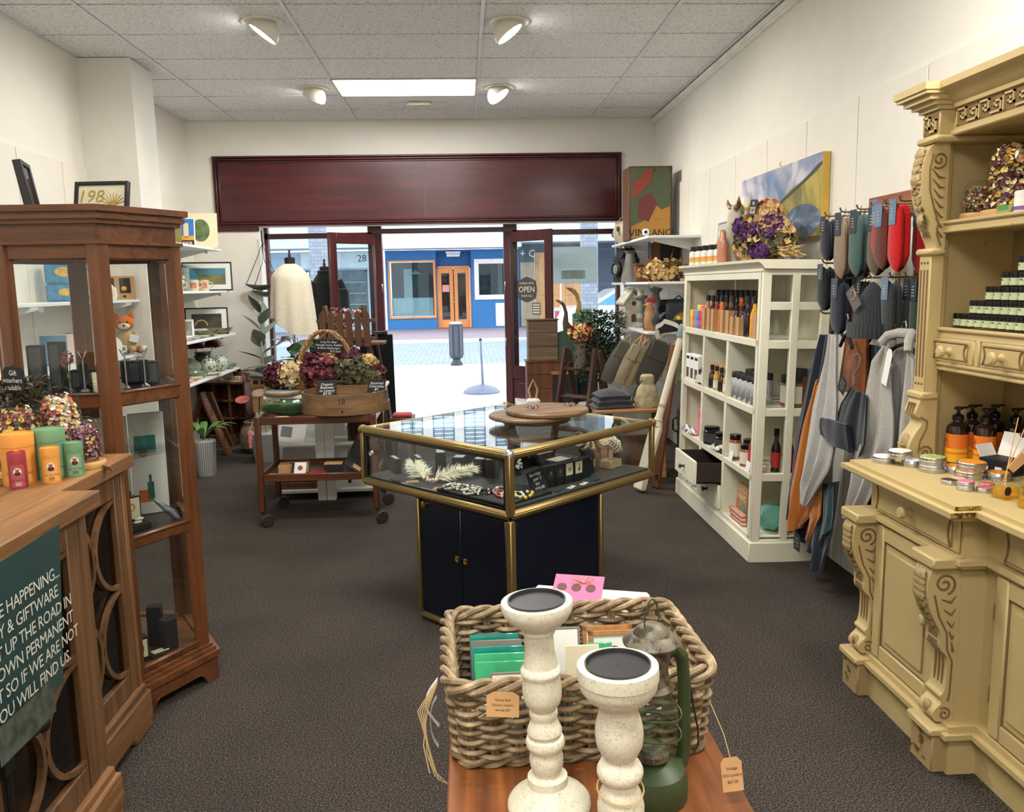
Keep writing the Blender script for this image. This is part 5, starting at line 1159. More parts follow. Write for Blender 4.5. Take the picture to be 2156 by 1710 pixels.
for k,c_ in enumerate(((222,206,60),(240,96,130),(80,172,170),(132,92,180),(226,60,74))):
 t=thing('lip_balm_tube',['yellow','pink','turquoise','violet','red'][k]+' capped lip balm tube on the top shelf of white unit','tube',ul(0.035,1.44-0.062*k,1.233),0,'lip balm tubes in a row',ULEAN)
 MB().L([(0.019,0),(0.02,0.002),(0.02,0.075)],16).B('tube_body',plain('balm_%d'%k,c_,0.4),t)
 MB().L([(0.0205,0.075),(0.0205,0.118),(0.018,0.121)],16).B('cap',plain('balm_cap_%d'%k,tuple(min(255,int(x*1.1))for x in c_),0.35),t)
 MB().L([(0.0204,0.02),(0.0204,0.055)],16,None,True,False).B('label_band',plain('balm_label_%d'%k,tuple(int(x*0.75+50)for x in c_),0.6),t)
for k,c_ in enumerate(((222,206,60),(240,96,130),(80,172,170))):
 t=thing('lip_balm_tube',['yellow','pink','turquoise'][k]+' lip balm tube standing higher behind the front tubes','tube',ul(0.085,1.42-0.085*k,1.233),0,'lip balm tubes in a row',ULEAN)
 MB().L([(0.024,0),(0.024,0.15),(0.021,0.153)],16).B('tube_body',plain('balm_%d'%k,c_),t);MB().L([(0.0245,0.1),(0.0245,0.152),(0.021,0.156)],16).B('cap',plain('balm_cap_%d'%k,c_),t)
t=thing('price_sheet','grey printed sheet with product photos propped in white unit','sheet',ul(0.125,1.27,1.234),0,None,(0,0.12,0))
MB().box(-0.001,0.001,-0.19,0.19,0,0.26).B('sheet',plain('sheet_grey',(196,196,196),0.7),t)
for k,c_ in enumerate(((96,100,120),(160,130,96),(190,150,90),(200,120,110))):MB().ball((-0.0015,0.13,0.20-0.05*k),0.022,10,6,None,(0.05,1,0.8)).B('photo_dot',plain('dot_%d'%k,c_,0.6),t)
text('The Tea Thief',0.026,M_ink,t,(-0.0018,-0.02,0.235),FACE_LEFT)
m=MB()
for k in range(6):m.box(-0.0016,-0.001,-0.15,0.09,0.2-0.033*k,0.203-0.033*k)
m.B('print_lines',plain('grey_print',(120,124,132)),t)
t=thing('hanging_tag','blue-grey paper tag hanging inside the white unit','tag',ul(0.22,0.55,1.42),0,None,ULEAN)
MB().prism([(-0.045,-0.08),(0.045,-0.08),(0.06,-0.03),(0.06,0.03),(0.045,0.05),(-0.045,0.05),(-0.06,0.02),(-0.06,-0.04)],-0.001,0.001,'X').B('card',plain('tag_bluegrey',(126,140,156),0.7),t)
MB().T([(0,-0.03,0.05),(0,0,0.17),(0,0.03,0.05)],0.0012,5).B('string',M_string,t)
t=thing('chalk_label','small black slanted price label above the sauce bottles','sign',ul(0.17,0.72,1.44),0,None,(0.3,0.3,0))
MB().box(-0.001,0.001,-0.05,0.05,-0.03,0.03).T([(0,0,-0.03),(0.02,0,-0.2)],0.002,5).B('card',M_slate,t);text('SAUCES',0.02,M_chalk,t,(-0.0015,0,0.0),FACE_LEFT,'chalk_writing')
def jar(label,loc,r,h,body,lid,lab=None,group=None,name='jar',lean=True,square=False):
 t=thing(name,label,'jar',loc,0,group,ULEAN if lean else None);n=20
 MB().L([(r*0.93,0),(r,0.004),(r,h*0.74),(r*0.86,h*0.8)],n if not square else 4,None,not square,True,1,1,PI/4).B('jar_body',body,t)
 MB().L([(r*0.9,h*0.78),(r*0.92,h*0.8),(r*0.92,h*0.98),(r*0.86,h)],n).B('lid',lid,t)
 if lab is not None:MB().L([(r*1.01,h*0.12),(r*1.01,h*0.66)],n if not square else 4,None,not square,False,1,1,PI/4).B('label_band',lab,t)
 return t
M_pal=plain('pale_label',(226,220,206));M_choc=plain('chocolate_fill',(70,36,26),0.15,coat=0.5);M_silv=plain('silver_pack',(206,208,212),0.22,0.7,vary=0.25,vscale=40);M_spice=plain('spice_fill',(150,84,40),0.2,coat=0.4)
for k in range(3):
 t=thing('coffee_box','%s white printed coffee box from the far end of unit'%ORD[k],'box',ul(0.04,CY[3]-0.075-0.105*k,0.861),0,'white boxes in the far cubbyhole',ULEAN)
 MB().bbox(-0.03,0.03,-0.046,0.046,0,0.185,0.002).B('carton',M_paper,t);MB().box(-0.031,-0.03,-0.03,0.03,0.02,0.09).B('printed_panel',plain('brown_print',(82,58,44),0.7,vary=0.5,vscale=60),t);MB().box(-0.031,-0.03,-0.035,0.035,0.15,0.17).B('printed_bar',M_ink,t)
for k in range(3):jar('%s red jam jar before the coffee boxes'%ORD[k],ul(0.03,CY[2]+0.055+0.06*k,0.861),0.024,0.12-0.02*k,M_choc,M_black,M_pal,'jars beside the coffee boxes')
for k in range(4):
 t=thing('vinegar_bottle','%s slim bottle with kraft back in the middle cubbyhole'%ORD[k],'bottle',ul(0.04,CY[2]-0.085-0.1*k,0.861),0,'slim bottles in the middle cubbyhole',ULEAN)
 MB().L([(0.02,0),(0.021,0.003),(0.021,0.09),(0.012,0.105),(0.011,0.125)],14).B('bottle_body',plain('vinegar_gold',(196,156,60),0.1,coat=0.6)if k%2 else M_choc,t)
 MB().L([(0.0135,0.12),(0.0135,0.15)],12).B('cap',M_black,t);MB().L([(0.0214,0.012),(0.0214,0.06)],14,None,True,False).B('label_band',M_pal if k%2 else M_black,t)
 MB().box(0.024,0.028,-0.042,0.042,0,0.16).B('kraft_back',M_kraft,t)
for k in range(5):jar('%s silver spice jar with black lid from the divider'%ORD[k],ul(0.045,CY[1]-0.075-0.085*k,0.861),0.034,0.155,M_silv,M_black,None,'silver spice jars in the near cubbyhole')
for k in range(3):jar('%s tall silver spice jar in the back row of jars'%ORD[k],ul(0.13,CY[1]-0.08-0.12*k,0.861),0.04,0.17,M_silv,M_black,None,'silver spice jars in the near cubbyhole')
jar('square jar of brown spice behind the end panes',ul(0.22,0.085,0.861),0.062,0.175,M_spice,M_black,M_pal,None,'spice_jar',True,True);jar('tall dark jar behind the square spice jar',ul(0.31,0.20,0.861),0.045,0.2,M_spice,M_black)
t=thing('pink_gift_box','pink patterned gift box in the far cubbyhole','box',ul(0.10,CY[2]+0.19,0.491),0,None,ULEAN);MB().bbox(-0.03,0.03,-0.12,0.12,0,0.175,0.002).B('carton',plain('pink_floral',(232,110,140),0.5,vary=0.2,vscale=14),t);text('Journey',0.045,plain('plum_print',(120,40,70),0.6),t,(-0.0315,0.02,0.14),FACE_LEFT)
for k in range(2):
 t=thing('foil_packet',['silver foil packet at the far end of the unit','silver foil packet beside the pink box front'][k],'packet',ul(0.02,CY[3]-0.08-0.15*k,0.492),0,'foil packets',ULEAN)
 MB().S(lambda u,v:(0.05*(v-0.5),0.13*(u-0.5),0.008+0.028*S_(PI*u)*S_(PI*v)+0.006*S_(17*u+9*v)),12,8,0.006).B('pouch',M_silv,t)
for k in range(2):jar(['round black relish jar, nearer the divider','round black relish jar, farther along'][k],ul(0.05,CY[2]-0.10-0.24*k,0.491),0.055,0.115,plain('black_jar',(20,18,24),0.12,coat=0.6),M_blackg,plain('black_print',(60,58,60),0.5),'round black relish jars')
for k in range(2):
 t=thing('cracker_packet',['clear wrapped cracker packet in the middle cubbyhole','small brown lidded pot beside the wrapped crackers'][k],'packet',ul(0.03,CY[1]+0.16-0.1*k,0.492),0,None,ULEAN)
 if k==0:MB().S(lambda u,v:(0.08*(v-0.5),0.16*(u-0.5),0.01+0.045*S_(PI*u)*S_(PI*v)+0.005*S_(23*u+13*v)),14,10,0.004).B('pouch',plain('clear_wrap',(196,192,184),0.15),t)
 else:MB().L([(0.03,0),(0.033,0.035)],16).B('pot',M_choc,t);MB().L([(0.035,0.034),(0.035,0.048)],16).B('lid',M_cream,t)
for k in range(3):jar('%s chutney jar in the near cubbyhole of third row'%ORD[k],ul(0.045+0.05*(k==1),CY[1]-0.09-0.10*k,0.491),0.036,0.15-0.012*k,M_spice,M_blackg,M_pal,'chutney jars')
M_hot=plain('hot_sauce_red',(150,24,22),0.12,coat=0.6)
for k in range(5):sauce_bottle(['hot sauce bottle with black label nearest corner post','hot sauce bottle second from the corner post','hot sauce bottle behind the end panes, left','hot sauce bottle behind the end panes, middle','hot sauce bottle behind the end panes, right'][k],ul((0.04,0.05,0.16,0.22,0.30)[k],(0.10,0.165,0.11,0.07,0.12)[k],0.491),(150,24,22)if k!=2 else(40,16,18),0.24,0.026,M_blackg,False,'hot sauce bottles',M_black if k==0 else plain('red_label',(196,60,50),0.5))
for k in range(3):
 t=thing('shelf_ticket',['white shelf ticket under the chutney jars','white shelf ticket under the hot sauce','white shelf ticket seen through the end panes'][k],'ticket',ul((0.004,0.004,0.09)[k],(0.42,0.12,0.045)[k],0.491),0,'blank white shelf tickets',(0,0.2,0));MB().box(-0.001,0.001,-0.032,0.032,0,0.055).B('card',M_paper,t)
t=thing('lunch_wrap_packet','kraft packet of lunch wraps in the bottom cubbyhole','packet',ul(0.07,0.37,0.146),0,None,(0,0.1,0));MB().bbox(-0.012,0.012,-0.085,0.085,0,0.20,0.004).B('packet',plain('kraft_dark',(176,128,78),0.8),t)
text('LUNCH\nWRAPS',0.045,M_cream,t,(-0.0135,0.0,0.15),FACE_LEFT);MB().L([(0.032,0),(0.032,0.001)],20,T_((-0.0135,-0.045,0.07))@R_(-PI/2,4,'Y')).B('green_seal',plain('seal_green',(84,140,120),0.6),t)
for k in range(3):
 t=thing('wrap_roll','%s pinkish wrap roll lying before the lunch wrap packet'%ORD[k],'roll',ul(0.03,0.30+0.012*k,0.146+0.022*k),0,'wrap rolls',ULEAN);MB().bbox(-0.018,0.018,-0.11,0.11,0.0,0.02,0.006).B('roll',plain('wrap_pink',(206,150,128),0.5,vary=0.3,vscale=30),t)
t=thing('teal_cloth','crumpled teal cloth bundle at the bottom of the unit','cloth',ul(0.16,0.13,0.146),0,None,ULEAN)
MB().S(lambda u,v:(0.09*S_(PI*u)*C_(2*PI*v)*(1+0.14*S_(9*v*2*PI/2+5*u)),0.08*S_(PI*u)*S_(2*PI*v)*(1+0.1*S_(7*u)),0.075-0.075*C_(PI*u)*0.95+0.012*S_(2*PI*5*v)*S_(PI*u)),14,36).B('bundle',cloth('teal_muslin',(118,184,168),120),t)
for k in range(6):
 t=thing('wrapped_sweet_bag','%s clear bag of white sweets below the open drawer'%ORD[k],'sweet bag',ul(0.0+0.02*(k%2),CY[3]-0.06-0.062*k,0.146),0,'clear bags of white sweets',ULEAN);rng=Rn(k)
 for j in range(9):MB().ball((rng.uniform(-0.02,0.02),rng.uniform(-0.025,0.025),0.014+rng.uniform(0,0.05)),0.014,8,6).B('sweet',plain('sweet_white',(232,230,224),0.2),t)
ZT=1.662
def tl(x,y):p=ul(x,y,ZT);return p
for k in range(6):
 t=thing('vitamin_bottle','%s white bottle with orange fruit label from the far end'%ORD[k],'bottle',tl(0.04+0.012*k,1.50-0.105*k),0,'white bottles with orange labels on top of the unit')
 MB().L([(0.026,0),(0.028,0.003),(0.028,0.085),(0.016,0.1)],18).B('bottle_body',M_paper,t);MB().L([(0.0284,0.03),(0.0284,0.055)],18,None,True,False).B('fruit_print',plain('orange_fruit',(232,150,80),0.6,vary=0.3,vscale=50),t);MB().L([(0.0284,0.02),(0.0284,0.03)],18,None,True,False).B('leaf_print',plain('leaf_print',(190,200,90),0.6),t)
 MB().L([(0.02,0.098),(0.021,0.1),(0.021,0.128),(0.018,0.13)],18).B('cap',M_black,t)
jar('squat white jar with black lid at the end of the bottles',tl(0.09,0.885),0.05,0.12,M_paper,M_black,plain('jar_print',(206,204,176),0.6,vary=0.2,vscale=40),None,'squat_jar',False)
def leafy(label,cat,loc,mats,n,spread,h,ls,seed,name='sprig',stem=None):
 t=thing(name,label,cat,loc);rng=Rn(seed)
 for i,mt in enumerate(mats):
  m=MB()
  for k in range(n):
   a=rng.uniform(0,6.28);r=spread*math.sqrt(rng.random());z=h*rng.random()
   M=T_((r*C_(a),r*S_(a),z))@R_(a,4,'Z')@R_(rng.uniform(-0.9,0.6),4,'Y')
   s=ls*rng.uniform(0.6,1.3);m.add([(0,0,0),(0.5*s,0.22*s,0.06*s),(s,0,0),(0.5*s,-0.22*s,0.06*s),(0.5*s,0,-0.04*s)],[(0,4,1),(4,2,1),(0,3,4),(4,3,2)],True,M)
  o=m.B('leaves',mt,t);o['kind']='stuff'
 return t
leafy('small grey-green sprig standing behind the squat jar','plant',tl(0.30,1.0),(plain('sage_leaf',(132,136,108),0.8),),90,0.035,0.13,0.03,3)
bq=thing('dried_bouquet','large dried bouquet with purple statice on the white unit','bouquet',tl(0.16,0.42));rng=Rn(8)
def blob(cx_,cy_,cz,rx,ry,rz_):
 def f(r):
  d=Vector((r.gauss(0,1),r.gauss(0,1),r.gauss(0,1))).normalized();q=d*r.uniform(0.75,1.02);return(cx_+rx*q.x,cy_+ry*q.y,max(0.004,cz+rz_*q.z)),d
 return f
for c_,parts_,n,s in(('straw',((0,0.0,0.11,0.10,0.26,0.11),(0,0.05,0.20,0.08,0.14,0.09)),420,0.035),('olive',((0,0.1,0.12,0.1,0.22,0.11),(0,-0.1,0.1,0.1,0.15,0.09)),260,0.03),('tan',((0,0.02,0.22,0.08,0.16,0.1),(0,0.2,0.08,0.08,0.14,0.07)),330,0.042),('purple',((-0.06,0.16,0.2,0.06,0.07,0.05),(-0.08,0.02,0.16,0.05,0.09,0.06),(-0.05,-0.16,0.17,0.06,0.09,0.07),(-0.08,-0.1,0.05,0.05,0.08,0.04)),190,0.02),('rust',((0,0.0,0.27,0.07,0.09,0.05),),120,0.032)):
 m=MB()
 for p_ in parts_:petals(m,blob(p_[0],p_[1]*1.35,p_[2]*1.05,p_[3],p_[4]*1.35,p_[5]*1.05),int(1.5*(n//len(parts_)+60)),s,rng)
 o=m.B('dried_flowers',pm(c_),bq);o['kind']='stuff'
m=MB()
for k in range(40):m.T([(rng.uniform(-0.03,0.03),-0.18,0.06+rng.uniform(-0.03,0.03)),(rng.uniform(-0.06,0.06),-0.40-rng.uniform(0,0.06),0.01+rng.uniform(0,0.06))],0.0022,5)
o=m.B('stems',pm('straw'),bq);o['kind']='stuff'
sgn=MB().prism([(-0.055,-0.045),(0.055,-0.045),(0.062,-0.03),(0.062,0.03),(0.055,0.045),(-0.055,0.045),(-0.062,0.03),(-0.062,-0.03)],-0.002,0.002,'X').T([(0.003,0,-0.04),(0.02,0,-0.2)],0.003,6)
vs=thing('gift_voucher_sign','small black Gift Vouchers Available board in the dried bouquet','sign',ul(0.07,0.40,ZT+0.30),0,None,(0.1,0.1,0));sgn.B('board',M_slate,vs)
for k,s in enumerate(('Gift','vouchers','Available')):text(s,0.026,M_chalk,vs,(-0.003,0.0,0.024-0.025*k),FACE_LEFT,'chalk_writing')
va=thing('painted_vase','white vase painted with leaves and lemons behind the bouquet','vase',tl(0.20,0.90))
MB().L([(0.045,0),(0.058,0.02),(0.066,0.15),(0.068,0.28),(0.06,0.35),(0.042,0.40),(0.042,0.415)],26).B('vase_body',plain('vase_white',(222,224,214),0.3),va)
rng=Rn(5)
for k in range(16):
 a=rng.uniform(0,6.28);z=rng.uniform(0.14,0.36);r=0.066 if z>0.1 else 0.058;tl_=rng.uniform(-0.8,0.8)
 MB().S(lambda u,v,a=a,z=z,tl_=tl_:((r+0.002)*C_(a+0.5*(v-0.5)*S_(PI*u)+tl_*0.6*(u-0.5)),(r+0.002)*S_(a+0.5*(v-0.5)*S_(PI*u)+tl_*0.6*(u-0.5)),z+0.08*(u-0.5)),6,3).B('painted_leaf',plain('painted_green',(96,112,64),0.4),va)
for k in range(3):MB().ball((0.06*C_(2.6+k),0.06*S_(2.6+k),0.2+0.07*k),0.022,10,7,None,(0.6,1,1.2)).B('painted_lemon',plain('lemon',(222,186,66),0.4),va)
cv=thing('cattle_head_ornament','pale carved cattle head ornament with brown horns','ornament',tl(0.10,0.80));
MB().L([(0.04,0.0),(0.045,0.12),(0.05,0.2),(0.042,0.3),(0.03,0.325)],18,None,True,True,1,0.8).B('head',plain('bone_plaster',(186,180,158),0.7,vary=0.25,vscale=18),cv)
for s in(-1,1):MB().T([(0.0,s*0.03,0.335),(0.0,s*0.075,0.342),(-0.01,s*0.105,0.37),(-0.01,s*0.11,0.395)],[0.02,0.017,0.011,0.002],10).B('horn',plain('horn_brown',(126,84,46),0.4),cv)
MB().T([(0.0,-0.036,0.337),(0.0,0.036,0.337)],0.016,8).B('poll',plain('bone_plaster',(186,180,158)),cv)
t=thing('copper_bottle','tall translucent copper-pink bottle at the bouquet side','bottle',tl(0.02,0.775));MB().L([(0.03,0),(0.034,0.01),(0.034,0.12),(0.02,0.16),(0.014,0.19)],18).B('bottle_body',plain('copper_pink',(196,132,104),0.25,coat=0.3),t);MB().L([(0.016,0.188),(0.016,0.2)],12).B('stopper',M_kraft,t)
def frame(label,loc,w,h,fm,pic,lean=(0,0,0),fw=0.022,th=0.022,mount=0.0,group=None,name='framed_print',facing='X-'):
 t=thing(name,label,'picture',loc,0,group,lean)
 m=MB()
 m.bbox(-th,0,-w/2,-w/2+fw,0,h,0.002).bbox(-th,0,w/2-fw,w/2,0,h,0.002).bbox(-th,0,-w/2+fw,w/2-fw,0,fw,0.002).bbox(-th,0,-w/2+fw,w/2-fw,h-fw,h,0.002)
 m.B('frame',fm,t)
 if mount:MB().box(-th*0.55,-th*0.4,-w/2+fw,w/2-fw,fw,h-fw).B('mount',M_paper,t)
 MB().box(-th*0.6-0.001,-th*0.5,-w/2+fw+mount,w/2-fw-mount,fw+mount,h-fw-mount).B('picture',pic,t)
 MB().box(-th*0.85,-th*0.8,-w/2+fw,w/2-fw,fw,h-fw).B('glazing',M_clear,t)
 return t
frame('white framed seascape print behind the small bottles',(2.005,6.22,1.70),0.62,0.32,M_white,plain('seascape',(74,110,116),0.6,vary=0.45,vscale=9),(0,0.06,0),0.03,0.03,0.07)
pa=thing('landscape_painting','large landscape canvas of hills and lake on right wall','painting',(1.966,5.2,1.79))
MB().box(0.001,0.042,-0.66,0.66,0,0.445).B('canvas',plain('canvas_gold_edge',(186,152,52),0.6,vary=0.15),pa)
def paint(name,stops,scale,stretch=(1,1,1)):
 m,nt,b=_new(name);n1=_n(nt,'ShaderNodeTexNoise',Scale=scale,Detail=6.0,Distortion=0.6);nt.links.new(_coord(nt,stretch),n1.inputs['Vector'])
 nt.links.new(_ramp(nt,n1.outputs[0],[(p,srgb(*c))for p,c in stops]),b.inputs['Base Color']);b.inputs['Roughness'].default_value=0.6;_bump(nt,b,n1.outputs[0],0.3,0.004);return m
MB().box(-0.0004,0.001,-0.66,0.66,0,0.445).B('painted_sky',paint('painted_sky',[(0.34,(96,122,160)),(0.48,(142,148,172)),(0.62,(196,194,202))],4.5),pa)
hill=smooth_poly([(0.35,0.0),(0.2,0.13),(0.08,0.2),(-0.05,0.235),(-0.2,0.29),(-0.35,0.31),(-0.5,0.35),(-0.66,0.40)],2)+[(-0.66,0)]
MB().prism([(y,z)for y,z in hill],-0.0012,-0.0004,'X').B('painted_hill',paint('painted_hill',[(0.32,(78,84,52)),(0.5,(126,120,62)),(0.66,(176,158,70))],6,(1,1,0.5)),pa)
ridge=smooth_poly([(0.02,0.215),(-0.2,0.275),(-0.45,0.335),(-0.66,0.405),(-0.66,0.37),(-0.4,0.30),(-0.18,0.245),(0.02,0.20)],1)
MB().prism(ridge,-0.0018,-0.0012,'X').B('painted_ridge',plain('ridge_dark',(62,68,54),0.7),pa)
lake=[(-0.40+0.26*C_(a),0.09+0.10*S_(a))for a in[2*PI*k/30 for k in range(30)]]
MB().prism([(max(-0.66,y),max(0.0,z))for y,z in lake],-0.0022,-0.0012,'X').B('painted_lake',paint('painted_lake',[(0.35,(64,82,108)),(0.55,(104,122,146)),(0.7,(150,166,180))],5,(1,1,3)),pa)
MB().T([(0.04,0.02,0.455),(0.02,0.02,0.47),(0.03,0.02,0.485)],0.003,6).B('hook',M_steel,pa)
# ------------------------------------------------------------------ wall of hanging knitwear
WX=XR-0.018
M_rod=plain('hook_steel',(150,128,96),0.3,0.9);M_hang=plain('hanger_black',(14,14,15),0.7)
def hook_arm(label,y,z,tip):
 t=thing('display_hook',label,'hook',(WX,y,z),0,'steel display hooks on the panelled wall')
 MB().bbox(-0.006,0,-0.02,0.02,-0.03,0.03,0.002).B('back_plate',M_rod,t)
 MB().T([(-0.004,0,0),(tip-WX+0.02,0,0),(tip-WX+0.006,0,0.004),(tip-WX,0,0.02)],0.0042,8).B('arm',M_rod,t)
for i,(y,z,tip)in enumerate(((3.93,1.845,1.72),(3.77,1.85,1.72),(3.63,1.85,1.73),(3.50,1.85,1.73),(3.385,1.85,1.73),(3.27,1.85,1.73),(3.94,1.625,1.72),(3.78,1.552,1.72),(3.62,1.552,1.73),(3.47,1.552,1.72),(3.32,1.552,1.73),(3.20,1.552,1.73),(3.96,1.385,1.73),(3.26,1.345,1.73))):
 hook_arm('%s steel hook from the left in the %s hook row'%(ORD[i if i<6 else i-6 if i<12 else i-12],'top' if i<6 else 'middle' if i<12 else 'bottom'),y,z,tip)
def sock(label,y,z,h,w,rgb,card=None,x=1.75,rz=0.0,group='wool socks on the hooks',th=0.03,name='sock_pair'):
 """a folded pair hanging from its header card, broad side to the room"""
 t=thing(name,label,'socks',(x,y,z),rz,group)
 def half(s):
  def fn(u,v):
   a=2*PI*v;k=min(1,u*7)**0.5*min(1,(1-u)*5+0.25)**0.5;bulge=1+0.14*S_(PI*u)
   return(s*th*0.5+th*0.55*k*C_(a)*bulge,w*0.5*k*S_(a)*bulge*(0.86+0.2*u),-h*u-0.012*S_(a)*s*u)
  return fn
 for s in(-1,1):MB().S(half(s),12,14).B('sock',cloth('wool_%d_%d_%d'%rgb,rgb,170),t)
 cm=plain('card_navy',(38,48,58),0.6)if card is None else card
 c=MB().bbox(-th-0.004,-th+0.0,-w*0.3,w*0.3,-h*0.34,0.012,0.001).B('header_card',cm,t)
 m=MB()
 for k in range(4):m.box(-th-0.0055,-th-0.004,-0.008,0.008,-h*0.1-0.012*k,-h*0.1-0.012*k+0.003)
 m.B('card_print',plain('card_gold',(196,180,140),0.6),c)
 MB().T([(0,0,0.0),(0,0,0.016),(0.004,0,0.03)],0.0015,5).B('hanging_loop',M_black,t);return t
M_cardb=plain('card_blue',(96,120,148),0.6)
NAVY,DARK=(34,38,50),(30,33,38)
for a in(('dark navy sock pair at the left end of the top row',3.93,1.832,0.185,0.085,NAVY,None,1.745),('black sock pair behind the left-end navy socks',3.90,1.832,0.18,0.085,DARK,None,1.82),('dark green sock pair behind the left-end socks',3.885,1.835,0.19,0.085,(36,46,42),None,1.89),('tan sock pair with dark card in the top row',3.772,1.836,0.275,0.10,(132,112,92),None,1.745),('tan sock pair behind the front tan socks',3.755,1.836,0.28,0.10,(120,100,80),None,1.83),('green-teal sock pair in the top row',3.632,1.836,0.265,0.10,(62,88,84),None,1.75),('second green-teal sock pair behind the first',3.612,1.836,0.26,0.10,(54,78,74),None,1.83),('olive-brown sock pair right of the green socks',3.505,1.836,0.265,0.095,(92,78,60),None,1.77),('crimson sock pair with a blue header card',3.44,1.836,0.20,0.075,(176,24,48),M_cardb,1.75),('rust-brown sock pair with a blue header card',3.388,1.84,0.245,0.095,(96,46,34),M_cardb,1.74),('bright red sock pair with a blue header card',3.275,1.845,0.26,0.085,(190,24,26),M_cardb,1.74),('second bright red sock pair behind the first',3.255,1.84,0.27,0.085,(166,20,22),M_cardb,1.83),('grey-brown sock pair behind the red socks',3.21,1.82,0.29,0.085,(84,78,70),None,1.86),('black sock pair hanging lower left beneath the navy socks',3.945,1.61,0.20,0.095,(22,24,28),plain('card_slate',(62,72,82),0.6),1.745),('second black sock pair behind the lower left one',3.92,1.605,0.20,0.09,(22,24,30),None,1.83),('charcoal navy sock pair in the middle row',3.785,1.54,0.235,0.105,(36,42,54),plain('card_slate',(62,72,82)),1.745),('dark blue sock pair behind the charcoal navy one',3.755,1.54,0.245,0.1,(28,32,44),None,1.83),('black sock pair between navy socks and rust scarf',3.66,1.54,0.16,0.06,(24,24,28),None,1.80),('charcoal glove pair with blue card in middle row',3.32,1.54,0.235,0.085,(52,54,58),M_cardb,1.745),('dark green sock pair at the right of the middle row',3.20,1.535,0.23,0.075,(30,54,42),None,1.80),('forest green sock pair at the right end',3.16,1.535,0.22,0.07,(34,62,46),None,1.86),('charcoal sock pair behind the glove pair',3.29,1.535,0.22,0.08,(44,46,50),None,1.82)):
 sock(*a)
t=thing('ribbed_beanie','charcoal ribbed knitted hat with grey tag','hat',(1.72,3.43,1.30),0.2)
def hat(u,v):
 a=2*PI*v;r=(0.098 if u<0.22 else 0.092*(1-((u-0.22)/0.78)**1.7)**0.75+0.004)*(1+0.02*C_(a*34));z=0.02+0.215*u
 return(r*C_(a)*0.5,r*S_(a)*1.12,z)
MB().S(hat,22,136).B('crown',cloth('charcoal_knit',(40,44,48),200),t)
MB().S(lambda u,v:((0.112+0.006*S_(PI*u))*(1+0.02*C_(2*PI*v*34))*C_(2*PI*v)*0.5,(0.112+0.006*S_(PI*u))*(1+0.02*C_(2*PI*v*34))*S_(2*PI*v)*1.1,0.0+0.062*u),6,136,0.006).B('folded_brim',MATS['charcoal_knit'],t)
g_=MB().bbox(-0.001,0.001,-0.028,0.028,-0.05,0.05,0.0004,T_((-0.06,0.045,0.165))@R_(-0.65,4,'X')).B('swing_tag',plain('tag_grey',(92,90,90),0.6),t)
MB().T([(-0.063,0.045+0.016*C_(a),0.18+0.02*S_(a))for a in[0.3*k for k in range(18)]],0.0016,5).B('tag_emblem',plain('copper_line',(226,158,130),0.4),g_)
MB().T([(-0.02,0,0.23),(0.0,0,0.26),(0.0,0.0,0.275)],0.0015,5).B('string',M_string,t)
def border(P,v):
 L=[0]
 for a,b in zip(P,P[1:]):L.append(L[-1]+math.hypot(a[0]-b[0],a[1]-b[1]))
 s=v*L[-1]
 for i in range(len(P)-1):
  if s<=L[i+1]+1e-9:f=(s-L[i])/max(1e-9,L[i+1]-L[i]);return(P[i][0]+(P[i+1][0]-P[i][0])*f,P[i][1]+(P[i+1][1]-P[i][1])*f)
 return P[-1]
def drape(x,left,right,folds,amp,parent,mat,name,th=0.006,ph=0.0,nu=28,nv=26,lean=0.0,slope=0.0):
 def fn(u,v):
  a,b=border(left,v),border(right,v)
  d=amp*(0.35+0.65*v)*S_(2*PI*folds*u+ph+0.8*S_(3*v))+0.3*amp*S_(2*PI*folds*2.3*u+1.7*ph)
  return(x+d+lean*v+slope*u,a[0]+(b[0]-a[0])*u,a[1]+(b[1]-a[1])*u)
 m=MB().S(fn,nu,nv,th);l=parent.location;m.v=[(p[0]-l[0],p[1]-l[1],p[2]-l[2])for p in m.v]
 return m.B(name,mat,parent)
K_navy=cloth('navy_wool',(36,42,58),260);K_or=cloth('ochre_wool',(178,106,34),260);K_grey=cloth('pale_grey_knit',(178,176,172),200);K_teal=cloth('teal_wool',(38,66,70),260);K_rust=cloth('rust_wool',(142,78,34),260);K_card=cloth('silver_grey_knit',(168,166,160),230);K_deep=cloth('midnight_wool',(24,28,40),260);K_slate=cloth('slate_blue_knit',(52,66,78),220)
def hanger(parent,x,y,z,w=0.2):
 l=parent.location
 m=MB().T([(x,y-w/2,z-0.06),(x,y-w*0.2,z-0.015),(x,y,z),(x,y+w*0.2,z-0.015),(x,y+w/2,z-0.06)],0.008,8);m.v=[(p[0]-l[0],p[1]-l[1],p[2]-l[2])for p in m.v];m.B('hanger',M_hang,parent)
 m=MB().T([(x,y,z),(x,y,z+0.05),(x,y-0.012,z+0.07),(x,y-0.004,z+0.09),(x,y+0.012,z+0.085)],0.0025,6);m.v=[(p[0]-l[0],p[1]-l[1],p[2]-l[2])for p in m.v];m.B('hanger_hook',M_steel,parent)
po=thing('striped_poncho','navy and ochre wool poncho hanging at the left of the rack','poncho',(1.75,4.0,1.33))
hanger(po,1.80,3.93,1.31,0.22)
drape(1.74,[(3.995,1.28),(4.116,1.068),(4.243,0.776),(4.32,0.392),(4.325,0.278)],[(3.825,1.29),(3.85,1.07),(3.9,0.821),(4.02,0.505),(4.12,0.25)],2.2,0.022,po,K_navy,'navy_panel',ph=0.4)
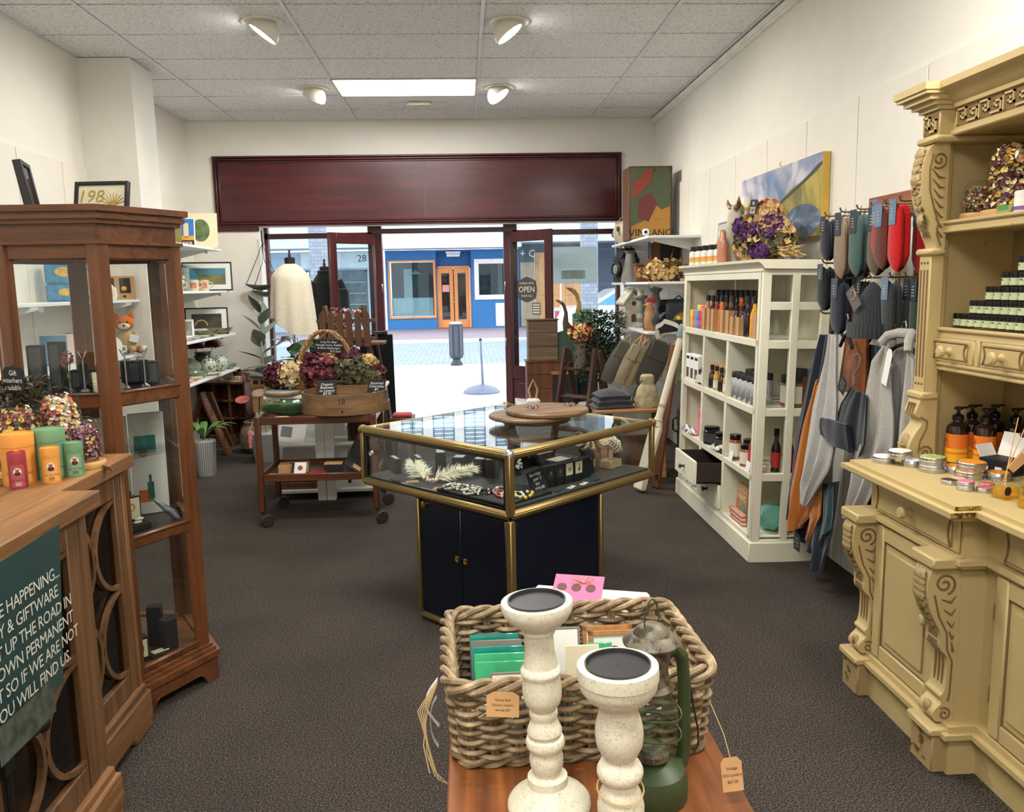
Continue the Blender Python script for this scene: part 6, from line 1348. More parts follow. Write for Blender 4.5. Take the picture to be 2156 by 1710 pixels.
drape(1.705,[(3.92,1.066),(4.06,0.822),(4.21,0.433),(4.23,0.273),(4.21,0.21)],[(3.87,1.02),(3.86,0.857),(3.85,0.569),(3.90,0.40),(4.03,0.30)],2.6,0.016,po,K_or,'ochre_panel',ph=1.2)
drape(1.75,[(4.27,0.42),(4.29,0.30),(4.22,0.19)],[(3.75,0.60),(3.78,0.40),(3.95,0.15)],2.0,0.012,po,K_deep,'lower_panel',ph=2.2)
drape(1.715,[(4.0,0.52),(4.02,0.32),(3.93,0.135)],[(3.66,0.62),(3.69,0.36),(3.83,0.105)],1.5,0.018,po,K_navy,'front_point',ph=0.2)
drape(1.695,[(3.96,0.50),(3.93,0.36),(3.96,0.24)],[(3.80,0.60),(3.80,0.42),(3.92,0.27)],1.2,0.008,po,K_or,'ochre_stripe',ph=0.9)
drape(1.70,[(3.79,0.54),(3.79,0.40),(3.84,0.27)],[(3.68,0.60),(3.68,0.46),(3.70,0.38)],1.0,0.008,po,K_teal,'teal_stripe',ph=0.9)
t=price_tag('garment_label','dark green garment label',(1.672-1.75,4.02-4.0,0.22-1.33),(PI/2,0,-PI/2),0.075,0.09,('Merino','possum','wool'),plain('label_green',(22,32,32),0.6),po)
for w_ in[c for c in t.children]:w_.data.materials.clear();w_.data.materials.append(plain('card_gold',(196,180,140)))
gk=thing('grey_knit_wrap','pale grey knitted wrap with pointed hem over the poncho','wrap',(1.70,3.75,1.31));hanger(gk,1.74,3.70,1.30,0.12)
drape(1.668,[(3.72,1.30),(3.76,1.173),(3.88,0.954),(3.955,0.691),(3.985,0.55),(3.95,0.45)],[(3.64,1.30),(3.625,1.118),(3.60,0.991),(3.60,0.80),(3.64,0.68),(3.90,0.44)],2.4,0.016,gk,K_grey,'wrap_body',ph=0.6)
rc=thing('rust_scarf','rust-coloured wool scarf hanging folded','scarf',(1.80,3.74,1.50));drape(1.80,[(3.764,1.488),(3.815,1.3),(3.881,1.015)],[(3.63,1.489),(3.62,1.309),(3.61,1.03)],1.0,0.008,rc,K_rust,'scarf_front',th=0.014);MB().T([(0,0.02,-0.03),(0,0.0,0.04),(0,-0.04,-0.03)],0.002,5).B('hanging_loop',M_string,rc)
tb=thing('slate_knit_wrap','slate blue knitted wrap hanging behind the grey one','wrap',(1.85,3.62,1.32));hanger(tb,1.86,3.66,1.31,0.16);drape(1.83,[(3.80,1.26),(3.80,0.9),(3.72,0.45),(3.68,0.24)],[(3.52,1.25),(3.50,0.9),(3.50,0.5),(3.58,0.2)],3.0,0.02,tb,K_slate,'wrap_body',ph=1.0)
bk2=thing('midnight_coat','midnight blue wool piece with folded cuff on the rack','garment',(1.68,3.5,1.1));drape(1.675,[(3.50,1.085),(3.60,1.0),(3.66,0.90),(3.60,0.84)],[(3.33,1.06),(3.32,0.95),(3.32,0.86),(3.36,0.80)],1.6,0.014,bk2,K_deep,'sleeve',ph=0.3);drape(1.655,[(3.72,0.915),(3.735,0.87),(3.72,0.83)],[(3.46,0.925),(3.45,0.87),(3.43,0.805)],1.0,0.008,bk2,K_deep,'folded_cuff',th=0.02,ph=0.2);drape(1.76,[(3.56,0.86),(3.55,0.6),(3.56,0.3)],[(3.30,0.86),(3.32,0.6),(3.36,0.3)],2,0.02,bk2,K_deep,'lower_drape',ph=0.2)
MB().T([(0.02,0.03,-0.02),(0.02,0.03,0.03),(0.02,-0.02,0.075),(0.02,-0.03,0.11),(0.02,0.0,0.13),(0.02,0.03,0.115)],0.003,6).B('hanger_hook',M_steel,bk2)
t=price_tag('garment_label','x',(-0.03,0.03,-0.01),(PI/2,0.5,-PI/2),0.07,0.075,('Merino','possum','wool'),plain('label_green',(22,32,32)),bk2)
for w_ in[c for c in t.children]:w_.data.materials.clear();w_.data.materials.append(MATS['card_gold'])
cg=thing('grey_cardigan','silver-grey knitted cardigan on a black hanger','cardigan',(1.72,3.25,1.29));hanger(cg,1.735,3.19,1.29,0.30)
drape(1.695,[(3.265,1.285),(3.375,1.215),(3.42,1.077),(3.457,0.915),(3.499,0.793),(3.53,0.608),(3.545,0.49)],[(3.225,1.27),(3.20,1.12),(3.17,0.98),(3.17,0.87),(3.22,0.80),(3.36,0.60),(3.47,0.485)],2.0,0.018,cg,K_card,'left_front',ph=0.7)
drape(1.70,[(3.10,1.27),(3.12,1.12),(3.14,0.98),(3.15,0.8)],[(3.05,1.24),(3.035,1.12),(3.03,0.98),(3.03,0.8)],1.5,0.012,cg,K_card,'right_front',ph=0.1)
drape(1.765,[(3.36,1.265),(3.40,0.9),(3.42,0.6)],[(3.04,1.255),(3.03,0.9),(3.04,0.6)],3,0.012,cg,K_card,'back_panel',ph=0.1)
MB().T([(-0.035,0.02,0.0),(-0.02,0.0,0.03),(0.0,-0.04,0.042),(0.03,-0.09,0.042),(0.0,-0.14,0.04),(-0.02,-0.16,0.02),(-0.03,-0.175,-0.02)],[0.018,0.02,0.02,0.02,0.02,0.019,0.016],10).B('collar',K_card,cg)
t=price_tag('swing_tag','x',(-0.05,-0.06,-0.09),(PI/2,0.28,-PI/2),0.042,0.15,('',),M_paper,cg)
t=thing('plank_sign','orange-brown plank fixed on the panelled wall above the socks','plank',(WX,3.86,1.83));MB().bbox(-0.022,0,-0.26,0.19,0,0.105,0.003).B('plank',wood('cedar_plank',(128,68,40),(168,96,60),'Y',0.45),t);MB().box(-0.0235,-0.022,0.10,0.175,0.075,0.095).B('small_label',plain('card_blue',(96,120,148)),t)
# ------------------------------------------------------------------ six-sided glazed cabinet (left)
M_mah=wood('teak_brown',(84,48,25),(128,78,44),'Z',0.38,1.0,12,coat=0.15);M_mahx=wood('teak_brown_flat',(80,45,23),(122,74,42),'X',0.38,1.0,12,coat=0.15)
HC=(-1.405,3.24);HR=0.345
HX=thing('glazed_cabinet','six-sided teak display cabinet with glass panes at left','display cabinet',(HC[0],HC[1],0))
hv=[math.radians(a)for a in(-60,0,60,120,180,240)]
def hexa(r):return[(r*C_(a),r*S_(a))for a in hv]
for r,a,b in((0.39,0.10,0.125),(0.375,0.125,0.14),(0.36,0.14,0.155)):pass
MB().prism(hexa(0.388),0.098,0.122).prism(hexa(0.372),0.122,0.136).prism(hexa(0.36),0.136,0.15).B('base_moulding',M_mahx,HX)
V=[Vector((p[0],p[1],0))for p in hexa(0.375)]
for i in range(6):
 a,b=V[i],V[(i+1)%6];d=(b-a).normalized();n=Vector((d.y,-d.x,0));L=(b-a).length
 M=Matrix(((d.x,0,n.x,a.x),(d.y,0,n.y,a.y),(0,1,0,0),(0,0,0,1)))
 MB().prism([(0,0),(0.055,0),(0.07,0.03),(0.09,0.045),(L-0.09,0.045),(L-0.07,0.03),(L-0.055,0),(L,0),(L,0.1),(0,0.1)],-0.02,0,'Z',M).B('bracket_foot',M_mahx,HX)
RZ=[(0.15,0.175),(0.625,0.672),(1.15,1.205),(1.665,1.72)]
for a in hv:
 M=R_(a,4,'Z')@T_((HR-0.022,0,0));MB().prism([(-0.022,-0.034),(0.01,-0.034),(0.024,0),(0.01,0.034),(-0.022,0.034)],0.148,1.73,'Z',M).B('post',M_mah,HX)
V=[Vector((p[0],p[1],0))for p in hexa(HR-0.008)]
for i in range(6):
 a,b=V[i],V[(i+1)%6];d=(b-a).normalized();n=Vector((d.y,-d.x,0));L=(b-a).length
 M=Matrix(((d.x,-n.x,0,a.x),(d.y,-n.y,0,a.y),(0,0,1,0),(0,0,0,1)))
 for z0_,z1_ in RZ:MB().bbox(0.02,L-0.02,0.0,0.026,z0_,z1_,0.005,M).bbox(0.02,L-0.02,-0.006,0.0,z1_-0.008,z1_,0.002,M).B('rail',M_mahx,HX)
 for(za,zb)in((0.175,0.625),(0.672,1.15),(1.205,1.665)):MB().box(0.03,L-0.03,0.012,0.015,za,zb,M).B('pane',M_clear,HX)
 MB().box(0.0,L,0.004,0.03,1.715,1.79,M).B('frieze',M_mahx,HX)
MB().prism(hexa(0.36),1.716,1.728).B('frieze_moulding',M_mahx,HX)
MB().prism(hexa(0.355),1.785,1.80).prism(hexa(0.372),1.80,1.815).prism(hexa(0.365),1.815,1.824).prism(hexa(0.386),1.824,1.845).B('cornice',M_mahx,HX)
for z in(0.150,0.650,1.182):MB().prism(hexa(HR-0.04),z,z+0.016).B('shelf',M_mahx if z<0.5 else plain('cabinet_shelf_dark',(44,32,28),0.35),HX)
MB().prism(hexa(HR-0.05),0.945,0.951).B('glass_shelf',M_clear,HX)
def hc(x,y,z):return(HC[0]+x,HC[1]+y,z)
zq=1.199
for i,(x,y,w,h,rz,lb)in enumerate(((-0.14,-0.15,0.055,0.17,0.2,'tall dark green box at the left in the cabinet'),(-0.075,-0.13,0.05,0.18,-0.1,'second tall dark green box in the cabinet'),(0.0,-0.06,0.12,0.07,0.1,'low dark box with grey lid panel in the cabinet'),(0.12,0.05,0.07,0.09,0.6,'black earring box behind the crystal stands'),(0.19,0.02,0.06,0.09,0.9,'second black earring box near the right pane'))):
 t=thing('jewellery_case',lb,'jewellery box',hc(x,y,zq),rz);MB().bbox(-w/2,w/2,-0.02,0.02,0,h,0.003).B('box_body',plain('green_black',(38,46,44),0.5)if i<3 else M_black,t);MB().box(-w/2+0.008,w/2-0.008,-0.0212,-0.02,0.01,h-0.01).B('panel',plain('case_panel',(78,84,84),0.5),t)
for i,(x,y)in enumerate(((0.03,-0.17),(0.10,-0.14),(0.15,-0.10),(0.20,-0.05))):
 t=thing('earring_stand','%s slim silver earring stand from the left in the cabinet'%ORD[i],'stand',hc(x,y,zq),0.5,'earring stands in the cabinet');MB().L([(0.016,0),(0.012,0.006),(0.004,0.012),(0.003,0.12)],10).B('stem',M_steel,t)
 MB().T([(-0.014,0,0.145),(-0.005,0,0.122),(0.005,0,0.122),(0.014,0,0.145)],0.003,6).B('fork',M_steel,t);MB().bbox(-0.016,0.016,0.004,0.007,0.02,0.1,0.002).B('velvet_card',M_black,t)
t=thing('ring_box','small open cream ring box on the cabinet shelf','ring box',hc(0.10,-0.20,zq),0.5);MB().bbox(-0.025,0.025,-0.025,0.025,0,0.03,0.003).B('box_body',M_cream,t);MB().bbox(-0.025,0.025,0.02,0.026,0.03,0.07,0.002).B('lid',M_cream,t);MB().T([(0.008*C_(a),-0.002,0.038+0.008*S_(a))for a in[0.5*k for k in range(13)]],0.0015,5).B('ring',M_steel,t)
t=thing('posy_bottle','small glass bottle with pink flowers in the cabinet','vase',hc(-0.01,-0.20,zq));MB().L([(0.018,0),(0.02,0.004),(0.02,0.06),(0.009,0.08),(0.009,0.1)],16).B('bottle',M_dome,t);m=MB();rng=Rn(2);petals(m,blob(0,0,0.125,0.02,0.02,0.025),40,0.012,rng);o=m.B('flowers',pm('rose'),t);o['kind']='stuff'
m=MB();
for k in range(5):m.T([(0,0,0.02),(0.01*C_(k),0.01*S_(k),0.12)],0.0012,5)
m.B('stems',plain('stem_green',(72,104,52),0.7),t)
for i,(x,y,rz,w,h,lb)in enumerate(((-0.02,0.06,0.35,0.17,0.40,'white printed tea towel with black specks in cabinet'),(0.13,0.10,0.5,0.13,0.41,'white tea towel printed with green bottle and food'))):
 t=thing('tea_towel',lb,'tea towel',hc(x,y,0.667),rz);MB().bbox(-w/2,w/2,-0.006,0.006,0,h,0.002).B('cloth',plain('towel_white',(222,222,214),0.9),t);rng=Rn(i)
 if i==0:
  m=MB()
  for k in range(60):m.cbox((rng.uniform(-w*0.42,w*0.42),-0.0065,rng.uniform(h*0.45,h*0.75)),(rng.uniform(0.002,0.006),0.001,rng.uniform(0.002,0.007)),0)
  for k in range(12):m.cbox((-0.03+0.06*(k%2),-0.0065,0.05+0.009*(k//2)),(0.04,0.001,0.002))
  m.B('printed_specks',M_ink,t)
 else:
  MB().box(-0.012,0.012,-0.0075,-0.006,0.06,0.13).box(-0.005,0.005,-0.0075,-0.006,0.13,0.16).B('printed_bottle',plain('print_green',(34,104,84),0.7),t)
  MB().box(-0.045,0.0,-0.0072,-0.006,0.05,0.1).B('printed_food',plain('print_rust',(206,104,60),0.7),t);MB().box(-0.05,0.03,-0.0072,-0.006,0.26,0.32).B('printed_food',plain('print_teal',(40,128,120),0.7),t);MB().ball((-0.02,-0.006,0.25),0.018,10,6,None,(1,0.06,1)).B('printed_food',plain('print_rust',(206,104,60)),t)
t=thing('gauze_ribbon','sheer cream ribbon hanging before the tea towels','ribbon',hc(-0.05,-0.12,0.955));MB().S(lambda u,v:(0.02*S_(5*u)+0.018*(v-0.5)*(1+0.6*S_(9*u)),0.012*C_(5*u),0.19-0.19*u),24,3,0.0006).B('ribbon',plain('gauze_cream',(222,208,170),0.6),t)
def watch_box(label,x,y,z,rz):
 t=thing('pendant_case',label,'jewellery box',hc(x,y,z),rz,'open pendant cases in the cabinet');MB().bbox(-0.04,0.04,-0.035,0.035,0,0.022,0.002).B('tray',M_black,t)
 l=MB().bbox(-0.04,0.04,0.033,0.045,0.018,0.115,0.002).B('lid',M_black,t);MB().box(-0.034,0.034,0.031,0.033,0.03,0.11).B('lid_lining',M_cream,l);MB().T([(0.014*C_(a),0.030,0.075+0.014*S_(a))for a in[2*PI*k/16 for k in range(16)]],0.0009,5,True).B('printed_ring',M_ink,l)
 MB().ball((0.0,-0.01,0.026),0.014,10,6,None,(1.3,0.7,0.4)).B('stone',plain('cream_stone',(226,218,190),0.3),t);MB().ball((0.02,0.016,0.03),0.012,8,6,None,(1.6,0.6,0.6)).B('cushion',plain('cushion_white',(232,228,214),0.6),t)
watch_box('open pendant case at the left on the middle shelf',0.06,-0.20,0.667,0.75);watch_box('open pendant case at the right on the middle shelf',0.15,-0.12,0.667,0.85);watch_box('open pendant case at the far left of the middle shelf',-0.10,-0.19,0.667,0.3)
t=thing('black_display_block','tall black velvet block behind the pendant cases','display block',hc(0.03,-0.04,0.667),0.6);MB().bbox(-0.07,0.07,-0.015,0.015,0,0.12,0.003).B('block',M_vel,t)
for k in range(3):MB().ball((-0.03+0.03*k,-0.018,0.06),0.008,8,6,None,(1,0.4,1.3)).B('earring',M_steel,t)
t=thing('beaded_cord','bundle of black beaded cords by the right pane','necklace',hc(0.22,-0.03,0.667),0.6);m=MB()
for k in range(8):m.T([(-0.04+0.01*k,0.02,0.10-0.008*k),(0.0+0.008*k,-0.01,0.045),(0.03+0.004*k,-0.03,0.01)],0.0025,5)
m.B('cords',M_blackg,t)
for i,(x,y,rz,h,lb)in enumerate(((0.0,-0.13,0.5,0.13,'black box with a white pendant card low in the cabinet'),(0.09,-0.15,0.8,0.10,'open black box with cream lining on the cabinet floor'),(0.17,-0.06,0.7,0.13,'tall black box at the cabinet floor right'),(0.10,0.0,0.2,0.16,'black bust at the back of the cabinet floor'),(-0.08,-0.18,0.2,0.12,'black box with a white leaf pendant at floor left'))):
 t=thing('pendant_box',lb,'jewellery box',hc(x+0.055,y-0.035,0.167),rz);MB().bbox(-0.028,0.028,-0.022,0.022,0,h,0.003).B('box_body',M_black,t)
 if i in(0,1,4):MB().box(-0.022,0.022,-0.0235,-0.022,0.02,h-0.012).B('card',M_cream,t);MB().ball((0,-0.025,h*0.55),0.012,10,6,None,(0.7,0.3,1.6)).B('pendant',plain('greenstone',(70,110,96),0.2)if i else plain('cushion_white',(232,228,214)),t)
for i,(x,y)in enumerate(((0.20,-0.13),(0.05,-0.22))):
 t=thing('bone_pendant',['pale bone pins on a black pad, cabinet floor right','greenstone pendant on a black pad, cabinet floor front'][i],'pendant',hc(x,y,0.167),0.8);MB().bbox(-0.045,0.045,-0.025,0.025,0,0.012,0.003).B('pad',M_black,t)
 for k in range(3):MB().T([(-0.03,-0.012+0.012*k,0.015),(0.03,-0.014+0.012*k,0.016)],0.003,6).B('pin',M_cream if i==0 else plain('greenstone',(70,110,96)),t)
def frame_cam(label,loc,w,h,fm,pic,rot=(0,0,0),fw=0.014,th=0.016,mount=0.0,art=None,name='framed_print',group=None):
 t=thing(name,label,'picture',loc,0,group,rot);m=MB()
 m.bbox(-w/2,-w/2+fw,0,th,0,h,0.002).bbox(w/2-fw,w/2,0,th,0,h,0.002).bbox(-w/2+fw,w/2-fw,0,th,0,fw,0.002).bbox(-w/2+fw,w/2-fw,0,th,h-fw,h,0.002);m.B('frame',fm,t)
 if mount:MB().box(-w/2+fw,w/2-fw,th*0.5,th*0.6,fw,h-fw).B('mount',M_paper,t)
 MB().box(-w/2+fw+mount,w/2-fw-mount,th*0.4,th*0.52,fw+mount,h-fw-mount).B('picture',pic,t);MB().box(-w/2+fw,w/2-fw,th*0.2,th*0.25,fw,h-fw).B('glazing',M_clear,t)
 return t
f1=frame_cam('black frame with gold script and leaf on top of cabinet',hc(0.025,0.10,1.846),0.21,0.135,M_black,plain('mount_ivory',(222,214,190),0.6),(-0.25,0,-0.08),0.014,0.02)
text('198',0.07,plain('gold_leaf',(206,176,92),0.35,0.5),f1,(-0.045,0.006,0.075),FACE_CAM,'gold_script',shear=0.2)
m=MB()
for k in range(9):m.T([(0.045,0.006,0.04),(0.045+0.05*C_(0.35+0.3*k),0.006,0.04+0.05*S_(0.35+0.3*k))],[0.002,0.0012],5)
m.B('gold_leaf_print',MATS['gold_leaf'],f1)
f2=frame_cam('black framed picture seen edge-on at the cabinet top left',hc(-0.195,0.09,1.846),0.16,0.20,M_black,plain('dark_print',(74,60,50),0.6,vary=0.4),(-0.15,0,1.85),0.018,0.03)
M_elm=wood('weathered_elm',(102,70,41),(164,117,70),'Y',0.5,0.9,12);M_elmz=wood('weathered_elm_upright',(82,57,35),(138,100,64),'Z',0.5,0.9,12)
SB=thing('lattice_sideboard','weathered timber sideboard with curved lattice glass doors at left','sideboard',(-1.4,2.2,0))
YA,YM,YN=2.875,2.345,1.25;XF,XN,XB=-1.19,-1.085,-1.70;TZ2=1.0
for a,b in((XB,-1.53),(-1.528,-1.36),(-1.358,XF+0.035)):bw(MB().bbox(a,b,YN-0.03,YA+0.02,TZ2-0.045,TZ2,0.003),'top_plank',M_elm,SB)
bw(MB().bbox(XF+0.037,XN+0.045,YN-0.03,YM+0.01,TZ2-0.045,TZ2,0.003),'top_plank',M_elm,SB)
bw(MB().box(XB,XB+0.02,YN,YA,0.1,TZ2-0.045),'back',M_elmz,SB);bw(MB().box(XB,XF,YA-0.022,YA,0.1,TZ2-0.045),'end_panel',M_elmz,SB);bw(MB().box(XB,XF,YN,YN+0.022,0.1,TZ2-0.045),'end_panel',M_elmz,SB)
bw(MB().box(XB,XF-0.02,YN,YA,0.13,0.15),'bottom_board',M_elm,SB);bw(MB().box(XB+0.02,XF-0.06,YN+0.02,YA-0.02,0.53,0.548),'inner_shelf',M_elm,SB)
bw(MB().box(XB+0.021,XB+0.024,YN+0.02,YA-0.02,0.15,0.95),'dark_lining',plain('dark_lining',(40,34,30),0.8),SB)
def lattice_door(x,ya,yb,za,zb,st,rows,parent):
 d=MB();e_=0.03
 d.bbox(x-e_,x,ya,ya+st,za,zb,0.004).bbox(x-e_,x,yb-st,yb,za,zb,0.004).bbox(x-e_,x,ya+st,yb-st,zb-0.085,zb,0.004).bbox(x-e_,x,ya+st,yb-st,za,za+0.075,0.004)
 p=bw(d,'lattice_door',M_elmz,SB)
 a,b,c,e2=ya+st,yb-st,za+0.075,zb-0.085;mid=(a+b)/2;hh=(e2-c)/rows
 bws(MB().box(x-0.022,x-0.019,a,b,c,e2),'pane',glass('smoked_pane',(0.62,0.6,0.55),0.9),SB,p)
 for r in range(rows):
  zc=c+hh*(r+0.5)
  for s in(-1,1):
   ed=a if s<0 else b;R=(mid-a)-0.004;pts=[(ed-s*R*C_(t_),zc+hh*0.5*S_(t_))for t_ in[-PI/2+PI*k/16 for k in range(17)]]
   w=0.014;out=[(ed-s*(R+w/2)*C_(t_),zc+(hh*0.5)*S_(t_))for t_ in[-PI/2+PI*k/16 for k in range(17)]];inn=[(ed-s*(R-w)*C_(t_),zc+(hh*0.5-w)*S_(t_))for t_ in[-PI/2+PI*k/16 for k in range(17)]]
   m=MB()
   for k in range(16):m.prism([out[k],out[k+1],inn[k+1],inn[k]],x-0.018,x-0.002,'X')
   bws(m,'lattice_arc',M_elmz,SB,p)
 return p
lattice_door(XF,YM+0.045,YA-0.02,0.165,TZ2-0.05,0.058,2,SB)
bw(MB().bbox(XF-0.05,XN-0.002,YM-0.055,YM+0.012,0.1,TZ2-0.045,0.004).bbox(XF-0.04,XF+0.004,YM+0.010,YM+0.045,0.1,TZ2-0.045,0.003),'pilaster',M_elmz,SB)
bw(MB().bbox(XF-0.02,XF+0.006,YA-0.03,YA,0.1,TZ2-0.045,0.003),'pilaster',M_elmz,SB)
lattice_door(XN,YM-0.58,YM-0.055,0.165,TZ2-0.05,0.06,2,SB);lattice_door(XN,YN+0.01,YM-0.585,0.165,TZ2-0.05,0.06,2,SB)
bw(MB().bbox(XF-0.02,XF+0.03,YM+0.0,YA+0.012,0.035,0.14,0.004).bbox(XF-0.02,XF+0.018,YM,YA+0.006,0.138,0.165,0.006).bbox(XF-0.03,XF+0.028,YA-0.14,YA+0.01,0.0,0.036,0.008),'plinth',M_elm,SB)
bw(MB().bbox(XN-0.03,XN+0.032,YN,YM+0.012,0.035,0.14,0.004).bbox(XN-0.03,XN+0.018,YN,YM+0.006,0.138,0.165,0.006).bbox(XN-0.03,XN+0.03,YM-0.16,YM+0.01,0.0,0.036,0.008),'plinth',M_elm,SB)
M_iron=plain('wrought_iron',(52,46,42),0.45,0.6)
bw(MB().T([(XN+0.012,1.83,0.2),(XN+0.012,1.83,0.8)],0.008,8).bbox(XN,XN+0.02,1.805,1.855,0.46,0.6,0.004).T([(XN+0.02,1.83,0.53),(XN+0.055,1.85,0.535),(XN+0.06,1.89,0.538)],0.009,8).ball((XN+0.06,1.905,0.539),0.019,12,8).bbox(XN,XN+0.018,1.81,1.85,0.2,0.24,0.003),'bolt_handle',M_iron,SB)
rng=Rn(17)
for i in range(5):
 t=thing('pearl_strand','%s pearl strand from the top behind the lattice door'%ORD[i],'necklace',(-1.36,2.50,0.90-0.06*i),0,'pearl strands behind the lattice door')
 for k in range(14):MB().ball((0.01*S_(k),-0.09+0.013*k,-0.012*S_(PI*k/13)),0.0045,7,5).B('pearl',plain('bead_pearl',(226,222,210)),t)
 MB().T([(0,-0.09,0),(0,-0.1,0.05)],0.001,5).B('cord',M_string,t)
t=thing('glass_paperweight','pale glass ornament low behind the lattice door','ornament',(-1.33,2.58,0.151));MB().L([(0.04,0),(0.05,0.03),(0.03,0.07),(0.0,0.08)],18,None,True,False).B('glass_body',plain('grey_glass',(150,156,156),0.15),t);MB().T([(0.022*C_(a),0.0,0.1+0.022*S_(a))for a in[2*PI*k/16 for k in range(16)]],0.005,6,True).B('ring',plain('grey_glass',(150,156,156)),t)
po_=thing('moving_notice','dark green notice with white lettering hung on the sideboard','poster',(XN+0.06,1.80,0.55))
MB().S(lambda u,v:(0.012*S_(PI*u)*v-0.012*(1-v)+0.01*S_(4*u)*(1-v),-0.42+0.70*u-0.02*(1-v)*u,0.43*v+0.02*u*(1-v)),20,14,0.0012).B('sheet',plain('notice_green',(54,80,78),0.32,vary=0.12,vscale=4),po_)
M_let=plain('notice_letter',(214,214,200),0.6)
for k,s in enumerate(('ARE HAPPENING...','ART, JEWELLERY & GIFTWARE','MOVE JUST UP THE ROAD IN','OUR VERY OWN PERMANENT','STREET SO IF WE ARE NOT','HERE YOU WILL FIND US.')):
 text(s,0.042,M_let,po_,(0.028,0.245-(0.045,0.06,0.0,0.0,-0.02,0.03)[k],0.335-0.044*k),FACE_RIGHT,'lettering',align='RIGHT',spacing=0.92)
MB().S(lambda u,v:(0.028+0.002*S_(3*u),-0.12+0.24*u,0.015+0.085*v),8,4).B('printed_street',plain('street_print',(70,78,66),0.7,vary=0.6,vscale=30),po_)
def tea_tin(label,x,y,r,h,rgb,rz):
 t=thing('tea_tin',label,'tea tin',(x,y,TZ2),rz,'cardboard tea tins on the sideboard');m0=plain('tin_%d_%d_%d'%rgb,rgb,0.5,vary=0.03)
 MB().L([(r*0.99,0),(r,0.002),(r,h*0.74)],32).B('tin_body',m0,t);l=MB().L([(r*1.012,h*0.745),(r*1.012,h-0.002),(r*0.985,h),(r*0.93,h),(r*0.93,h-0.003),(0.001,h-0.003)],32,None,True,False).B('lid',m0,t)
 lab=MB().S(lambda u,v:((r+0.0008)*S_((u-0.5)*1.5),-(r+0.0008)*C_((u-0.5)*1.5),h*(0.06+0.60*v)),12,1).B('label',plain('label_tint_%d_%d_%d'%rgb,tuple(min(255,int(c*0.86+34))for c in rgb),0.6),t)
 def disc(cu,cz,ru,rz_,off,mat,nm):MB().S(lambda u,v:((r+off)*S_((cu+ru*v*C_(2*PI*u))/r),-(r+off)*C_((cu+ru*v*C_(2*PI*u))/r),cz+rz_*v*S_(2*PI*u)),20,2).B(nm,mat,lab)
 s=min(r*0.48,h*0.17);cz=h*0.47
 disc(0,cz,s*0.9,s*1.1,0.0014,M_cream,'emblem_oval');disc(0,cz-s*0.45,s*0.7,s*0.55,0.0018,plain('emblem_plum',(62,34,46),0.6),'emblem_coat');disc(0,cz+s*0.22,s*0.34,s*0.42,0.002,plain('emblem_russet',(150,74,56),0.6),'emblem_head');disc(-s*0.26,cz+s*0.62,s*0.12,s*0.24,0.0022,plain('emblem_russet',(150,74,56)),'emblem_ear');disc(s*0.26,cz+s*0.62,s*0.12,s*0.24,0.0022,plain('emblem_russet',(150,74,56)),'emblem_ear')
 text('The Tea Thief',r*0.27,M_ink,lab,(0,-r-0.0022,h*0.25),FACE_CAM,'lettering',shear=0.2)
 m=MB()
 for k in range(3):m.box(-r*0.3,r*0.3,-r-0.0016,-r-0.001,h*(0.1+0.035*k),h*(0.11+0.035*k))
 m.B('fine_print',M_chalk if rgb[1]<100 else M_ink,lab)
OR,GN,RD=(226,152,62),(108,152,112),(158,50,62)
tea_tin('small crimson tea tin in front',-1.292,2.415,0.024,0.105,RD,0.45);tea_tin('large orange tea tin behind the crimson one',-1.318,2.475,0.045,0.15,OR,0.45);tea_tin('small orange tea tin in the middle',-1.228,2.475,0.025,0.105,OR,0.45);tea_tin('large green tea tin at the back',-1.262,2.548,0.044,0.15,GN,0.45);tea_tin('small green tea tin at the right',-1.196,2.555,0.026,0.105,GN,0.45)
flower_dome('glass dome of dried flowers at the left of the tins',-1.375,2.60,TZ2,0.066,0.235,('cream','plum','gold','rose','olive'),31);flower_dome('tallest glass dome of dried flowers behind the tins',-1.322,2.745,TZ2,0.066,0.255,('cream','rose','straw','coral','white'),32);flower_dome('small glass dome of dried flowers by the sideboard edge',-1.212,2.675,TZ2,0.047,0.165,('plum','rose','burgundy','lilac','straw'),33)
kraft_tag('small kraft tag hanging over the sideboard edge below the dome',(-1.146,2.66,TZ2-0.001),(0.25,0.9,1.3),0.026,0.042,('Small','$35'),None)
lp=leafy('bushy dark green plant standing at the left of sideboard','plant',(-1.49,2.755,TZ2+0.075),(plain('bush_green',(48,62,38),0.7,vary=0.3,vscale=30),plain('bush_green_dark',(34,44,28),0.7),plain('bush_dry',(104,86,54),0.8)),760,0.135,0.20,0.026,44,'potted_bush')
MB().L([(0.05,-0.074),(0.065,-0.06),(0.075,0.02),(0.06,0.03)],20).B('pot',plain('mottled_pot',(110,116,92),0.5,vary=0.3,vscale=20),lp)
m=MB()
for k in range(14):a=k*2.4;m.T([(0,0,0),(0.06*C_(a),0.06*S_(a),0.1),(0.12*C_(a),0.12*S_(a),0.19)],0.0018,5)
m.B('stems',plain('twig_brown',(82,62,40),0.8),lp)
gv=thing('gift_voucher_sign','scalloped black Gift Vouchers Available board stuck in the bush','sign',(-1.418,2.68,TZ2+0.285),0,None,(-0.1,0,-0.45));gv.scale=(1.35,1.35,1.35)
MB().prism([(-0.034,-0.022),(-0.028,-0.03),(0.028,-0.03),(0.034,-0.022),(0.032,0.0),(0.034,0.022),(0.028,0.03),(0.01,0.031),(0,0.035),(-0.01,0.031),(-0.028,0.03),(-0.034,0.022),(-0.032,0)],0,0.003,'Y').T([(0,0.002,-0.03),(0.004,0.01,-0.17)],0.002,6).B('board',M_slate,gv)
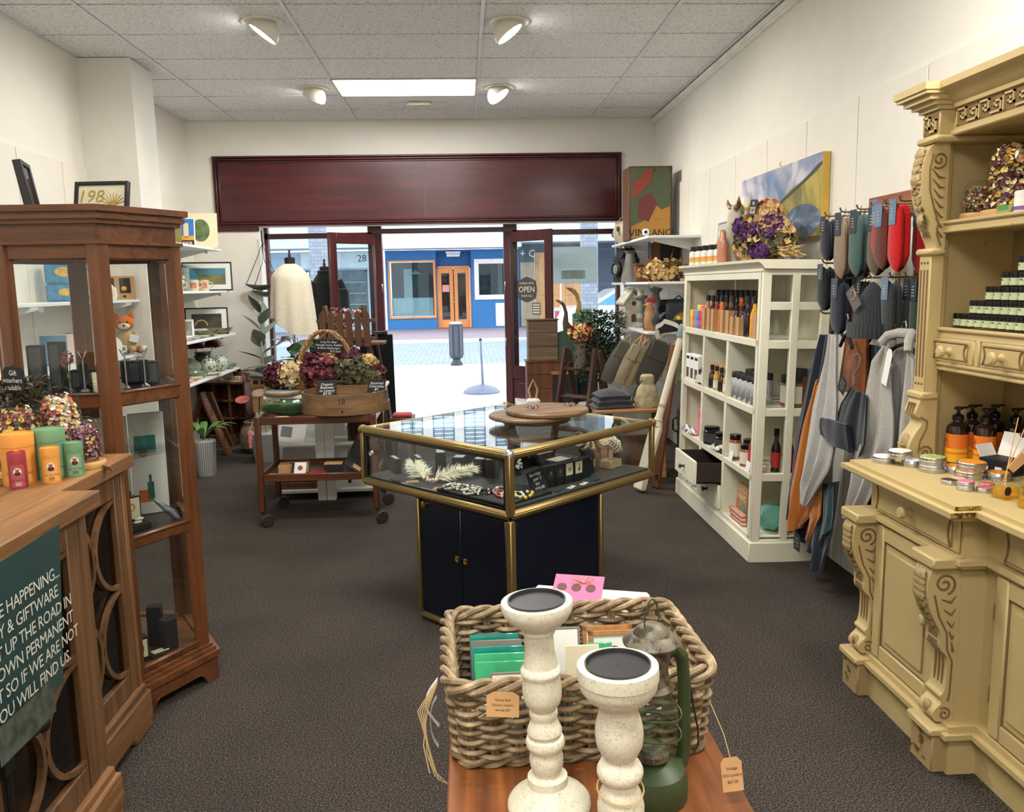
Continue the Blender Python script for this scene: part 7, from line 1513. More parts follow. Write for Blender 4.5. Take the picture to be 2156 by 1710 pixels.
for k,s in enumerate(('Gift','vouchers','available')):text(s,0.017,M_chalk,gv,(0,-0.001,0.016-0.017*k),FACE_CAM,'chalk_writing')
# ------------------------------------------------------------------ wall shelves beyond the pillar (left)
def wall_shelf(name_label,x0,x1,y0,y1,z,sgn):
 t=thing('wall_shelf',name_label,'shelf',((x0+x1)/2,(y0+y1)/2,z));l=t.location
 bw(MB().bbox(x0,x1,y0,y1,z-0.022,z,0.003),'board',M_white,t)
 for y in(y0+0.25,y1-0.25):
  xw,xf=(x0,x0+0.36)if sgn<0 else(x1,x1-0.36)
  bw(MB().prism([(xw,z-0.022),(xf,z-0.022),(xf,z-0.035),(xw,z-0.12)],y-0.006,y+0.006,'Y'),'bracket',M_white,t)
  bw(MB().box(xf-0.01,xf+0.01,y-0.012,y+0.012,z-0.05,z-0.022),'clip',M_steel,t)
 return t
ZS=[1.945,1.552,1.13,0.775]
for i,(z,y1_)in enumerate(zip(ZS,(8.25,8.58,8.56,8.60))):wall_shelf(['top','second','third','lowest'][i]+' white shelf beyond the left column',XL+0.018,-2.30,6.92,y1_,z,-1)
wall_shelf('white shelf before the left column holding boxed mugs',XL+0.018,-2.42,4.6,6.43,1.50,-1);wall_shelf('white shelf before the left column holding the fox toy',XL+0.018,-2.42,4.6,6.43,1.10,-1)
def art_card(label,x,y,z,w,h,mat,rz=0.25,tilt=-0.28,extra=None):
 t=thing('art_card',label,'print',(x,y,z),0,None,(tilt,0,rz));MB().bbox(-w/2,w/2,-0.003,0.003,0,h,0.001).B('card',mat,t)
 if extra:extra(t,w,h)
 return t
def napier(t,w,h):
 MB().box(-w/2+0.01,w/2-0.01,-0.0045,-0.003,h*0.3,h-0.01).B('printed_sky',plain('print_sky',(52,120,190),0.6),t);MB().box(0.0,w*0.22,-0.0055,-0.0045,h*0.3,h*0.82).B('printed_tower',plain('print_tower',(222,206,176),0.6),t);MB().box(-w/2+0.01,w/2-0.01,-0.0055,-0.0045,h*0.24,h*0.38).B('printed_band',plain('print_gold',(226,166,60),0.6),t);MB().box(-w/2+0.01,w/2-0.01,-0.0045,-0.003,0.01,h*0.24).B('printed_foot',plain('print_maroon',(70,30,36),0.6),t);text('NAPIER',w*0.23,M_paper,t,(0,-0.005,h*0.12),FACE_CAM)
def ovals(t,w,h):MB().ball((0.02,-0.002,h*0.5),0.1,20,10,None,(0.95,0.02,1.25)).B('oval_landscape',plain('oval_green',(86,108,66),0.6,vary=0.5,vscale=14),t)
art_card('cream card with an oval landscape on the top left shelf',-2.43,7.98,ZS[0]+0.002,0.34,0.33,M_cream,0.2,-0.25,ovals);art_card('NAPIER tower travel print on the top left shelf',-2.52,7.84,ZS[0]+0.002,0.20,0.28,M_paper,0.2,-0.3,napier)
art_card('olive green art card beside the travel print',-2.59,7.70,ZS[0]+0.002,0.19,0.27,plain('olive_print',(132,128,60),0.6,vary=0.3),0.25,-0.3);art_card('coral red art card at the near end of top shelf',-2.62,7.57,ZS[0]+0.002,0.18,0.24,plain('coral_print',(206,96,84),0.6),0.25,-0.3)
ph1=plain('seafront_photo',(120,116,70),0.6,vary=0.6,vscale=9);ph2=plain('night_photo',(64,48,36),0.6,vary=0.6,vscale=9)
f=frame_cam('black framed seafront photograph on the second left shelf',(-2.47,8.30,ZS[1]+0.002),0.46,0.29,M_black,ph1,(-0.3,0,0.25),0.012,0.015,0.05);MB().box(-0.17,0.17,0.004,0.0055,0.16,0.225).B('photo_sky',plain('photo_teal',(70,130,150),0.6),f)
f=frame_cam('black framed arch-at-night photograph on the third left shelf',(-2.50,8.28,ZS[2]+0.002),0.40,0.27,M_black,ph2,(-0.3,0,0.25),0.012,0.015,0.05);MB().T([(-0.05+0.055*C_(a),0.004,0.09+0.055*S_(a))for a in[PI*k/10 for k in range(11)]],0.006,6).B('photo_arch',plain('photo_sand',(214,176,116),0.6),f)
frame_cam('small white framed sketch on the third left shelf',(-2.52,7.72,ZS[2]+0.002),0.14,0.17,M_white,plain('sketch_grey',(160,158,150),0.6,vary=0.4,vscale=20),(-0.25,0,0.3),0.02,0.015)
frame_cam('small white frame hung on the panel behind the second shelf',(-2.72,8.35,1.62),0.2,0.26,M_white,M_paper,(0,0,PI/2),0.02,0.015)
def mug(label,x,y,z,r=0.042,h=0.09,mat=None,group=None,deco=None):
 t=thing('mug',label,'mug',(x,y,z),0.4,group);MB().L([(r*0.94,0),(r,0.005),(r,h),(r*0.93,h),(r*0.9,0.01),(0.001,0.009)],22,None,True,False).B('cup',mat,t);MB().T([(r,0,h*0.8),(r+0.03,0,h*0.72),(r+0.032,0,h*0.4),(r,0,h*0.25)],0.006,8).B('handle',mat,t)
 if deco:MB().S(lambda u,v:((r+0.001)*S_((u-0.5)*1.2),-(r+0.001)*C_((u-0.5)*1.2),h*(0.25+0.5*v)),8,2).B('printed_motif',deco,t)
 return t
Mm=plain('mug_tan',(206,190,158),0.4);Md=plain('mug_motif',(186,120,100),0.6,vary=0.5,vscale=40)
for i,(x,y)in enumerate(((-2.44,7.32),(-2.42,7.68),(-2.40,7.92))):mug(['tan printed mug at the near end of second shelf','tan printed mug in the middle of second shelf','tan printed mug farthest along second shelf'][i],x,y,ZS[1],0.052,0.10,Mm,'tan printed mugs',Md)
t=thing('tea_caddy','tall sage green caddy with white flowers on second shelf','tin',(-2.44,7.52,ZS[1]));MB().L([(0.046,0),(0.047,0.16),(0.049,0.162),(0.049,0.20),(0.046,0.203)],24).B('tin_body',plain('sage_caddy',(120,134,116),0.5),t);MB().ball((0,-0.046,0.08),0.02,8,6,None,(1,0.1,1)).ball((0.012,-0.046,0.12),0.014,8,6,None,(1,0.1,1)).B('white_flower_print',M_paper,t)
t=thing('teal_plate','teal wave plate standing behind the mugs','plate',(-2.56,7.86,ZS[1]),0,None,(-0.3,0,0.3));MB().L([(0.04,0),(0.11,0.012),(0.12,0.016),(0.118,0.02),(0.04,0.006)],28,T_((0,0,0.118))@R_(PI/2,4,'X'),True,True).B('plate',plain('teal_wave',(48,122,146),0.25,vary=0.4,vscale=12),t)
def bowl(label,x,y,z,r,h,mat,rz=0,sx=1.0,group=None,name='bowl'):
 t=thing(name,label,'bowl',(x,y,z),rz,group);MB().L([(r*0.45,0),(r*0.5,0.003),(r*0.85,h*0.6),(r,h),(r*0.96,h),(r*0.8,h*0.6),(r*0.42,0.006),(0.001,0.005)],26,None,True,False,sx,1.0).B('bowl_body',mat,t);return t
M_og=plain('olive_glaze',(110,108,66),0.25,coat=0.4,vary=0.3,vscale=16);M_cg=plain('cream_glaze',(206,198,172),0.3,vary=0.12,vscale=16)
bowl('olive glazed bowl before the framed arch photograph',-2.40,7.92,ZS[2],0.10,0.055,M_og,0.2,1.2);bowl('olive glazed bowl at the far end of third shelf',-2.39,8.34,ZS[2],0.10,0.06,M_og,0.2,1.2)
for i in range(6):bowl('%s small cream dish from the near end of third shelf'%ORD[i],-2.38+0.012*(i%2),7.10+0.125*i,ZS[2],0.045+0.006*(i%3),0.02,M_cg if i%2 else plain('blue_glaze',(120,142,150),0.3,vary=0.3),0.3*i,1.2,'small cream dishes')
t=thing('shell_plate','dark scalloped plate standing on the third shelf','plate',(-2.55,7.42,ZS[2]),0,None,(-0.3,0,0.3));MB().L([(0.03,0),(0.085,0.01),(0.09,0.014),(0.03,0.006)],22,T_((0,0,0.09))@R_(PI/2,4,'X')).B('plate',plain('slate_glaze',(70,74,78),0.3),t)
def vase(label,x,y,z,prof,mat,name='vase'):
 t=thing(name,label,'vase',(x,y,z));MB().L(prof,26).B('vase_body',mat,t);return t
M_cel=plain('celadon',(126,142,116),0.25,coat=0.4,vary=0.25,vscale=14);M_dkg=plain('dark_green_glaze',(54,66,56),0.25,coat=0.4)
vase('squat celadon vase on the lowest left shelf',-2.55,7.85,ZS[3],[(0.05,0),(0.09,0.03),(0.105,0.075),(0.09,0.12),(0.05,0.145),(0.055,0.16)],M_cel);vase('dark green pot behind the celadon vase',-2.52,8.16,ZS[3],[(0.05,0),(0.08,0.04),(0.1,0.10),(0.085,0.16),(0.07,0.175),(0.085,0.20)],M_dkg)
for i,(x,y)in enumerate(((-2.42,7.98),(-2.38,8.22))):
 t=thing('lace_ball',['white pierced ceramic ball, nearer of the two','white pierced ceramic ball, farther of the two'][i],'ornament',(x,y,ZS[3]));MB().ball((0,0,0.075),0.076,20,14).B('ball',plain('celadon_pale',(176,184,164),0.4),t);m=MB();rng=Rn(i)
 for k in range(40):
  d=Vector((rng.gauss(0,1),rng.gauss(0,1),rng.gauss(0,1))).normalized();m.ball(Vector((0,0,0.075))+d*0.074,0.0085,7,5)
 m.B('pierced_dots',plain('pierced_dark',(62,66,58),0.8),t)
bowl('pale celadon bowl at the front of the lowest shelf',-2.40,7.62,ZS[3],0.085,0.055,M_cel);bowl('pale celadon bowl at the far end of the lowest shelf',-2.37,8.45,ZS[3],0.085,0.05,M_cel);bowl('cream leaf-shaped dish on the lowest shelf',-2.36,7.83,ZS[3],0.07,0.02,M_cg,0.4,1.5)
for i in range(4):bowl('%s tiny shell dish along the lowest shelf edge'%ORD[i],-2.37,7.05+0.14*i,ZS[3],0.045,0.022,M_cg if i%2 else plain('pink_glaze',(190,130,116),0.4),0.4*i,1.4,'tiny shell dishes')
def dahlia(label,x,y,z,r,mat,seed):
 t=thing('dahlia_bloom',label,'flower',(x,y,z));m=MB()
 for ring_ in range(6):
  n=8+ring_*4;el=1.35-ring_*0.27
  for k in range(n):
   a=2*PI*k/n+ring_*0.4;R=R_(a,4,'Z')@R_(-el,4,'Y');L=r*(0.7+0.06*ring_)
   m.add([(0.02,0,0),(L*0.6,0.16*r,0.02*r),(L,0,0.06*r),(L*0.6,-0.16*r,0.02*r),(L*0.6,0,-0.05*r)],[(0,4,1),(4,2,1),(0,3,4),(4,3,2)],False,R)
 m.B('petals',mat,t);MB().T([(0,0,-0.01),(0.01,0,-z+ZS[3]+0.21)],0.005,6).B('stem',plain('stem_green',(72,104,52)),t);return t
dahlia('maroon dahlia in the dark green pot',-2.55,8.06,ZS[3]+0.24,0.105,plain('dahlia_maroon',(104,22,44),0.7),1);dahlia('second maroon dahlia right of the first',-2.46,8.24,ZS[3]+0.235,0.1,plain('dahlia_maroon',(104,22,44)),2);dahlia('white dahlia behind the maroon ones',-2.48,8.40,ZS[3]+0.235,0.11,plain('dahlia_white',(226,218,200),0.7),3)
def window_box(label,x,y,z):
 t=thing('mug_box',label,'box',(x,y,z),0.35,'kraft window boxes with mugs');MB().bbox(-0.075,0.075,-0.05,0.05,0,0.17,0.002).B('carton',M_kraft,t);MB().bbox(-0.045,0.045,-0.052,-0.05,0.045,0.155,0.001).B('window',M_black,t);MB().ball((0,-0.051,0.08),0.022,10,6,None,(1,0.12,0.8)).B('bee_print',plain('bee_yellow',(226,176,60),0.5),t);MB().ball((0.0,-0.0505,0.022),0.012,8,6,None,(1,0.1,0.8)).B('logo_print',M_ink,t)
window_box('kraft window box with mug, farther of the pair',-2.50,6.36,1.501);window_box('kraft window box with mug, nearer of the pair',-2.56,6.22,1.501)
Mbt=plain('blue_tin',(66,130,170),0.4,vary=0.3,vscale=20)
for i,(x,y,z,w,h)in enumerate(((-2.58,5.62,1.501,0.22,0.11),(-2.58,5.62,1.613,0.22,0.14),(-2.58,5.93,1.501,0.16,0.10),(-2.58,5.93,1.603,0.16,0.12))):
 t=thing('picture_tin',['blue picture tin at the bottom of the left stack','blue suitcase tin on top of the left stack','black and yellow tin under the blue triangle tin','blue tin above the black and yellow one'][i],'tin',(x,y,z),0.35,'picture tins on the shelf');MB().bbox(-w/2,w/2,-0.05,0.05,0,h,0.008).B('tin_body',Mbt if i!=2 else plain('black_yellow_tin',(70,60,40),0.4,vary=0.7,vscale=25),t);MB().ball((0,-0.05,h*0.55),h*0.28,10,7,None,(1.3,0.05,0.8)).B('printed_picture',plain('tin_picture',(214,170,80),0.5,vary=0.4,vscale=30),t)
for i,(y,c_)in enumerate(((6.06,(214,150,130)),(6.14,(222,216,200)))):
 t=thing('trinket_pot',['small coral pot between the tins and boxes','small white pot between the tins and boxes'][i],'pot',(-2.50,y,1.501));MB().L([(0.025,0),(0.035,0.03),(0.03,0.08),(0.02,0.09)],16).B('pot_body',plain('pot_%d'%i,c_,0.4),t);MB().ball((0,0,0.095),0.012,8,6).B('lid_knob',plain('pot_%d'%i,c_),t)
fx=thing('fox_soft_toy','orange fox soft toy with paper tag sitting on shelf','soft toy',(-2.50,6.30,1.102),0.35);Mfo=cloth('fox_plush',(206,104,40),90);Mfw=cloth('fox_cream',(226,216,196),90);Mft=cloth('fox_tunic',(176,150,104),90)
MB().ball((0,0,0.09),0.075,16,10,None,(0.95,0.8,1.2)).ball((-0.045,-0.05,0.035),0.034,10,7,None,(0.8,1.6,0.8)).ball((0.045,-0.05,0.035),0.034,10,7,None,(0.8,1.6,0.8)).ball((-0.07,-0.02,0.12),0.026,10,7,None,(0.8,1.0,1.9)).ball((0.07,-0.02,0.12),0.026,10,7,None,(0.8,1.0,1.9)).B('tunic_body',Mft,fx)
MB().ball((0,-0.01,0.225),0.064,16,10,None,(1.08,0.9,0.9)).B('head',Mfo,fx);MB().ball((0,-0.058,0.205),0.032,12,8,None,(1.3,0.9,0.75)).B('muzzle',Mfw,fx);MB().ball((0,-0.088,0.21),0.009,8,6).B('nose',M_ink,fx)
for s in(-1,1):MB().L([(0.026,0),(0.02,0.02),(0.001,0.045)],10,T_((s*0.048,0,0.262))@R_(s*0.3,4,'Y'),True,True,1,0.5).B('ear',Mfo,fx);MB().ball((s*0.024,-0.064,0.235),0.007,8,6).B('eye',M_ink,fx)
MB().T([(0.06,0.02,0.03),(0.10,-0.02,0.03),(0.12,-0.06,0.035)],[0.02,0.032,0.02],10).B('tail',Mfo,fx);MB().ball((0.122,-0.07,0.036),0.024,10,7).B('tail_tip',Mfw,fx);MB().bbox(-0.005,0.055,-0.078,-0.075,0.10,0.155,0.001,R_(0.3,4,'Y')).B('paper_tag',M_paper,fx)
mug('white mug printed with little animals beside the fox',-2.50,6.08,1.102,0.05,0.09,M_paper,None,plain('animal_print',(150,150,160),0.6,vary=0.6,vscale=60))
for i,(y,c_,lb)in enumerate(((5.95,(226,222,212),'white card reading you on the lower toy shelf'),(5.72,(96,158,196),'blue picture book standing on the lower toy shelf'),(5.55,(222,196,190),'pale pink picture book on the lower toy shelf'),(5.38,(70,120,150),'slate blue picture book on the lower toy shelf'))):
 t=thing('picture_book',lb,'book',(-2.58,y,1.102),0,None,(-0.2,0,0.35));MB().bbox(-0.075,0.075,-0.006,0.006,0,0.19,0.001).B('cover',plain('book_%d'%i,c_,0.5),t);MB().box(-0.07,0.07,0.006,0.009,0.004,0.186).B('pages',M_paper,t)
 if i==0:text('you',0.06,plain('rose_print',(170,70,80),0.6),t,(0.02,-0.0075,0.08),FACE_CAM)
t=thing('daisy_print_plate','white plate with yellow bird print leaning below the fox','plate',(-2.45,5.9,1.102),0,None,(-0.3,0,0.35));MB().L([(0.04,0),(0.075,0.01),(0.08,0.014),(0.04,0.006)],24,T_((0,0,0.08))@R_(PI/2,4,'X')).B('plate',M_paper,t);MB().ball((0,-0.012,0.08),0.025,8,6,None,(1,0.1,1)).B('bird_print',plain('bee_yellow',(226,176,60)),t)
M_crate=wood('crate_brown',(78,44,26),(124,76,46),'Z',0.5)
wr=thing('pigeonhole_rack','brown wooden pigeonhole wine rack with metal label holders','rack',(-2.48,8.52,0.0),-0.12)
rw,rh,rd=0.50,0.56,0.22
MB().box(-rw/2,rw/2,rd-0.012,rd,0.07,0.07+rh).B('back',M_crate,wr)
MB().bbox(-rw/2-0.01,rw/2+0.01,0.0,rd,0.0,0.07,0.004).B('plinth',M_crate,wr)
for k in range(4):MB().bbox(-rw/2+k*(rw-0.018)/3,-rw/2+k*(rw-0.018)/3+0.018,0,rd-0.012,0.07,0.07+rh,0.002).B('upright',M_crate,wr)
for k in range(4):
 z=0.07+k*(rh-0.02)/3;MB().bbox(-rw/2,rw/2,-0.004,rd-0.012,z,z+0.02,0.002).B('shelf',M_crate,wr)
 if k<3:
  for j in range(3):MB().bbox(-rw/2+0.055+j*0.161,-rw/2+0.105+j*0.161,-0.008,-0.004,z-0.004,z+0.022,0.002).B('label_holder',M_iron,wr)
t=thing('wine_sign','small cream sign reading WINE on the rack','sign',(-2.36,8.54,0.07+rh),-0.12);MB().bbox(-0.1,0.1,0,0.012,0,0.06,0.002).B('board',M_cream,t);text('WINE',0.045,M_ink,t,(0,-0.0015,0.03),FACE_CAM,spacing=1.3)
al=thing('timber_trestle','low brown timber A-frame with branded lettering before the rack','trestle',(-2.40,7.95,0),0.0)
def plank(a,b,w,th,mat,parent,name):
 a,b=Vector(a),Vector(b);d=(b-a);L=d.length;M=T_(a)@d.to_track_quat('Z','Y').to_matrix().to_4x4();return MB().bbox(-w/2,w/2,-th/2,th/2,0,L,0.003,M).B(name,mat,parent)
p_=plank((0.13,-0.02,0.0),(-0.10,0.0,0.60),0.11,0.025,wood('trestle_brown',(88,52,30),(132,86,54),'Z',0.5),al,'leg_board');plank((-0.32,0.03,0.0),(-0.09,0.02,0.60),0.11,0.025,MATS['trestle_brown'],al,'leg_board');plank((0.0,0.45,0.0),(-0.10,0.2,0.58),0.1,0.025,MATS['trestle_brown'],al,'leg_board')
text('WINDSOR',0.055,plain('brand_burn',(46,28,18),0.8),al,(-0.015,-0.03,0.40),(PI/2,-1.21+PI,0),'branding');text('WINE',0.055,MATS['brand_burn'],al,(0.085,-0.04,0.13),(PI/2,-1.21+PI,0),'branding')
pp=leafy('young green plant in a white ribbed pot behind the cabinet','plant',(-2.22,7.06,0.30),(plain('lily_green',(76,122,54),0.45,vary=0.25),),5,0.03,0.02,0.05,4,'potted_plant')
for k in range(9):
 a=k*2.399;L=0.30+0.03*(k%3);MB().S(lambda u,v,a=a,L=L:((L*u)*C_(a)*0.75-0.05*S_(a)*S_(PI*min(1,u*1.05))*(v-0.5)*1.2,(L*u)*S_(a)*0.75+0.05*C_(a)*S_(PI*min(1,u*1.05))*(v-0.5)*1.2,0.02+0.34*u-0.24*u*u-0.008*abs(v-0.5)),10,3,0.001).B('leaf',plain('lily_green',(76,122,54)),pp)
m=MB().L([(0.07,-0.3),(0.085,-0.02),(0.088,0.0),(0.08,0.0)],30);m.B('pot',plain('ribbed_white',(206,206,200),0.5),pp)
m=MB()
for k in range(30):a=2*PI*k/30;m.T([(0.073*C_(a),0.073*S_(a),-0.295),(0.088*C_(a),0.088*S_(a),-0.01)],0.004,5)
m.B('pot_ribs',plain('rib_grey',(120,124,120),0.6),pp)
# ------------------------------------------------------------------ tea trolley and what it carries
M_teak=wood('trolley_teak',(66,35,20),(112,64,36),'X',0.35,1.0,12,coat=0.2);M_teakz=wood('trolley_teak_upright',(64,34,20),(106,60,34),'Z',0.35,1.0,12,coat=0.2)
TR=thing('tea_trolley','brown teak tea trolley on castors behind the counter','trolley',(-0.985,5.66,0))
tx,ty=0.375,0.24
for sx in(-1,1):
 for sy in(-1,1):
  MB().bbox(sx*tx-0.02,sx*tx+0.02,sy*ty-0.02,sy*ty+0.02,0.095,0.735,0.006).B('leg',M_teakz,TR)
  c=MB().T([(sx*tx,sy*ty,0.10),(sx*tx,sy*ty,0.085)],0.012,8).T([(sx*tx,sy*ty,0.088),(sx*tx+0.02,sy*ty-0.01,0.075),(sx*tx+0.03,sy*ty-0.02,0.042)],0.007,6).B('castor_fork',M_iron,TR)
  MB().L([(0.012,-0.014),(0.038,-0.014),(0.042,-0.01),(0.042,0.01),(0.038,0.014),(0.012,0.014)],20,T_((sx*tx+0.032,sy*ty-0.018,0.042))@R_(0.5,4,'Z')@R_(PI/2,4,'X')).B('castor_wheel',plain('castor_rubber',(44,38,36),0.5),c)
for z in(0.685,0.305):
 MB().box(-tx,tx,-ty,ty,z,z+0.012).B('tray_base',M_teak,TR)
 for s in(-1,1):MB().bbox(-tx+0.02,tx-0.02,s*ty-0.011,s*ty+0.011,z-0.006,z+0.044,0.004).B('tray_rail',M_teak,TR);MB().bbox(s*tx-0.011,s*tx+0.011,-ty+0.02,ty-0.02,z-0.006,z+0.044,0.004).B('tray_rail',M_teakz,TR)
def tr(x,y,z):return(-0.985+x,5.66+y,z)
ZT1,ZT2=0.698,0.318
sv=thing('flour_sieve','large round bentwood sieve frame marked 10 on the trolley','sieve',tr(0.165,0.0,0.731));Msv=wood('bentwood',(92,66,42),(140,106,70),'X',0.55,0.8,8)
MB().L([(0.285,0.002),(0.287,0.0025),(0.287,0.135),(0.276,0.135),(0.276,0.01)],56,None,True,False).B('hoop',Msv,sv);MB().L([(0.294,0.0),(0.298,0.002),(0.298,0.058),(0.288,0.058)],56,None,True,False).B('lower_hoop',Msv,sv);MB().L([(0.277,0.01),(0.001,0.01)],40,None,True,False).B('mesh_base',plain('sieve_mesh',(120,104,80),0.7),sv)
text('10',0.05,M_ink,sv,(0.015,-0.2885,0.095),FACE_CAM,'stencil');MB().ball((0.02,-0.30,0.03),0.006,8,6).B('nail',M_iron,sv)
for i,(x,y,lb,tx_)in enumerate(((0.03,0.08,'black slanted tag chalked Organic Bears in the sieve',('Organic','Beeswax','to Luxury','$9.95')),(0.36,0.08,'black slanted tag chalked Assorted Cards in the sieve',('Assorted','Concretes','$9','each')))):
 t=thing('chalk_tag',lb,'sign',tr(x,y,0.80),0,None,(-0.35,0,0.1-0.4*i));MB().bbox(-0.065,0.065,-0.002,0.002,0,0.13,0.001).T([(0,0.004,0),(0,0.0,-0.055)],0.006,6).B('card',M_slate,t)
 for k,s in enumerate(tx_):text(s,0.026,M_chalk,t,(0,-0.003,0.10-0.022*k),FACE_CAM,'chalk_writing',shear=0.2)
t=thing('soap_block','small pale wooden soap box in the sieve','box',tr(0.19,-0.10,0.742),0.1);MB().bbox(-0.05,0.05,-0.03,0.03,0,0.05,0.004).B('box',plain('pale_soap',(214,184,128),0.5),t);MB().box(-0.032,0.032,-0.012,0.012,0.05,0.0505).B('stamp',plain('stamp_brown',(120,84,50),0.7),t)
t=thing('wooden_spoon','flat pale wooden spoon head lying in the sieve','spoon',tr(0.07,-0.15,0.742));MB().ball((0,0,0.008),0.06,16,6,None,(1.1,0.5,0.12)).B('bowl',plain('pale_beech',(206,168,116),0.5),t);MB().T([(0.05,0,0.008),(0.1,0.02,0.01)],0.006,6).B('handle',plain('pale_beech',(206,168,116)),t)
ld=thing('leaf_dish','green glazed leaf-shaped dish at the left of the trolley','dish',tr(-0.20,-0.02,ZT1),0.15);Mlf=plain('leaf_glaze',(66,100,64),0.22,coat=0.5,vary=0.3,vscale=9)
MB().S(lambda u,v:(0.20*(2*u-1),0.10*S_(PI*u)**0.7*(2*v-1)*(1+0.08*S_(21*u)),0.012+0.085*(2*v-1)**2*S_(PI*u)**0.5+0.05*(2*u-1)**2+0.004*C_(14*PI*v)),30,14,0.006).B('leaf',Mlf,ld);MB().T([(-0.2,0,0.068),(0,0,0.02),(0.2,0,0.068)],0.005,6).B('midrib',Mlf,ld)
t=thing('cream_pebble_dish','flat cream oval dish before the green leaf dish','dish',tr(-0.23,-0.16,ZT1));MB().ball((0,0,0.012),0.06,16,6,None,(1.2,0.5,0.2)).B('dish',M_cream,t)
t=thing('pink_tag','pink tag tied by raffia to the trolley corner','tag',tr(-0.42,-0.26,0.60));MB().bbox(-0.012,0.012,-0.004,0.004,-0.07,0.05,0.004).B('tag',plain('pink_tag',(196,104,104),0.6,vary=0.5,vscale=60),t);MB().T([(0,0,0.05),(0.02,0.01,0.1),(0.06,0.03,0.145)],0.003,5).B('raffia',M_string,t)
t=thing('kraft_lid_box','open kraft box with dark oval window on lower tray','box',tr(-0.20,-0.02,ZT2),0.1);MB().bbox(-0.1,0.1,-0.06,0.06,0,0.055,0.003).B('carton',M_kraft,t);MB().ball((0.02,0,0.055),0.05,14,5,None,(1.1,0.6,0.04)).B('oval_window',M_black,t)
t=thing('spoon_card','white card with a red spoon picture on lower tray','card',tr(-0.15,-0.15,ZT2),0,None,(-0.5,0,-0.1));MB().bbox(-0.05,0.05,-0.002,0.002,0,0.09,0.001).B('card',M_paper,t);MB().ball((0.01,-0.002,0.05),0.018,10,6,None,(1,0.1,1)).B('spoon_print',plain('spoon_rust',(150,84,60),0.6),t);MB().box(-0.05,-0.03,-0.0028,-0.002,0,0.09).B('black_band',M_black,t)
t=thing('red_spoon_rest','red glazed spoon rest on the trolley lower tray','dish',tr(-0.03,-0.17,ZT2),0.2);MB().L([(0.03,0),(0.05,0.012),(0.055,0.02),(0.045,0.014),(0.02,0.006)],22,None,True,True,1.3,0.8).B('rest',plain('red_glaze',(170,30,40),0.2,coat=0.5),t)
t=thing('black_card_box','small black box with kraft top beside spoon rest','box',tr(0.08,-0.10,ZT2));MB().bbox(-0.06,0.06,-0.03,0.03,0,0.06,0.002).B('box',M_black,t);MB().bbox(-0.06,0.06,-0.03,0.03,0.06,0.072,0.002).B('lid',M_kraft,t)
t=thing('slate_board','black slate serving board with wooden end leaning on lower tray','board',tr(0.22,-0.10,ZT2+0.005),0,None,(-0.9,0.65,0.2));MB().bbox(-0.09,0.09,-0.008,0.008,0,0.27,0.004).B('slate',plain('slate_black',(38,40,44),0.6),t);MB().bbox(-0.09,0.09,-0.009,0.009,0.27,0.34,0.004).B('wooden_end',M_crate,t);MB().box(-0.03,0.03,-0.0095,-0.008,0.015,0.05).B('sticker',M_kraft,t)
for i,(x,c_)in enumerate(((-0.27,(190,146,98)),(-0.24,(160,116,76)),(0.16,(206,190,150)),(0.24,(112,124,92)))):
 t=thing('pastry_tool',['kraft wrapped tool at the tray left end','brown wooden tool beside the wrapped one','cream round coaster near the slate board','sage green oval dish near the slate board'][i],'kitchen tool',tr(x,-0.17-0.01*i,ZT2),0.15*i)
 if i<2:MB().bbox(-0.07,0.07,-0.012,0.012,0,0.02,0.004).B('body',plain('tool_%d'%i,c_,0.6),t)
 else:MB().L([(0.04,0),(0.045,0.006),(0.03,0.01),(0.001,0.008)],18,None,True,False,1.2,0.7).B('body',plain('tool_%d'%i,c_,0.4),t)
WT=thing('white_display_table','white display table on a boxed column behind the trolley','table',(-1.05,6.35,0));Mwt=plain('white_painted_board',(222,222,214),0.5,vary=0.03)
MB().bbox(-0.06,0.005,-0.30,-0.24,0.0,0.76,0.003).bbox(0.007,0.072,-0.30,-0.24,0.0,0.76,0.003).B('column',Mwt,WT)
MB().bbox(-0.06,0.072,0.30,0.36,0,0.76,0.003).B('column',Mwt,WT)
MB().bbox(-0.42,0.42,-0.28,0.54,0.76,0.785,0.004).B('table_top',Mwt,WT);MB().bbox(-0.36,0.36,-0.26,0.36,0.40,0.42,0.003).B('shelf',Mwt,WT);MB().bbox(-0.36,0.36,-0.26,0.36,0.05,0.075,0.003).B('shelf',Mwt,WT)
for s in(-1,1):MB().prism([(s*0.03,0.40),(s*0.2,0.40),(s*0.03,0.24)],-0.02,0.0,'Y').B('bracket',Mwt,WT)
def wt(x,y,z):return(-1.05+x,6.35+y,z)
t=thing('sign_card','white card with grey printed block letters under the table','card',wt(-0.26,-0.2,0.421),0,None,(-0.3,0.15,0));MB().bbox(-0.1,0.1,-0.002,0.002,0,0.24,0.001).B('card',M_paper,t);MB().box(-0.08,0.0,-0.003,-0.002,0.04,0.12).B('print_block',plain('grey_print',(120,124,132)),t)
t=thing('book_row','row of dark red books on the white table shelf','books',wt(0.25,-0.1,0.421))
for k in range(6):MB().bbox(-0.09+0.032*k,-0.062+0.032*k,-0.07,0.07,0,0.20,0.002).B('book',plain('book_maroon',(58,34,34),0.6),t)
t=thing('wooden_tray','low brown wooden tray on the bottom board','tray',wt(-0.22,-0.15,0.076));MB().bbox(-0.14,0.14,-0.08,0.08,0,0.02,0.003).bbox(-0.14,0.14,-0.08,-0.068,0.02,0.05,0.003).bbox(-0.14,0.14,0.068,0.08,0.02,0.05,0.003).B('tray',M_crate,t)
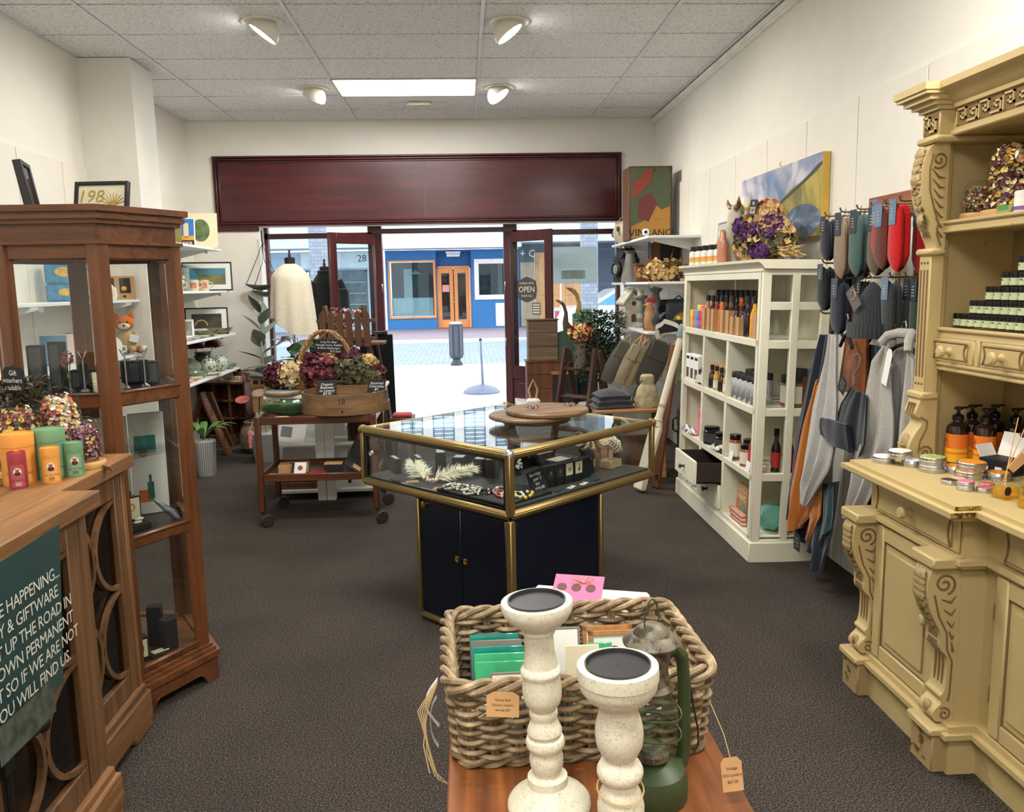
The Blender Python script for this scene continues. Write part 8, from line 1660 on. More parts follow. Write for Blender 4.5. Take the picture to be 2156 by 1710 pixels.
t=thing('iron_trivet','black bent iron trivet on the bottom board','trivet',wt(0.22,-0.12,0.076));MB().T([(-0.07,0,0.01),(-0.06,0,0.09),(-0.04,0,0.1),(-0.02,0,0.05),(0.0,0,0.05),(0.06,0,0.06),(0.09,0,0.01)],0.012,8).B('bar',M_iron,t)
ZW=0.786
FB=thing('flower_trug','oval willow trug with arched handle holding dried hydrangeas','basket',wt(0.0,0.0,ZW));Mtr=wick('golden_willow',(120,84,44),(196,154,96))
for r in range(5):MB().T([((0.30+0.015*r+0.008*C_(18*a+r*PI))*C_(a),(0.17+0.01*r)*S_(a),0.012+0.018*r+0.05*(abs(C_(a))**3))for a in[2*PI*k/108 for k in range(108)]],0.009,6,True).B('weaver',Mtr,FB)
m=MB()
for k in range(12):m.T([(-0.28+0.05*k,-0.15*math.sqrt(max(0.05,1-((-0.28+0.05*k)/0.31)**2)),0.01),(-0.28+0.05*k,0.15*math.sqrt(max(0.05,1-((-0.28+0.05*k)/0.31)**2)),0.01)],0.008,6)
m.B('woven_base',Mtr,FB)
for s in range(3):MB().T([(0.215*C_(a)+0.012*C_(16*a+s*2.1),0.02*C_(a)+0.012*S_(16*a+s*2.1),0.03+0.42*S_(a))for a in[PI*k/60 for k in range(61)]],0.011,7).B('handle_strand',Mtr,FB)
def hydrangea(label,x,y,z,r,col,col2,seed):
 t=thing('dried_hydrangea',label,'flower',wt(x,y,ZW+z),0,'dried hydrangea heads in the trug');rng=Rn(seed)
 for c_,n in((col,230),(col2,80)):
  m=MB();petals(m,blob(0,0,r*0.9,r,r,r*0.9),n,r*0.30,rng,0.3);o=m.B('florets',pm(c_),t);o['kind']='stuff'
 MB().ball((0,0,r*0.9),r*0.7,12,8).B('heart',pm('olive' if col=='olive' else 'plum' if col=='burgundy' else 'tan'),t)
for a in(('burgundy hydrangea at the left end of the trug',-0.34,-0.06,0.02,0.115,'burgundy','plum',1),('cream hydrangea at the left inside the trug',-0.235,-0.12,0.05,0.105,'cream','tan',2),('large burgundy hydrangea at the front of trug',-0.015,-0.15,0.0,0.145,'burgundy','rose',3),('pale cream hydrangea at the back under the sign',0.01,0.08,0.10,0.11,'tan','cream',4),('large olive hydrangea at the right front of trug',0.195,-0.12,0.02,0.13,'olive','moss',5),('olive hydrangea at the far right of the trug',0.31,-0.08,0.0,0.10,'moss','olive',6),('burgundy hydrangea behind the handle at left',-0.13,0.06,0.09,0.11,'burgundy','plum',7),('burgundy hydrangea behind the handle at right',0.17,0.07,0.14,0.10,'plum','burgundy',8),('straw hydrangea at the right back of trug',0.30,0.06,0.11,0.085,'straw','tan',9),('small burgundy hydrangea at the right rim of trug',0.37,0.03,0.05,0.075,'burgundy','rose',10)):hydrangea(*a)
t=thing('hydrangea_sign','black oval-cornered chalk label hanging from the trug handle','sign',wt(0.03,-0.035,ZW+0.335),0,None,(0.05,0.05,0))
MB().prism([(-0.10,-0.03),(-0.085,-0.05),(0.085,-0.05),(0.10,-0.03),(0.10,0.03),(0.085,0.05),(-0.085,0.05),(-0.10,0.03)],-0.003,0.003,'Y').B('board',M_slate,t)
for k,s in enumerate(('Long Far Bear','Georgia Ivory, Rubble','& Rose Hydrangea','$15 each')):text(s,0.022,M_chalk,t,(0.0 if k<3 else 0.05,-0.004,0.033-0.023*k),FACE_CAM,'chalk_writing',shear=0.2)
for s in(-1,1):MB().T([(s*0.08,0,0.05),(0.0,0.01,0.115)],0.002,5).B('string',M_string,t)
t=thing('decorated_platter','round wooden platter with a blue decorated top','platter',wt(-0.29,-0.20,ZW));MB().L([(0.13,0),(0.14,0.006),(0.14,0.02),(0.132,0.026)],32).B('platter',Msv,t);MB().L([(0.125,0.026),(0.001,0.0265)],32,None,True,False).B('decoration',plain('platter_blue',(168,182,176),0.4,vary=0.3,vscale=10),t)
t=thing('green_saucer','small dark green saucer at the table right edge','saucer',wt(0.30,-0.2,ZW));MB().L([(0.03,0),(0.07,0.012),(0.068,0.016),(0.02,0.006)],24).B('saucer',plain('dark_teal_glaze',(30,62,56),0.2,coat=0.4),t)
for i in range(3):
 t=thing('magazine',['bottom magazine of the small pile behind the trug','middle magazine of the small pile behind the trug','top red magazine of the small pile behind the trug'][i],'magazine',wt(0.30,0.38,ZW+0.011*i),0.1*i);MB().bbox(-0.1,0.1,-0.13,0.13,0,0.01,0.001).B('cover',plain('mag_%d'%i,((206,206,200),(120,128,136),(190,70,66))[i],0.4),t)
# ------------------------------------------------------------------ left window: mannequins, plants, boards
def mannequin(name,label,x,y,base,ztop,mat,w0,w1,zh,sleeves):
 t=thing(name,label,'mannequin',(x,y,base));h=ztop-base
 MB().L([(0.14,0),(0.14,0.012),(0.02,0.03),(0.014,0.04),(0.014,h-0.5)],22).B('stand',M_steel,t)
 MB().L([(0.10,h-0.66),(0.15,h-0.6),(0.13,h-0.44),(0.14,h-0.34),(0.115,h-0.26),(0.06,h-0.2),(0.045,h-0.16),(0.048,h-0.09),(0.03,h-0.08)],24,None,True,True,1.1,0.7).B('torso',M_hang,t)
 MB().L([(0.012,h-0.08),(0.016,h-0.06),(0.008,h-0.04),(0.013,h-0.02),(0.001,h)],12).B('neck_finial',M_darkw,t)
 def fn(u,v):
  a=2*PI*u;s=v**0.55;r=0.055+(w0-0.055)*min(1,v*5)**0.75+(w1-w0)*max(0,v-0.25)/0.75;f=1+0.08*v*S_(8*a)+0.06*v*S_(3*a+1)
  return(r*f*C_(a),r*f*0.66*S_(a),(h-0.15)-(zh+0.10*C_(a)*(0 if sleeves else 1)+0.03*S_(3*a))*v*(0.25+0.75*s)-0.085*min(1,v*4))
 MB().S(fn,72,22,0.006).B('garment',mat,t)
 if sleeves:
  for s in(-1,1):MB().T([(s*0.13,0,h-0.23),(s*0.19,0.01,h-0.36),(s*0.2,-0.01,h-0.58),(s*0.19,-0.03,h-0.74)],[0.05,0.052,0.045,0.04],12).B('sleeve',mat,t)
  MB().T([(0.06*C_(a),0.045*S_(a),h-0.14)for a in[2*PI*k/18 for k in range(18)]],0.02,8,True).B('collar',mat,t);MB().bbox(-0.11,-0.075,-0.13,-0.125,h-0.38,h-0.25,0.002).B('swing_tag',M_blackg,t)
 return t
mannequin('poncho_mannequin','mannequin in a cream wool poncho in the left window',-1.705,8.46,0.34,1.945,cloth('cream_wool',(214,206,184),160),0.185,0.215,0.56,False)
mannequin('jacket_mannequin','mannequin in a black jacket behind the left door',-1.43,8.84,0.34,1.86,cloth('black_wool',(26,27,30),160),0.15,0.19,0.75,True)
hs=thing('hanging_scale','pair of boat-shaped metal dishes hanging on chains in window','scale',(-2.02,8.70,2.10))
MB().T([(0,0,0.04),(0,0,-0.05),(0.01,0,-0.1)],0.008,8).B('hook',M_iron,hs)
for k,(z,dx)in enumerate(((-0.50,-0.03),(-0.57,0.03))):
 MB().S(lambda u,v:(dx+0.17*(2*u-1),0.06*S_(PI*u)**0.6*(2*v-1),z-0.05*S_(PI*u)**0.7*(1-(2*v-1)**2)+0.02*(2*u-1)**2),20,8,0.003).B('dish',plain('pewter',(120,118,118)),hs)
 for s in(-1,1):MB().T([(dx+s*0.15,0,z+0.018),(dx+s*0.04,0,z*0.5),(0,0,-0.09)],0.0035,5).B('chain',M_iron,hs)
def big_leaf(m,base,az,el,L,w,droop=0.25):
 R=T_(base)@R_(az,4,'Z')@R_(-el,4,'Y')
 m.S(lambda u,v:(L*u,w*S_(PI*u**0.85)*(v-0.5)*2,-droop*L*u*u-0.18*w*(1-abs(2*v-1))*S_(PI*u)),9,4,0.0015,R)
rp=thing('rubber_plant','tall rubber plant with grey-green leaves by left window','plant',(-1.83,7.62,0));Mrl=plain('rubber_leaf',(112,124,112),0.35,coat=0.2,vary=0.2)
MB().L([(0.12,0),(0.15,0.2),(0.155,0.26),(0.13,0.26)],26).B('pot',plain('grey_pot',(150,150,146),0.6),rp);MB().T([(0,0,0.2),(0.01,0,0.7),(0.0,0,1.1),(0.015,0,1.36)],[0.014,0.012,0.01,0.006],8).B('stem',plain('grey_stem',(150,152,142),0.6),rp)
for k in range(13):
 a=2.4*k+0.4;z=0.72+0.052*k;m=MB();big_leaf(m,(0.005,0,z),a,0.35+0.07*k,0.25-0.004*k,0.06);m.B('leaf',Mrl if k%3 else plain('rubber_leaf_dark',(54,66,58),0.3),rp)
pd=thing('dark_leaf_plant','dark green broad-leaved plant behind the flower trug','plant',(-1.28,6.66,0.786));Mpd=plain('philo_leaf',(38,66,36),0.3,coat=0.3,vary=0.25)
MB().L([(0.05,0),(0.07,0.08),(0.072,0.12)],20).B('pot',plain('brown_pot',(104,66,44),0.6),pd);rng=Rn(6)
for k in range(17):
 a=rng.uniform(0,6.28);r=rng.uniform(0.03,0.16);z=rng.uniform(0.14,0.42);m=MB();m.T([(0,0,0.1),(r*0.5*C_(a),r*0.5*S_(a),z*0.7),(r*C_(a),r*S_(a),z)],0.003,5);big_leaf(m,(r*C_(a),r*S_(a),z),a,rng.uniform(-0.3,0.5),0.17,0.055,0.4);m.B('leaf',Mpd,pd)
M_pick=wood('picket_brown',(74,48,30),(116,80,52),'Z',0.6)
ps=thing('picket_planter_stand','wooden A-frame stand with a small picket fence planter','plant stand',(-0.97,7.02,0))
for s in(-1,1):plank((s*0.10+0.18,-0.06,0.0),(s*0.06-0.02+(0.1 if s>0 else-0.1),0.0,1.41),0.045,0.03,M_pick,ps,'leg')
plank((-0.26,0.25,0.0),(-0.12,0.04,1.39),0.045,0.03,M_pick,ps,'leg');plank((0.32,0.25,0.0),(0.12,0.04,1.39),0.045,0.03,M_pick,ps,'leg')
for k in range(6):MB().prism([(-0.215+0.072*k,1.07),(-0.165+0.072*k,1.07),(-0.165+0.072*k,1.335),(-0.19+0.072*k,1.375),(-0.215+0.072*k,1.335)],-0.10,-0.085,'Y').B('picket',M_pick,ps)
for z in(1.12,1.27):MB().bbox(-0.24,0.24,-0.085,-0.065,z,z+0.03,0.002).B('picket_rail',M_pick,ps)
for z in(0.34,0.72,1.08):MB().bbox(-0.26,0.30,-0.07,0.22,z,z+0.022,0.002).B('shelf',M_pick,ps)
pk=thing('pink_blossom_bunch','bunch of small pink blossoms inside the picket planter','flowers',(-0.97,7.04,1.103));m=MB();petals(m,blob(0,0,0.20,0.17,0.06,0.08),120,0.028,Rn(3));o=m.B('blossom',plain('blossom_pink',(206,168,164),0.8),pk);o['kind']='stuff';MB().bbox(-0.16,0.16,-0.05,0.06,0,0.10,0.004).B('liner',M_kraft,pk)
ab=thing('chalk_a_board','tall black chalkboard leaning beside the open left door','chalkboard',(-0.68,7.55,0),0.5,None);plank((0.03,0,0.0),(-0.09,0.06,1.14),0.34,0.02,M_slate,ab,'board');plank((0.06,0.4,0.0),(-0.09,0.08,1.13),0.3,0.02,M_slate,ab,'back_board');MB().bbox(-0.12,0.0,0.02,0.10,1.13,1.16,0.004).B('top_hinge',M_iron,ab)
bn=thing('low_display_bench','low wooden bench with red cloths beside the entrance','bench',(-0.54,6.98,0));MB().bbox(-0.10,0.10,-0.12,0.12,0.44,0.47,0.003).B('seat',M_crate,bn)
for sx in(-0.08,0.08):
 for sy in(-0.08,0.08):MB().bbox(sx-0.015,sx+0.015,sy-0.015,sy+0.015,0,0.44,0.002).B('leg',M_crate,bn)
t=thing('folded_cloth','folded red and white cloth on the low bench','cloth',(-0.54,6.96,0.471));MB().bbox(-0.08,0.08,-0.07,0.07,0,0.03,0.01).B('cloth',cloth('red_gingham',(170,70,70),60),t)
gp=thing('woven_pot','round woven stone pot with iron rose stakes','pot',(-2.03,8.05,0));MB().L([(0.10,0),(0.15,0.05),(0.165,0.15),(0.14,0.24),(0.11,0.27),(0.12,0.30),(0.10,0.30)],26).B('pot_body',plain('woven_stone',(120,108,86),0.8,vary=0.3,vscale=24,bump=0.6,bscale=40),gp)
for k,(x,z)in enumerate(((-0.1,0.50),(0.06,0.56),(0.16,0.52))):MB().T([(x*0.4,0,0.26),(x,-0.04,z)],0.005,6).B('iron_stake',M_iron,gp);MB().L([(0.015,0),(0.06,0.012),(0.068,0.022),(0.015,0.01)],20,T_((x,-0.05,z))@R_(0.45,4,'X')).B('rose_dish',plain('rose_enamel_%d'%k,((176,84,70),(150,120,104),(110,130,150))[k],0.4,vary=0.4,vscale=20),gp)
hb=thing('kraft_gift_box','kraft gift box with dark windows under the left window','box',(-2.0,8.38,0.341));MB().bbox(-0.13,0.13,-0.07,0.07,0.25,0.36,0.003).bbox(-0.12,0.12,-0.06,0.07,0,0.25,0.003).B('carton',M_kraft,hb)
for k in range(3):MB().box(-0.10+0.07*k,-0.05+0.07*k,-0.072,-0.07,0.285,0.325).B('window',M_black,hb)
t=thing('dark_felt_hat','dark grey felt hat resting on the kraft gift box','hat',(-2.0,8.40,0.702));MB().L([(0.16,0),(0.16,0.01),(0.095,0.02),(0.09,0.08),(0.06,0.10),(0.001,0.102)],26).B('felt',cloth('felt_grey',(66,68,66),200),t)
br=thing('bromeliad_plant','dark red strappy bromeliad by the lowest shelf end','plant',(-2.31,8.66,0.632));MB().L([(0.06,0),(0.08,0.1)],18).B('pot',plain('brown_pot',(104,66,44)),br)
for k in range(14):m=MB();big_leaf(m,(0,0,0.08),2.4*k,0.5+0.3*S_(k),0.24,0.02,0.8);m.B('leaf',plain('brom_red',(96,52,46),0.45)if k%3 else plain('brom_green',(74,92,50),0.45),br)
for i,(x,c_,h)in enumerate(((-1.55,(196,110,140),0.1),(-1.46,(120,84,56),0.16),(-1.36,(206,200,176),0.12))):
 t=thing('window_canister',['pink canister on the left window platform','brown wooden canister on the left window platform','cream canister on the left window platform'][i],'canister',(x,8.36,0.341));MB().L([(0.05,0),(0.052,h+0.18),(0.045,h+0.19)],18).B('canister_body',plain('canister_%d'%i,c_,0.5),t);MB().L([(0.054,h+0.15),(0.054,h+0.2),(0.03,h+0.21)],18).B('lid',plain('canister_lid_%d'%i,tuple(int(q*0.7)for q in c_),0.5),t)
os_=MB().prism([(-0.12,-0.09),(-0.05,-0.12),(0,-0.135),(0.05,-0.12),(0.12,-0.09),(0.135,0),(0.12,0.09),(0.05,0.12),(0,0.135),(-0.05,0.12),(-0.12,0.09),(-0.135,0)],-0.006,0,'Y')
a_=-0.78
def dloc(x,y,z):return(0.465+x*C_(a_)-y*S_(a_),YS-0.05+x*S_(a_)+y*C_(a_),z)
t=thing('open_sign','dark scalloped sign reading OPEN on the right door glass','sign',dloc(0.30,-0.008,1.50),a_);os_.B('plaque',plain('plaque_grey',(62,62,64),0.6),t);text('OPEN',0.085,M_cream,t,(0,-0.0075,0),FACE_CAM);text("COME IN, WE'RE",0.026,M_cream,t,(0,-0.0075,0.065),FACE_CAM);text('PLEASE CALL',0.026,M_cream,t,(0,-0.0075,-0.065),FACE_CAM);MB().T([(-0.06,-0.004,0.12),(0,-0.004,0.20),(0.06,-0.004,0.12)],0.002,5).B('cord',M_string,t)
t=thing('door_sticker','small printed sticker beneath the OPEN sign','sticker',dloc(0.42,-0.006,1.30),a_);MB().bbox(-0.06,0.06,-0.002,0,-0.065,0.065,0.0005).B('sticker',plain('sticker_grey',(110,110,108),0.6),t)
for k in range(4):MB().box(-0.045,0.045,-0.003,-0.002,0.036-0.026*k,0.046-0.026*k).B('print_line',M_cream,t)
def thin_paper(name,rgb,f=0.55):
 m,nt,b=_new(name);nt.nodes.remove(b);c=srgb(*rgb);d=nt.nodes.new('ShaderNodeBsdfDiffuse');d.inputs[0].default_value=c;tl_=nt.nodes.new('ShaderNodeBsdfTranslucent');tl_.inputs[0].default_value=c;mx=nt.nodes.new('ShaderNodeMixShader');mx.inputs[0].default_value=f
 nt.links.new(d.outputs[0],mx.inputs[1]);nt.links.new(tl_.outputs[0],mx.inputs[2]);nt.links.new(mx.outputs[0],nt.nodes['Material Output'].inputs[0]);return m
t=thing('window_notice','pale green notice taped inside the right shop window, mirrored print','poster',(1.19,YS-0.045,1.755));MB().bbox(-0.26,0.26,-0.001,0.001,-0.20,0.19,0.0004).B('sheet',thin_paper('notice_sheet',(192,200,200),0.7),t)
Mnl=plain('notice_pale',(150,170,168),0.8)
for k,s in enumerate(('EXCITING THINGS ARE HAPPENING...','WE, ART, JEWELLERY & GIFTWARE','WILL BE ON THE MOVE JUST UP THE ROAD IN','OCTOBER TO OUR VERY OWN PERMANENT','PREMISES AT 98 EMERSON STREET SO IF WE ARE NOT','HERE TAKE A STROLL & YOU WILL FIND US.')):
 o=text(s,0.020,Mnl,t,(0,-0.0025,0.105-0.026*k),FACE_CAM,'mirrored_lettering');o.scale=(-1,1,1)
MB().box(-0.13,0.13,-0.002,-0.001,-0.15,-0.06).B('printed_street',plain('notice_street',(150,166,160),0.8,vary=0.2,vscale=30),t)
# ------------------------------------------------------------------ shelves and goods in the far right corner
for i,(z,y1_)in enumerate(((1.94,8.74),(1.555,8.74),(1.13,8.74),(0.735,8.6))):wall_shelf(['top','second','third','lowest'][i]+' white shelf in the far right corner',1.56,XR-0.018,7.02,y1_,z,1)
RZ1,RZ2,RZ3,RZ4=1.941,1.556,1.131,0.736
vc=thing('wine_crate','old painted wine crate lettered VINS FRANCE on the top shelf','crate',(1.74,7.72,RZ1),0.0);Mcr2=wood('old_crate',(74,46,28),(112,76,48),'Z',0.6)
MB().bbox(-0.20,0.20,0,0.30,0,0.66,0.004).B('box',Mcr2,vc);MB().bbox(-0.185,0.185,-0.004,0,0.015,0.64,0.001).B('painted_panel',worn('crate_green',(82,92,66),(60,44,30),0.6,14,0.6),vc)
MB().prism([(-0.18,0.015),(0.18,0.015),(0.18,0.30),(0.10,0.27),(0.03,0.33),(-0.04,0.18),(-0.18,0.12)],-0.006,-0.004,'Y').B('painted_shape',worn('crate_ochre',(176,128,52),(110,76,40),0.6,14,0.6),vc);MB().prism([(-0.17,0.36),(-0.16,0.5),(-0.05,0.62),(0.02,0.63),(0.0,0.52),(-0.08,0.44)],-0.006,-0.004,'Y').B('painted_shape',worn('crate_red',(146,60,40),(90,44,30),0.62,14,0.6),vc);MB().prism([(-0.12,0.2),(-0.02,0.16),(0.06,0.32),(0.0,0.42),(-0.1,0.38)],-0.0065,-0.004,'Y').B('painted_shape',worn('crate_plum',(112,50,48),(80,40,34),0.62,14,0.6),vc)
for s,x in(('VINS',-0.105),('FRANCE',0.075)):text(s,0.095 if s=='VINS' else 0.085,M_ink,vc,(x,-0.0075,0.06),FACE_CAM)
sc_=thing('security_camera','small white security camera before the wine crate','camera',(1.66,7.55,RZ1));MB().L([(0.025,0),(0.022,0.01),(0.008,0.014),(0.008,0.03)],14).B('foot',M_white,sc_);MB().bbox(-0.03,0.03,-0.02,0.03,0.028,0.088,0.012).B('camera_body',M_white,sc_);MB().L([(0.014,0),(0.014,0.004)],14,T_((-0.006,-0.02,0.058))@R_(PI/2,4,'X')).B('lens',M_blackg,sc_)
for i,(x,y)in enumerate(((1.62,8.42),(1.63,8.10))):
 t=thing('honeycomb_pot',['cream and grey honeycomb pot with handle, farther of two','cream and grey honeycomb pot with handle, nearer of two'][i],'pot',(x,y,RZ1),0.3);MB().L([(0.06,0),(0.11,0.06),(0.115,0.12),(0.09,0.19),(0.05,0.215)],6,None,False).B('pot_body',plain('honey_cream',(196,182,158),0.6),t);MB().T([(-0.05,0,0.21),(-0.03,0,0.25),(0.03,0,0.25),(0.05,0,0.21)],0.006,6).B('handle',M_string,t)
 for k in range(6):a=PI/6+PI/3*k;MB().ball((0.098*C_(a),0.098*S_(a),0.09+0.05*(k%2)),0.032,6,4,None,(0.5,0.9,0.9)).B('grey_hexagon',plain('honey_grey',(86,84,82),0.6),t)
t=thing('carved_finial_post','dark carved finial post left of the wine crate','ornament',(1.60,7.86,RZ1));MB().L([(0.03,0),(0.03,0.05),(0.02,0.1),(0.03,0.18),(0.018,0.26),(0.03,0.33),(0.04,0.34),(0.04,0.36)],12).B('post',Mcr2,t);MB().bbox(-0.045,0.045,-0.045,0.045,0.36,0.375,0.003).B('cap',Mcr2,t)
rl=thing('railway_lantern','black railway lantern with two round lenses','lantern',(1.66,8.46,RZ2),0.35);MB().bbox(-0.10,0.10,-0.10,0.10,0.0,0.24,0.01).prism([(-0.1,0.24),(0.1,0.24),(0.05,0.34),(-0.05,0.34)],-0.07,0.07,'Y').B('body',M_black,rl)
for M in(T_((0.02,-0.10,0.13))@R_(PI/2,4,'X'),T_((-0.10,0,0.13))@R_(-PI/2,4,'Y')):l=MB().L([(0.075,0),(0.08,0.02),(0.06,0.04),(0.058,0.03)],22,M).B('lens_rim',M_black,rl);MB().L([(0.058,0.025),(0.03,0.04),(0.001,0.044)],20,M,True,False).B('lens',plain('lens_grey',(130,136,136),0.1),l)
MB().T([(-0.06,0,0.33),(-0.05,0,0.40),(0.05,0,0.40),(0.06,0,0.33)],0.006,6).B('bail',M_iron,rl)
vase('tall grey zinc jug beside the railway lantern',1.62,8.06,RZ2,[(0.09,0),(0.085,0.05),(0.045,0.24),(0.04,0.27),(0.06,0.30),(0.058,0.30)],worn('zinc',(124,122,116),(84,80,74),0.55,12,0.5),'zinc_jug')
t=thing('pine_keepsake_box','brown lettered wooden box on the second right shelf','box',(1.72,7.80,RZ2));MB().bbox(-0.11,0.11,-0.07,0.07,0,0.15,0.004).B('box',M_crate,t);MB().bbox(-0.115,0.115,-0.075,0.075,0.15,0.17,0.003).B('lid',M_crate,t)
t=thing('framed_dark_box','tall dark shadow box at the back of second shelf','box',(1.86,7.62,RZ2));MB().bbox(-0.14,0.13,0,0.12,0,0.36,0.004).B('case',M_black,t);MB().bbox(-0.14,-0.05,-0.012,0,0,0.36,0.003).B('wooden_face',M_crate,t)
dd_=thing('dried_pod_arrangement','dried seed pod and twig arrangement on the second shelf','arrangement',(1.78,7.32,RZ2));rng=Rn(12)
for c_,n,s in(('straw',110,0.05),('tan',80,0.045),('olive',50,0.04)):m=MB();petals(m,blob(0,0,0.09,0.22,0.11,0.09),n,s,rng);o=m.B('dried_pods',pm(c_),dd_);o['kind']='stuff'
m=MB()
for k in range(34):a=rng.uniform(0,PI);m.T([(0.1*C_(a),0,0.08),((0.2+0.1*rng.random())*C_(a),rng.uniform(-0.08,0.08),0.08+0.22*rng.random()*S_(a))],0.0022,4)
o=m.B('twigs',pm('rust'),dd_);o['kind']='stuff'
t=thing('pod_chalk_label','small black chalk label on a wood block by the pods','sign',(1.93,7.16,RZ2),0,None,(-0.1,0,-0.1));MB().bbox(-0.05,0.05,-0.02,0.02,0,0.022,0.002).B('block',M_kraft,t);MB().bbox(-0.042,0.042,-0.003,0.003,0.02,0.13,0.001).B('card',M_slate,t)
for k,s in enumerate(('This bunch','of dried','pods and','seeds $45')):text(s,0.017,M_chalk,t,(0,-0.004,0.112-0.024*k),FACE_CAM,'chalk_writing')
bh=thing('bird_house','white flower-painted bird house on the third shelf','bird house',(1.64,8.14,RZ3),0.2);Mbh=plain('birdhouse_white',(206,200,182),0.6,vary=0.18,vscale=26)
MB().prism([(-0.09,0),(0.09,0),(0.09,0.22),(0,0.33),(-0.09,0.22)],-0.08,0.08,'Y').B('house',Mbh,bh);MB().prism([(-0.11,0.21),(0,0.345),(0.11,0.21),(0.115,0.23),(0,0.37),(-0.115,0.23)],-0.1,0.1,'Y').B('roof',Mbh,bh)
MB().L([(0.022,0),(0.022,0.003)],16,T_((0,-0.081,0.22))@R_(PI/2,4,'X')).B('entry_hole',M_crate,bh);MB().prism([(-0.025,0.04),(0.025,0.04),(0.025,0.1),(0,0.125),(-0.025,0.1)],-0.084,-0.08,'Y').B('little_door',M_crate,bh)
for i,(x,y,h)in enumerate(((1.66,7.76,0.30),(1.76,7.58,0.38))):
 t=thing('pillar_candlestick',['shorter grey turned candlestick on the third shelf','taller grey turned candlestick on the third shelf'][i],'candlestick',(x,y,RZ3));MB().L([(0.06,0),(0.06,0.02),(0.03,0.05),(0.045,h*0.3),(0.028,h*0.45),(0.045,h*0.65),(0.03,h*0.85),(0.062,h*0.93),(0.062,h)],20).B('turned_body',worn('grey_wash',(140,138,130),(96,90,82),0.58,14,0.6),t);MB().L([(0.03,h),(0.03,h+0.05)],14).B('candle',M_cream,t)
ro=thing('wooden_rooster','painted wooden rooster with red comb sitting on the shelf edge','rooster',(1.64,7.22,RZ3),0.3);Mrb=plain('rooster_wood',(176,128,84),0.5)
MB().L([(0.03,0.0),(0.06,0.03),(0.065,0.09),(0.045,0.15),(0.032,0.19),(0.036,0.22),(0.02,0.25),(0.001,0.255)],18,R_(-0.1,4,'Y'),True,True,1.0,0.75).B('body',Mrb,ro)
for k in range(4):MB().ball((-0.035+0.022*k,0,0.262+0.008*S_(k*1.2)),0.02,10,7,None,(0.9,0.4,1.1)).B('comb',plain('rooster_red',(166,40,40),0.5),ro)
MB().L([(0.014,0),(0.001,0.04)],8,T_((-0.045,0,0.225))@R_(-PI/2,4,'Y')).B('beak',plain('rooster_beak',(206,160,70),0.5),ro);MB().ball((-0.04,0,0.19),0.018,8,6,None,(0.6,0.5,1.3)).B('wattle',plain('rooster_red',(166,40,40)),ro)
for s in(-1,1):MB().ball((0.01,s*0.05,0.09),0.05,12,8,None,(0.8,0.3,1.1)).B('wing',plain('rooster_slate',(62,78,88),0.5),ro);MB().T([(0,s*0.03,0.01),(-0.06,s*0.035,0.0),(-0.085,s*0.035,-0.1),(-0.11,s*0.035,-0.105)],0.011,8).B('leg',Mrb,ro)
MB().S(lambda u,v:(0.05+0.09*u,0.05*(v-0.5),0.08+0.13*u-0.05*u*u),8,4,0.012).B('tail',plain('rooster_slate',(62,78,88)),ro)
for i,(x,y,w,h)in enumerate(((1.83,7.62,0.22,0.26),(1.70,7.42,0.16,0.10))):
 t=thing('lettered_box',['dark red lettered box at the back of the third shelf','small maroon trinket chest on the third shelf'][i],'box',(x,y,RZ3));MB().bbox(-w/2,w/2,-0.06,0.06,0,h,0.004).B('box',plain('maroon_box',(74,34,30),0.6),t);MB().bbox(-w/2+0.02,w/2-0.02,-0.062,-0.06,h*0.3,h*0.8,0.001).B('panel',M_ink,t)
t=thing('round_cushion_case','round-cornered navy case standing on the third shelf','case',(1.90,7.30,RZ3),-0.2);MB().bbox(-0.11,0.11,-0.04,0.04,0,0.27,0.035).B('case',plain('case_navy',(38,48,58),0.5),t);MB().T([(-0.04,0,0.265),(0,0,0.30),(0.04,0,0.265)],0.006,6).B('handle',M_black,t)
gb=thing('brass_gourd','golden ribbed gourd lying on the black board','gourd',(1.90,7.08,RZ3));MB().S(lambda u,v:((0.10*S_(PI*u))*(1+0.07*C_(10*PI*v))*C_(2*PI*v),(0.08*S_(PI*u))*(1+0.07*C_(10*PI*v))*S_(2*PI*v),0.085-0.085*C_(PI*u)),14,60).B('gourd',plain('brass_gourd',(150,120,52),0.35,0.7),gb);MB().T([(0,0,0.165),(0.02,0.01,0.2),(0.05,0.02,0.21)],0.008,6).B('stalk',M_iron,gb)
t=thing('black_tray_board','black rectangular tray tilted on the third shelf front','tray',(1.76,7.06,RZ3+0.001),0,None,(0,-0.12,0.15));MB().bbox(-0.13,0.13,-0.06,0.06,0,0.012,0.003).bbox(-0.13,0.13,-0.06,-0.05,0.012,0.09,0.003).B('tray',M_black,t)
wr_=thing('white_ribbon','long white organza ribbon trailing off the shelf','ribbon',(1.60,6.99,RZ3+0.02));MB().S(lambda u,v:(0.03+0.05*S_(4.5*u)*u+0.035*(v-0.5),-0.02-0.015*S_(6*u),-0.42*u),26,3,0.001).B('ribbon',thin_paper('organza_white',(214,214,206),0.4),wr_);MB().S(lambda u,v:(0.02+0.18*u+0.02*S_(8*u),-0.01,0.02+0.05*S_(PI*u)+0.04*(v-0.5)),16,3,0.001).B('ribbon_tail',MATS['organza'],wr_)
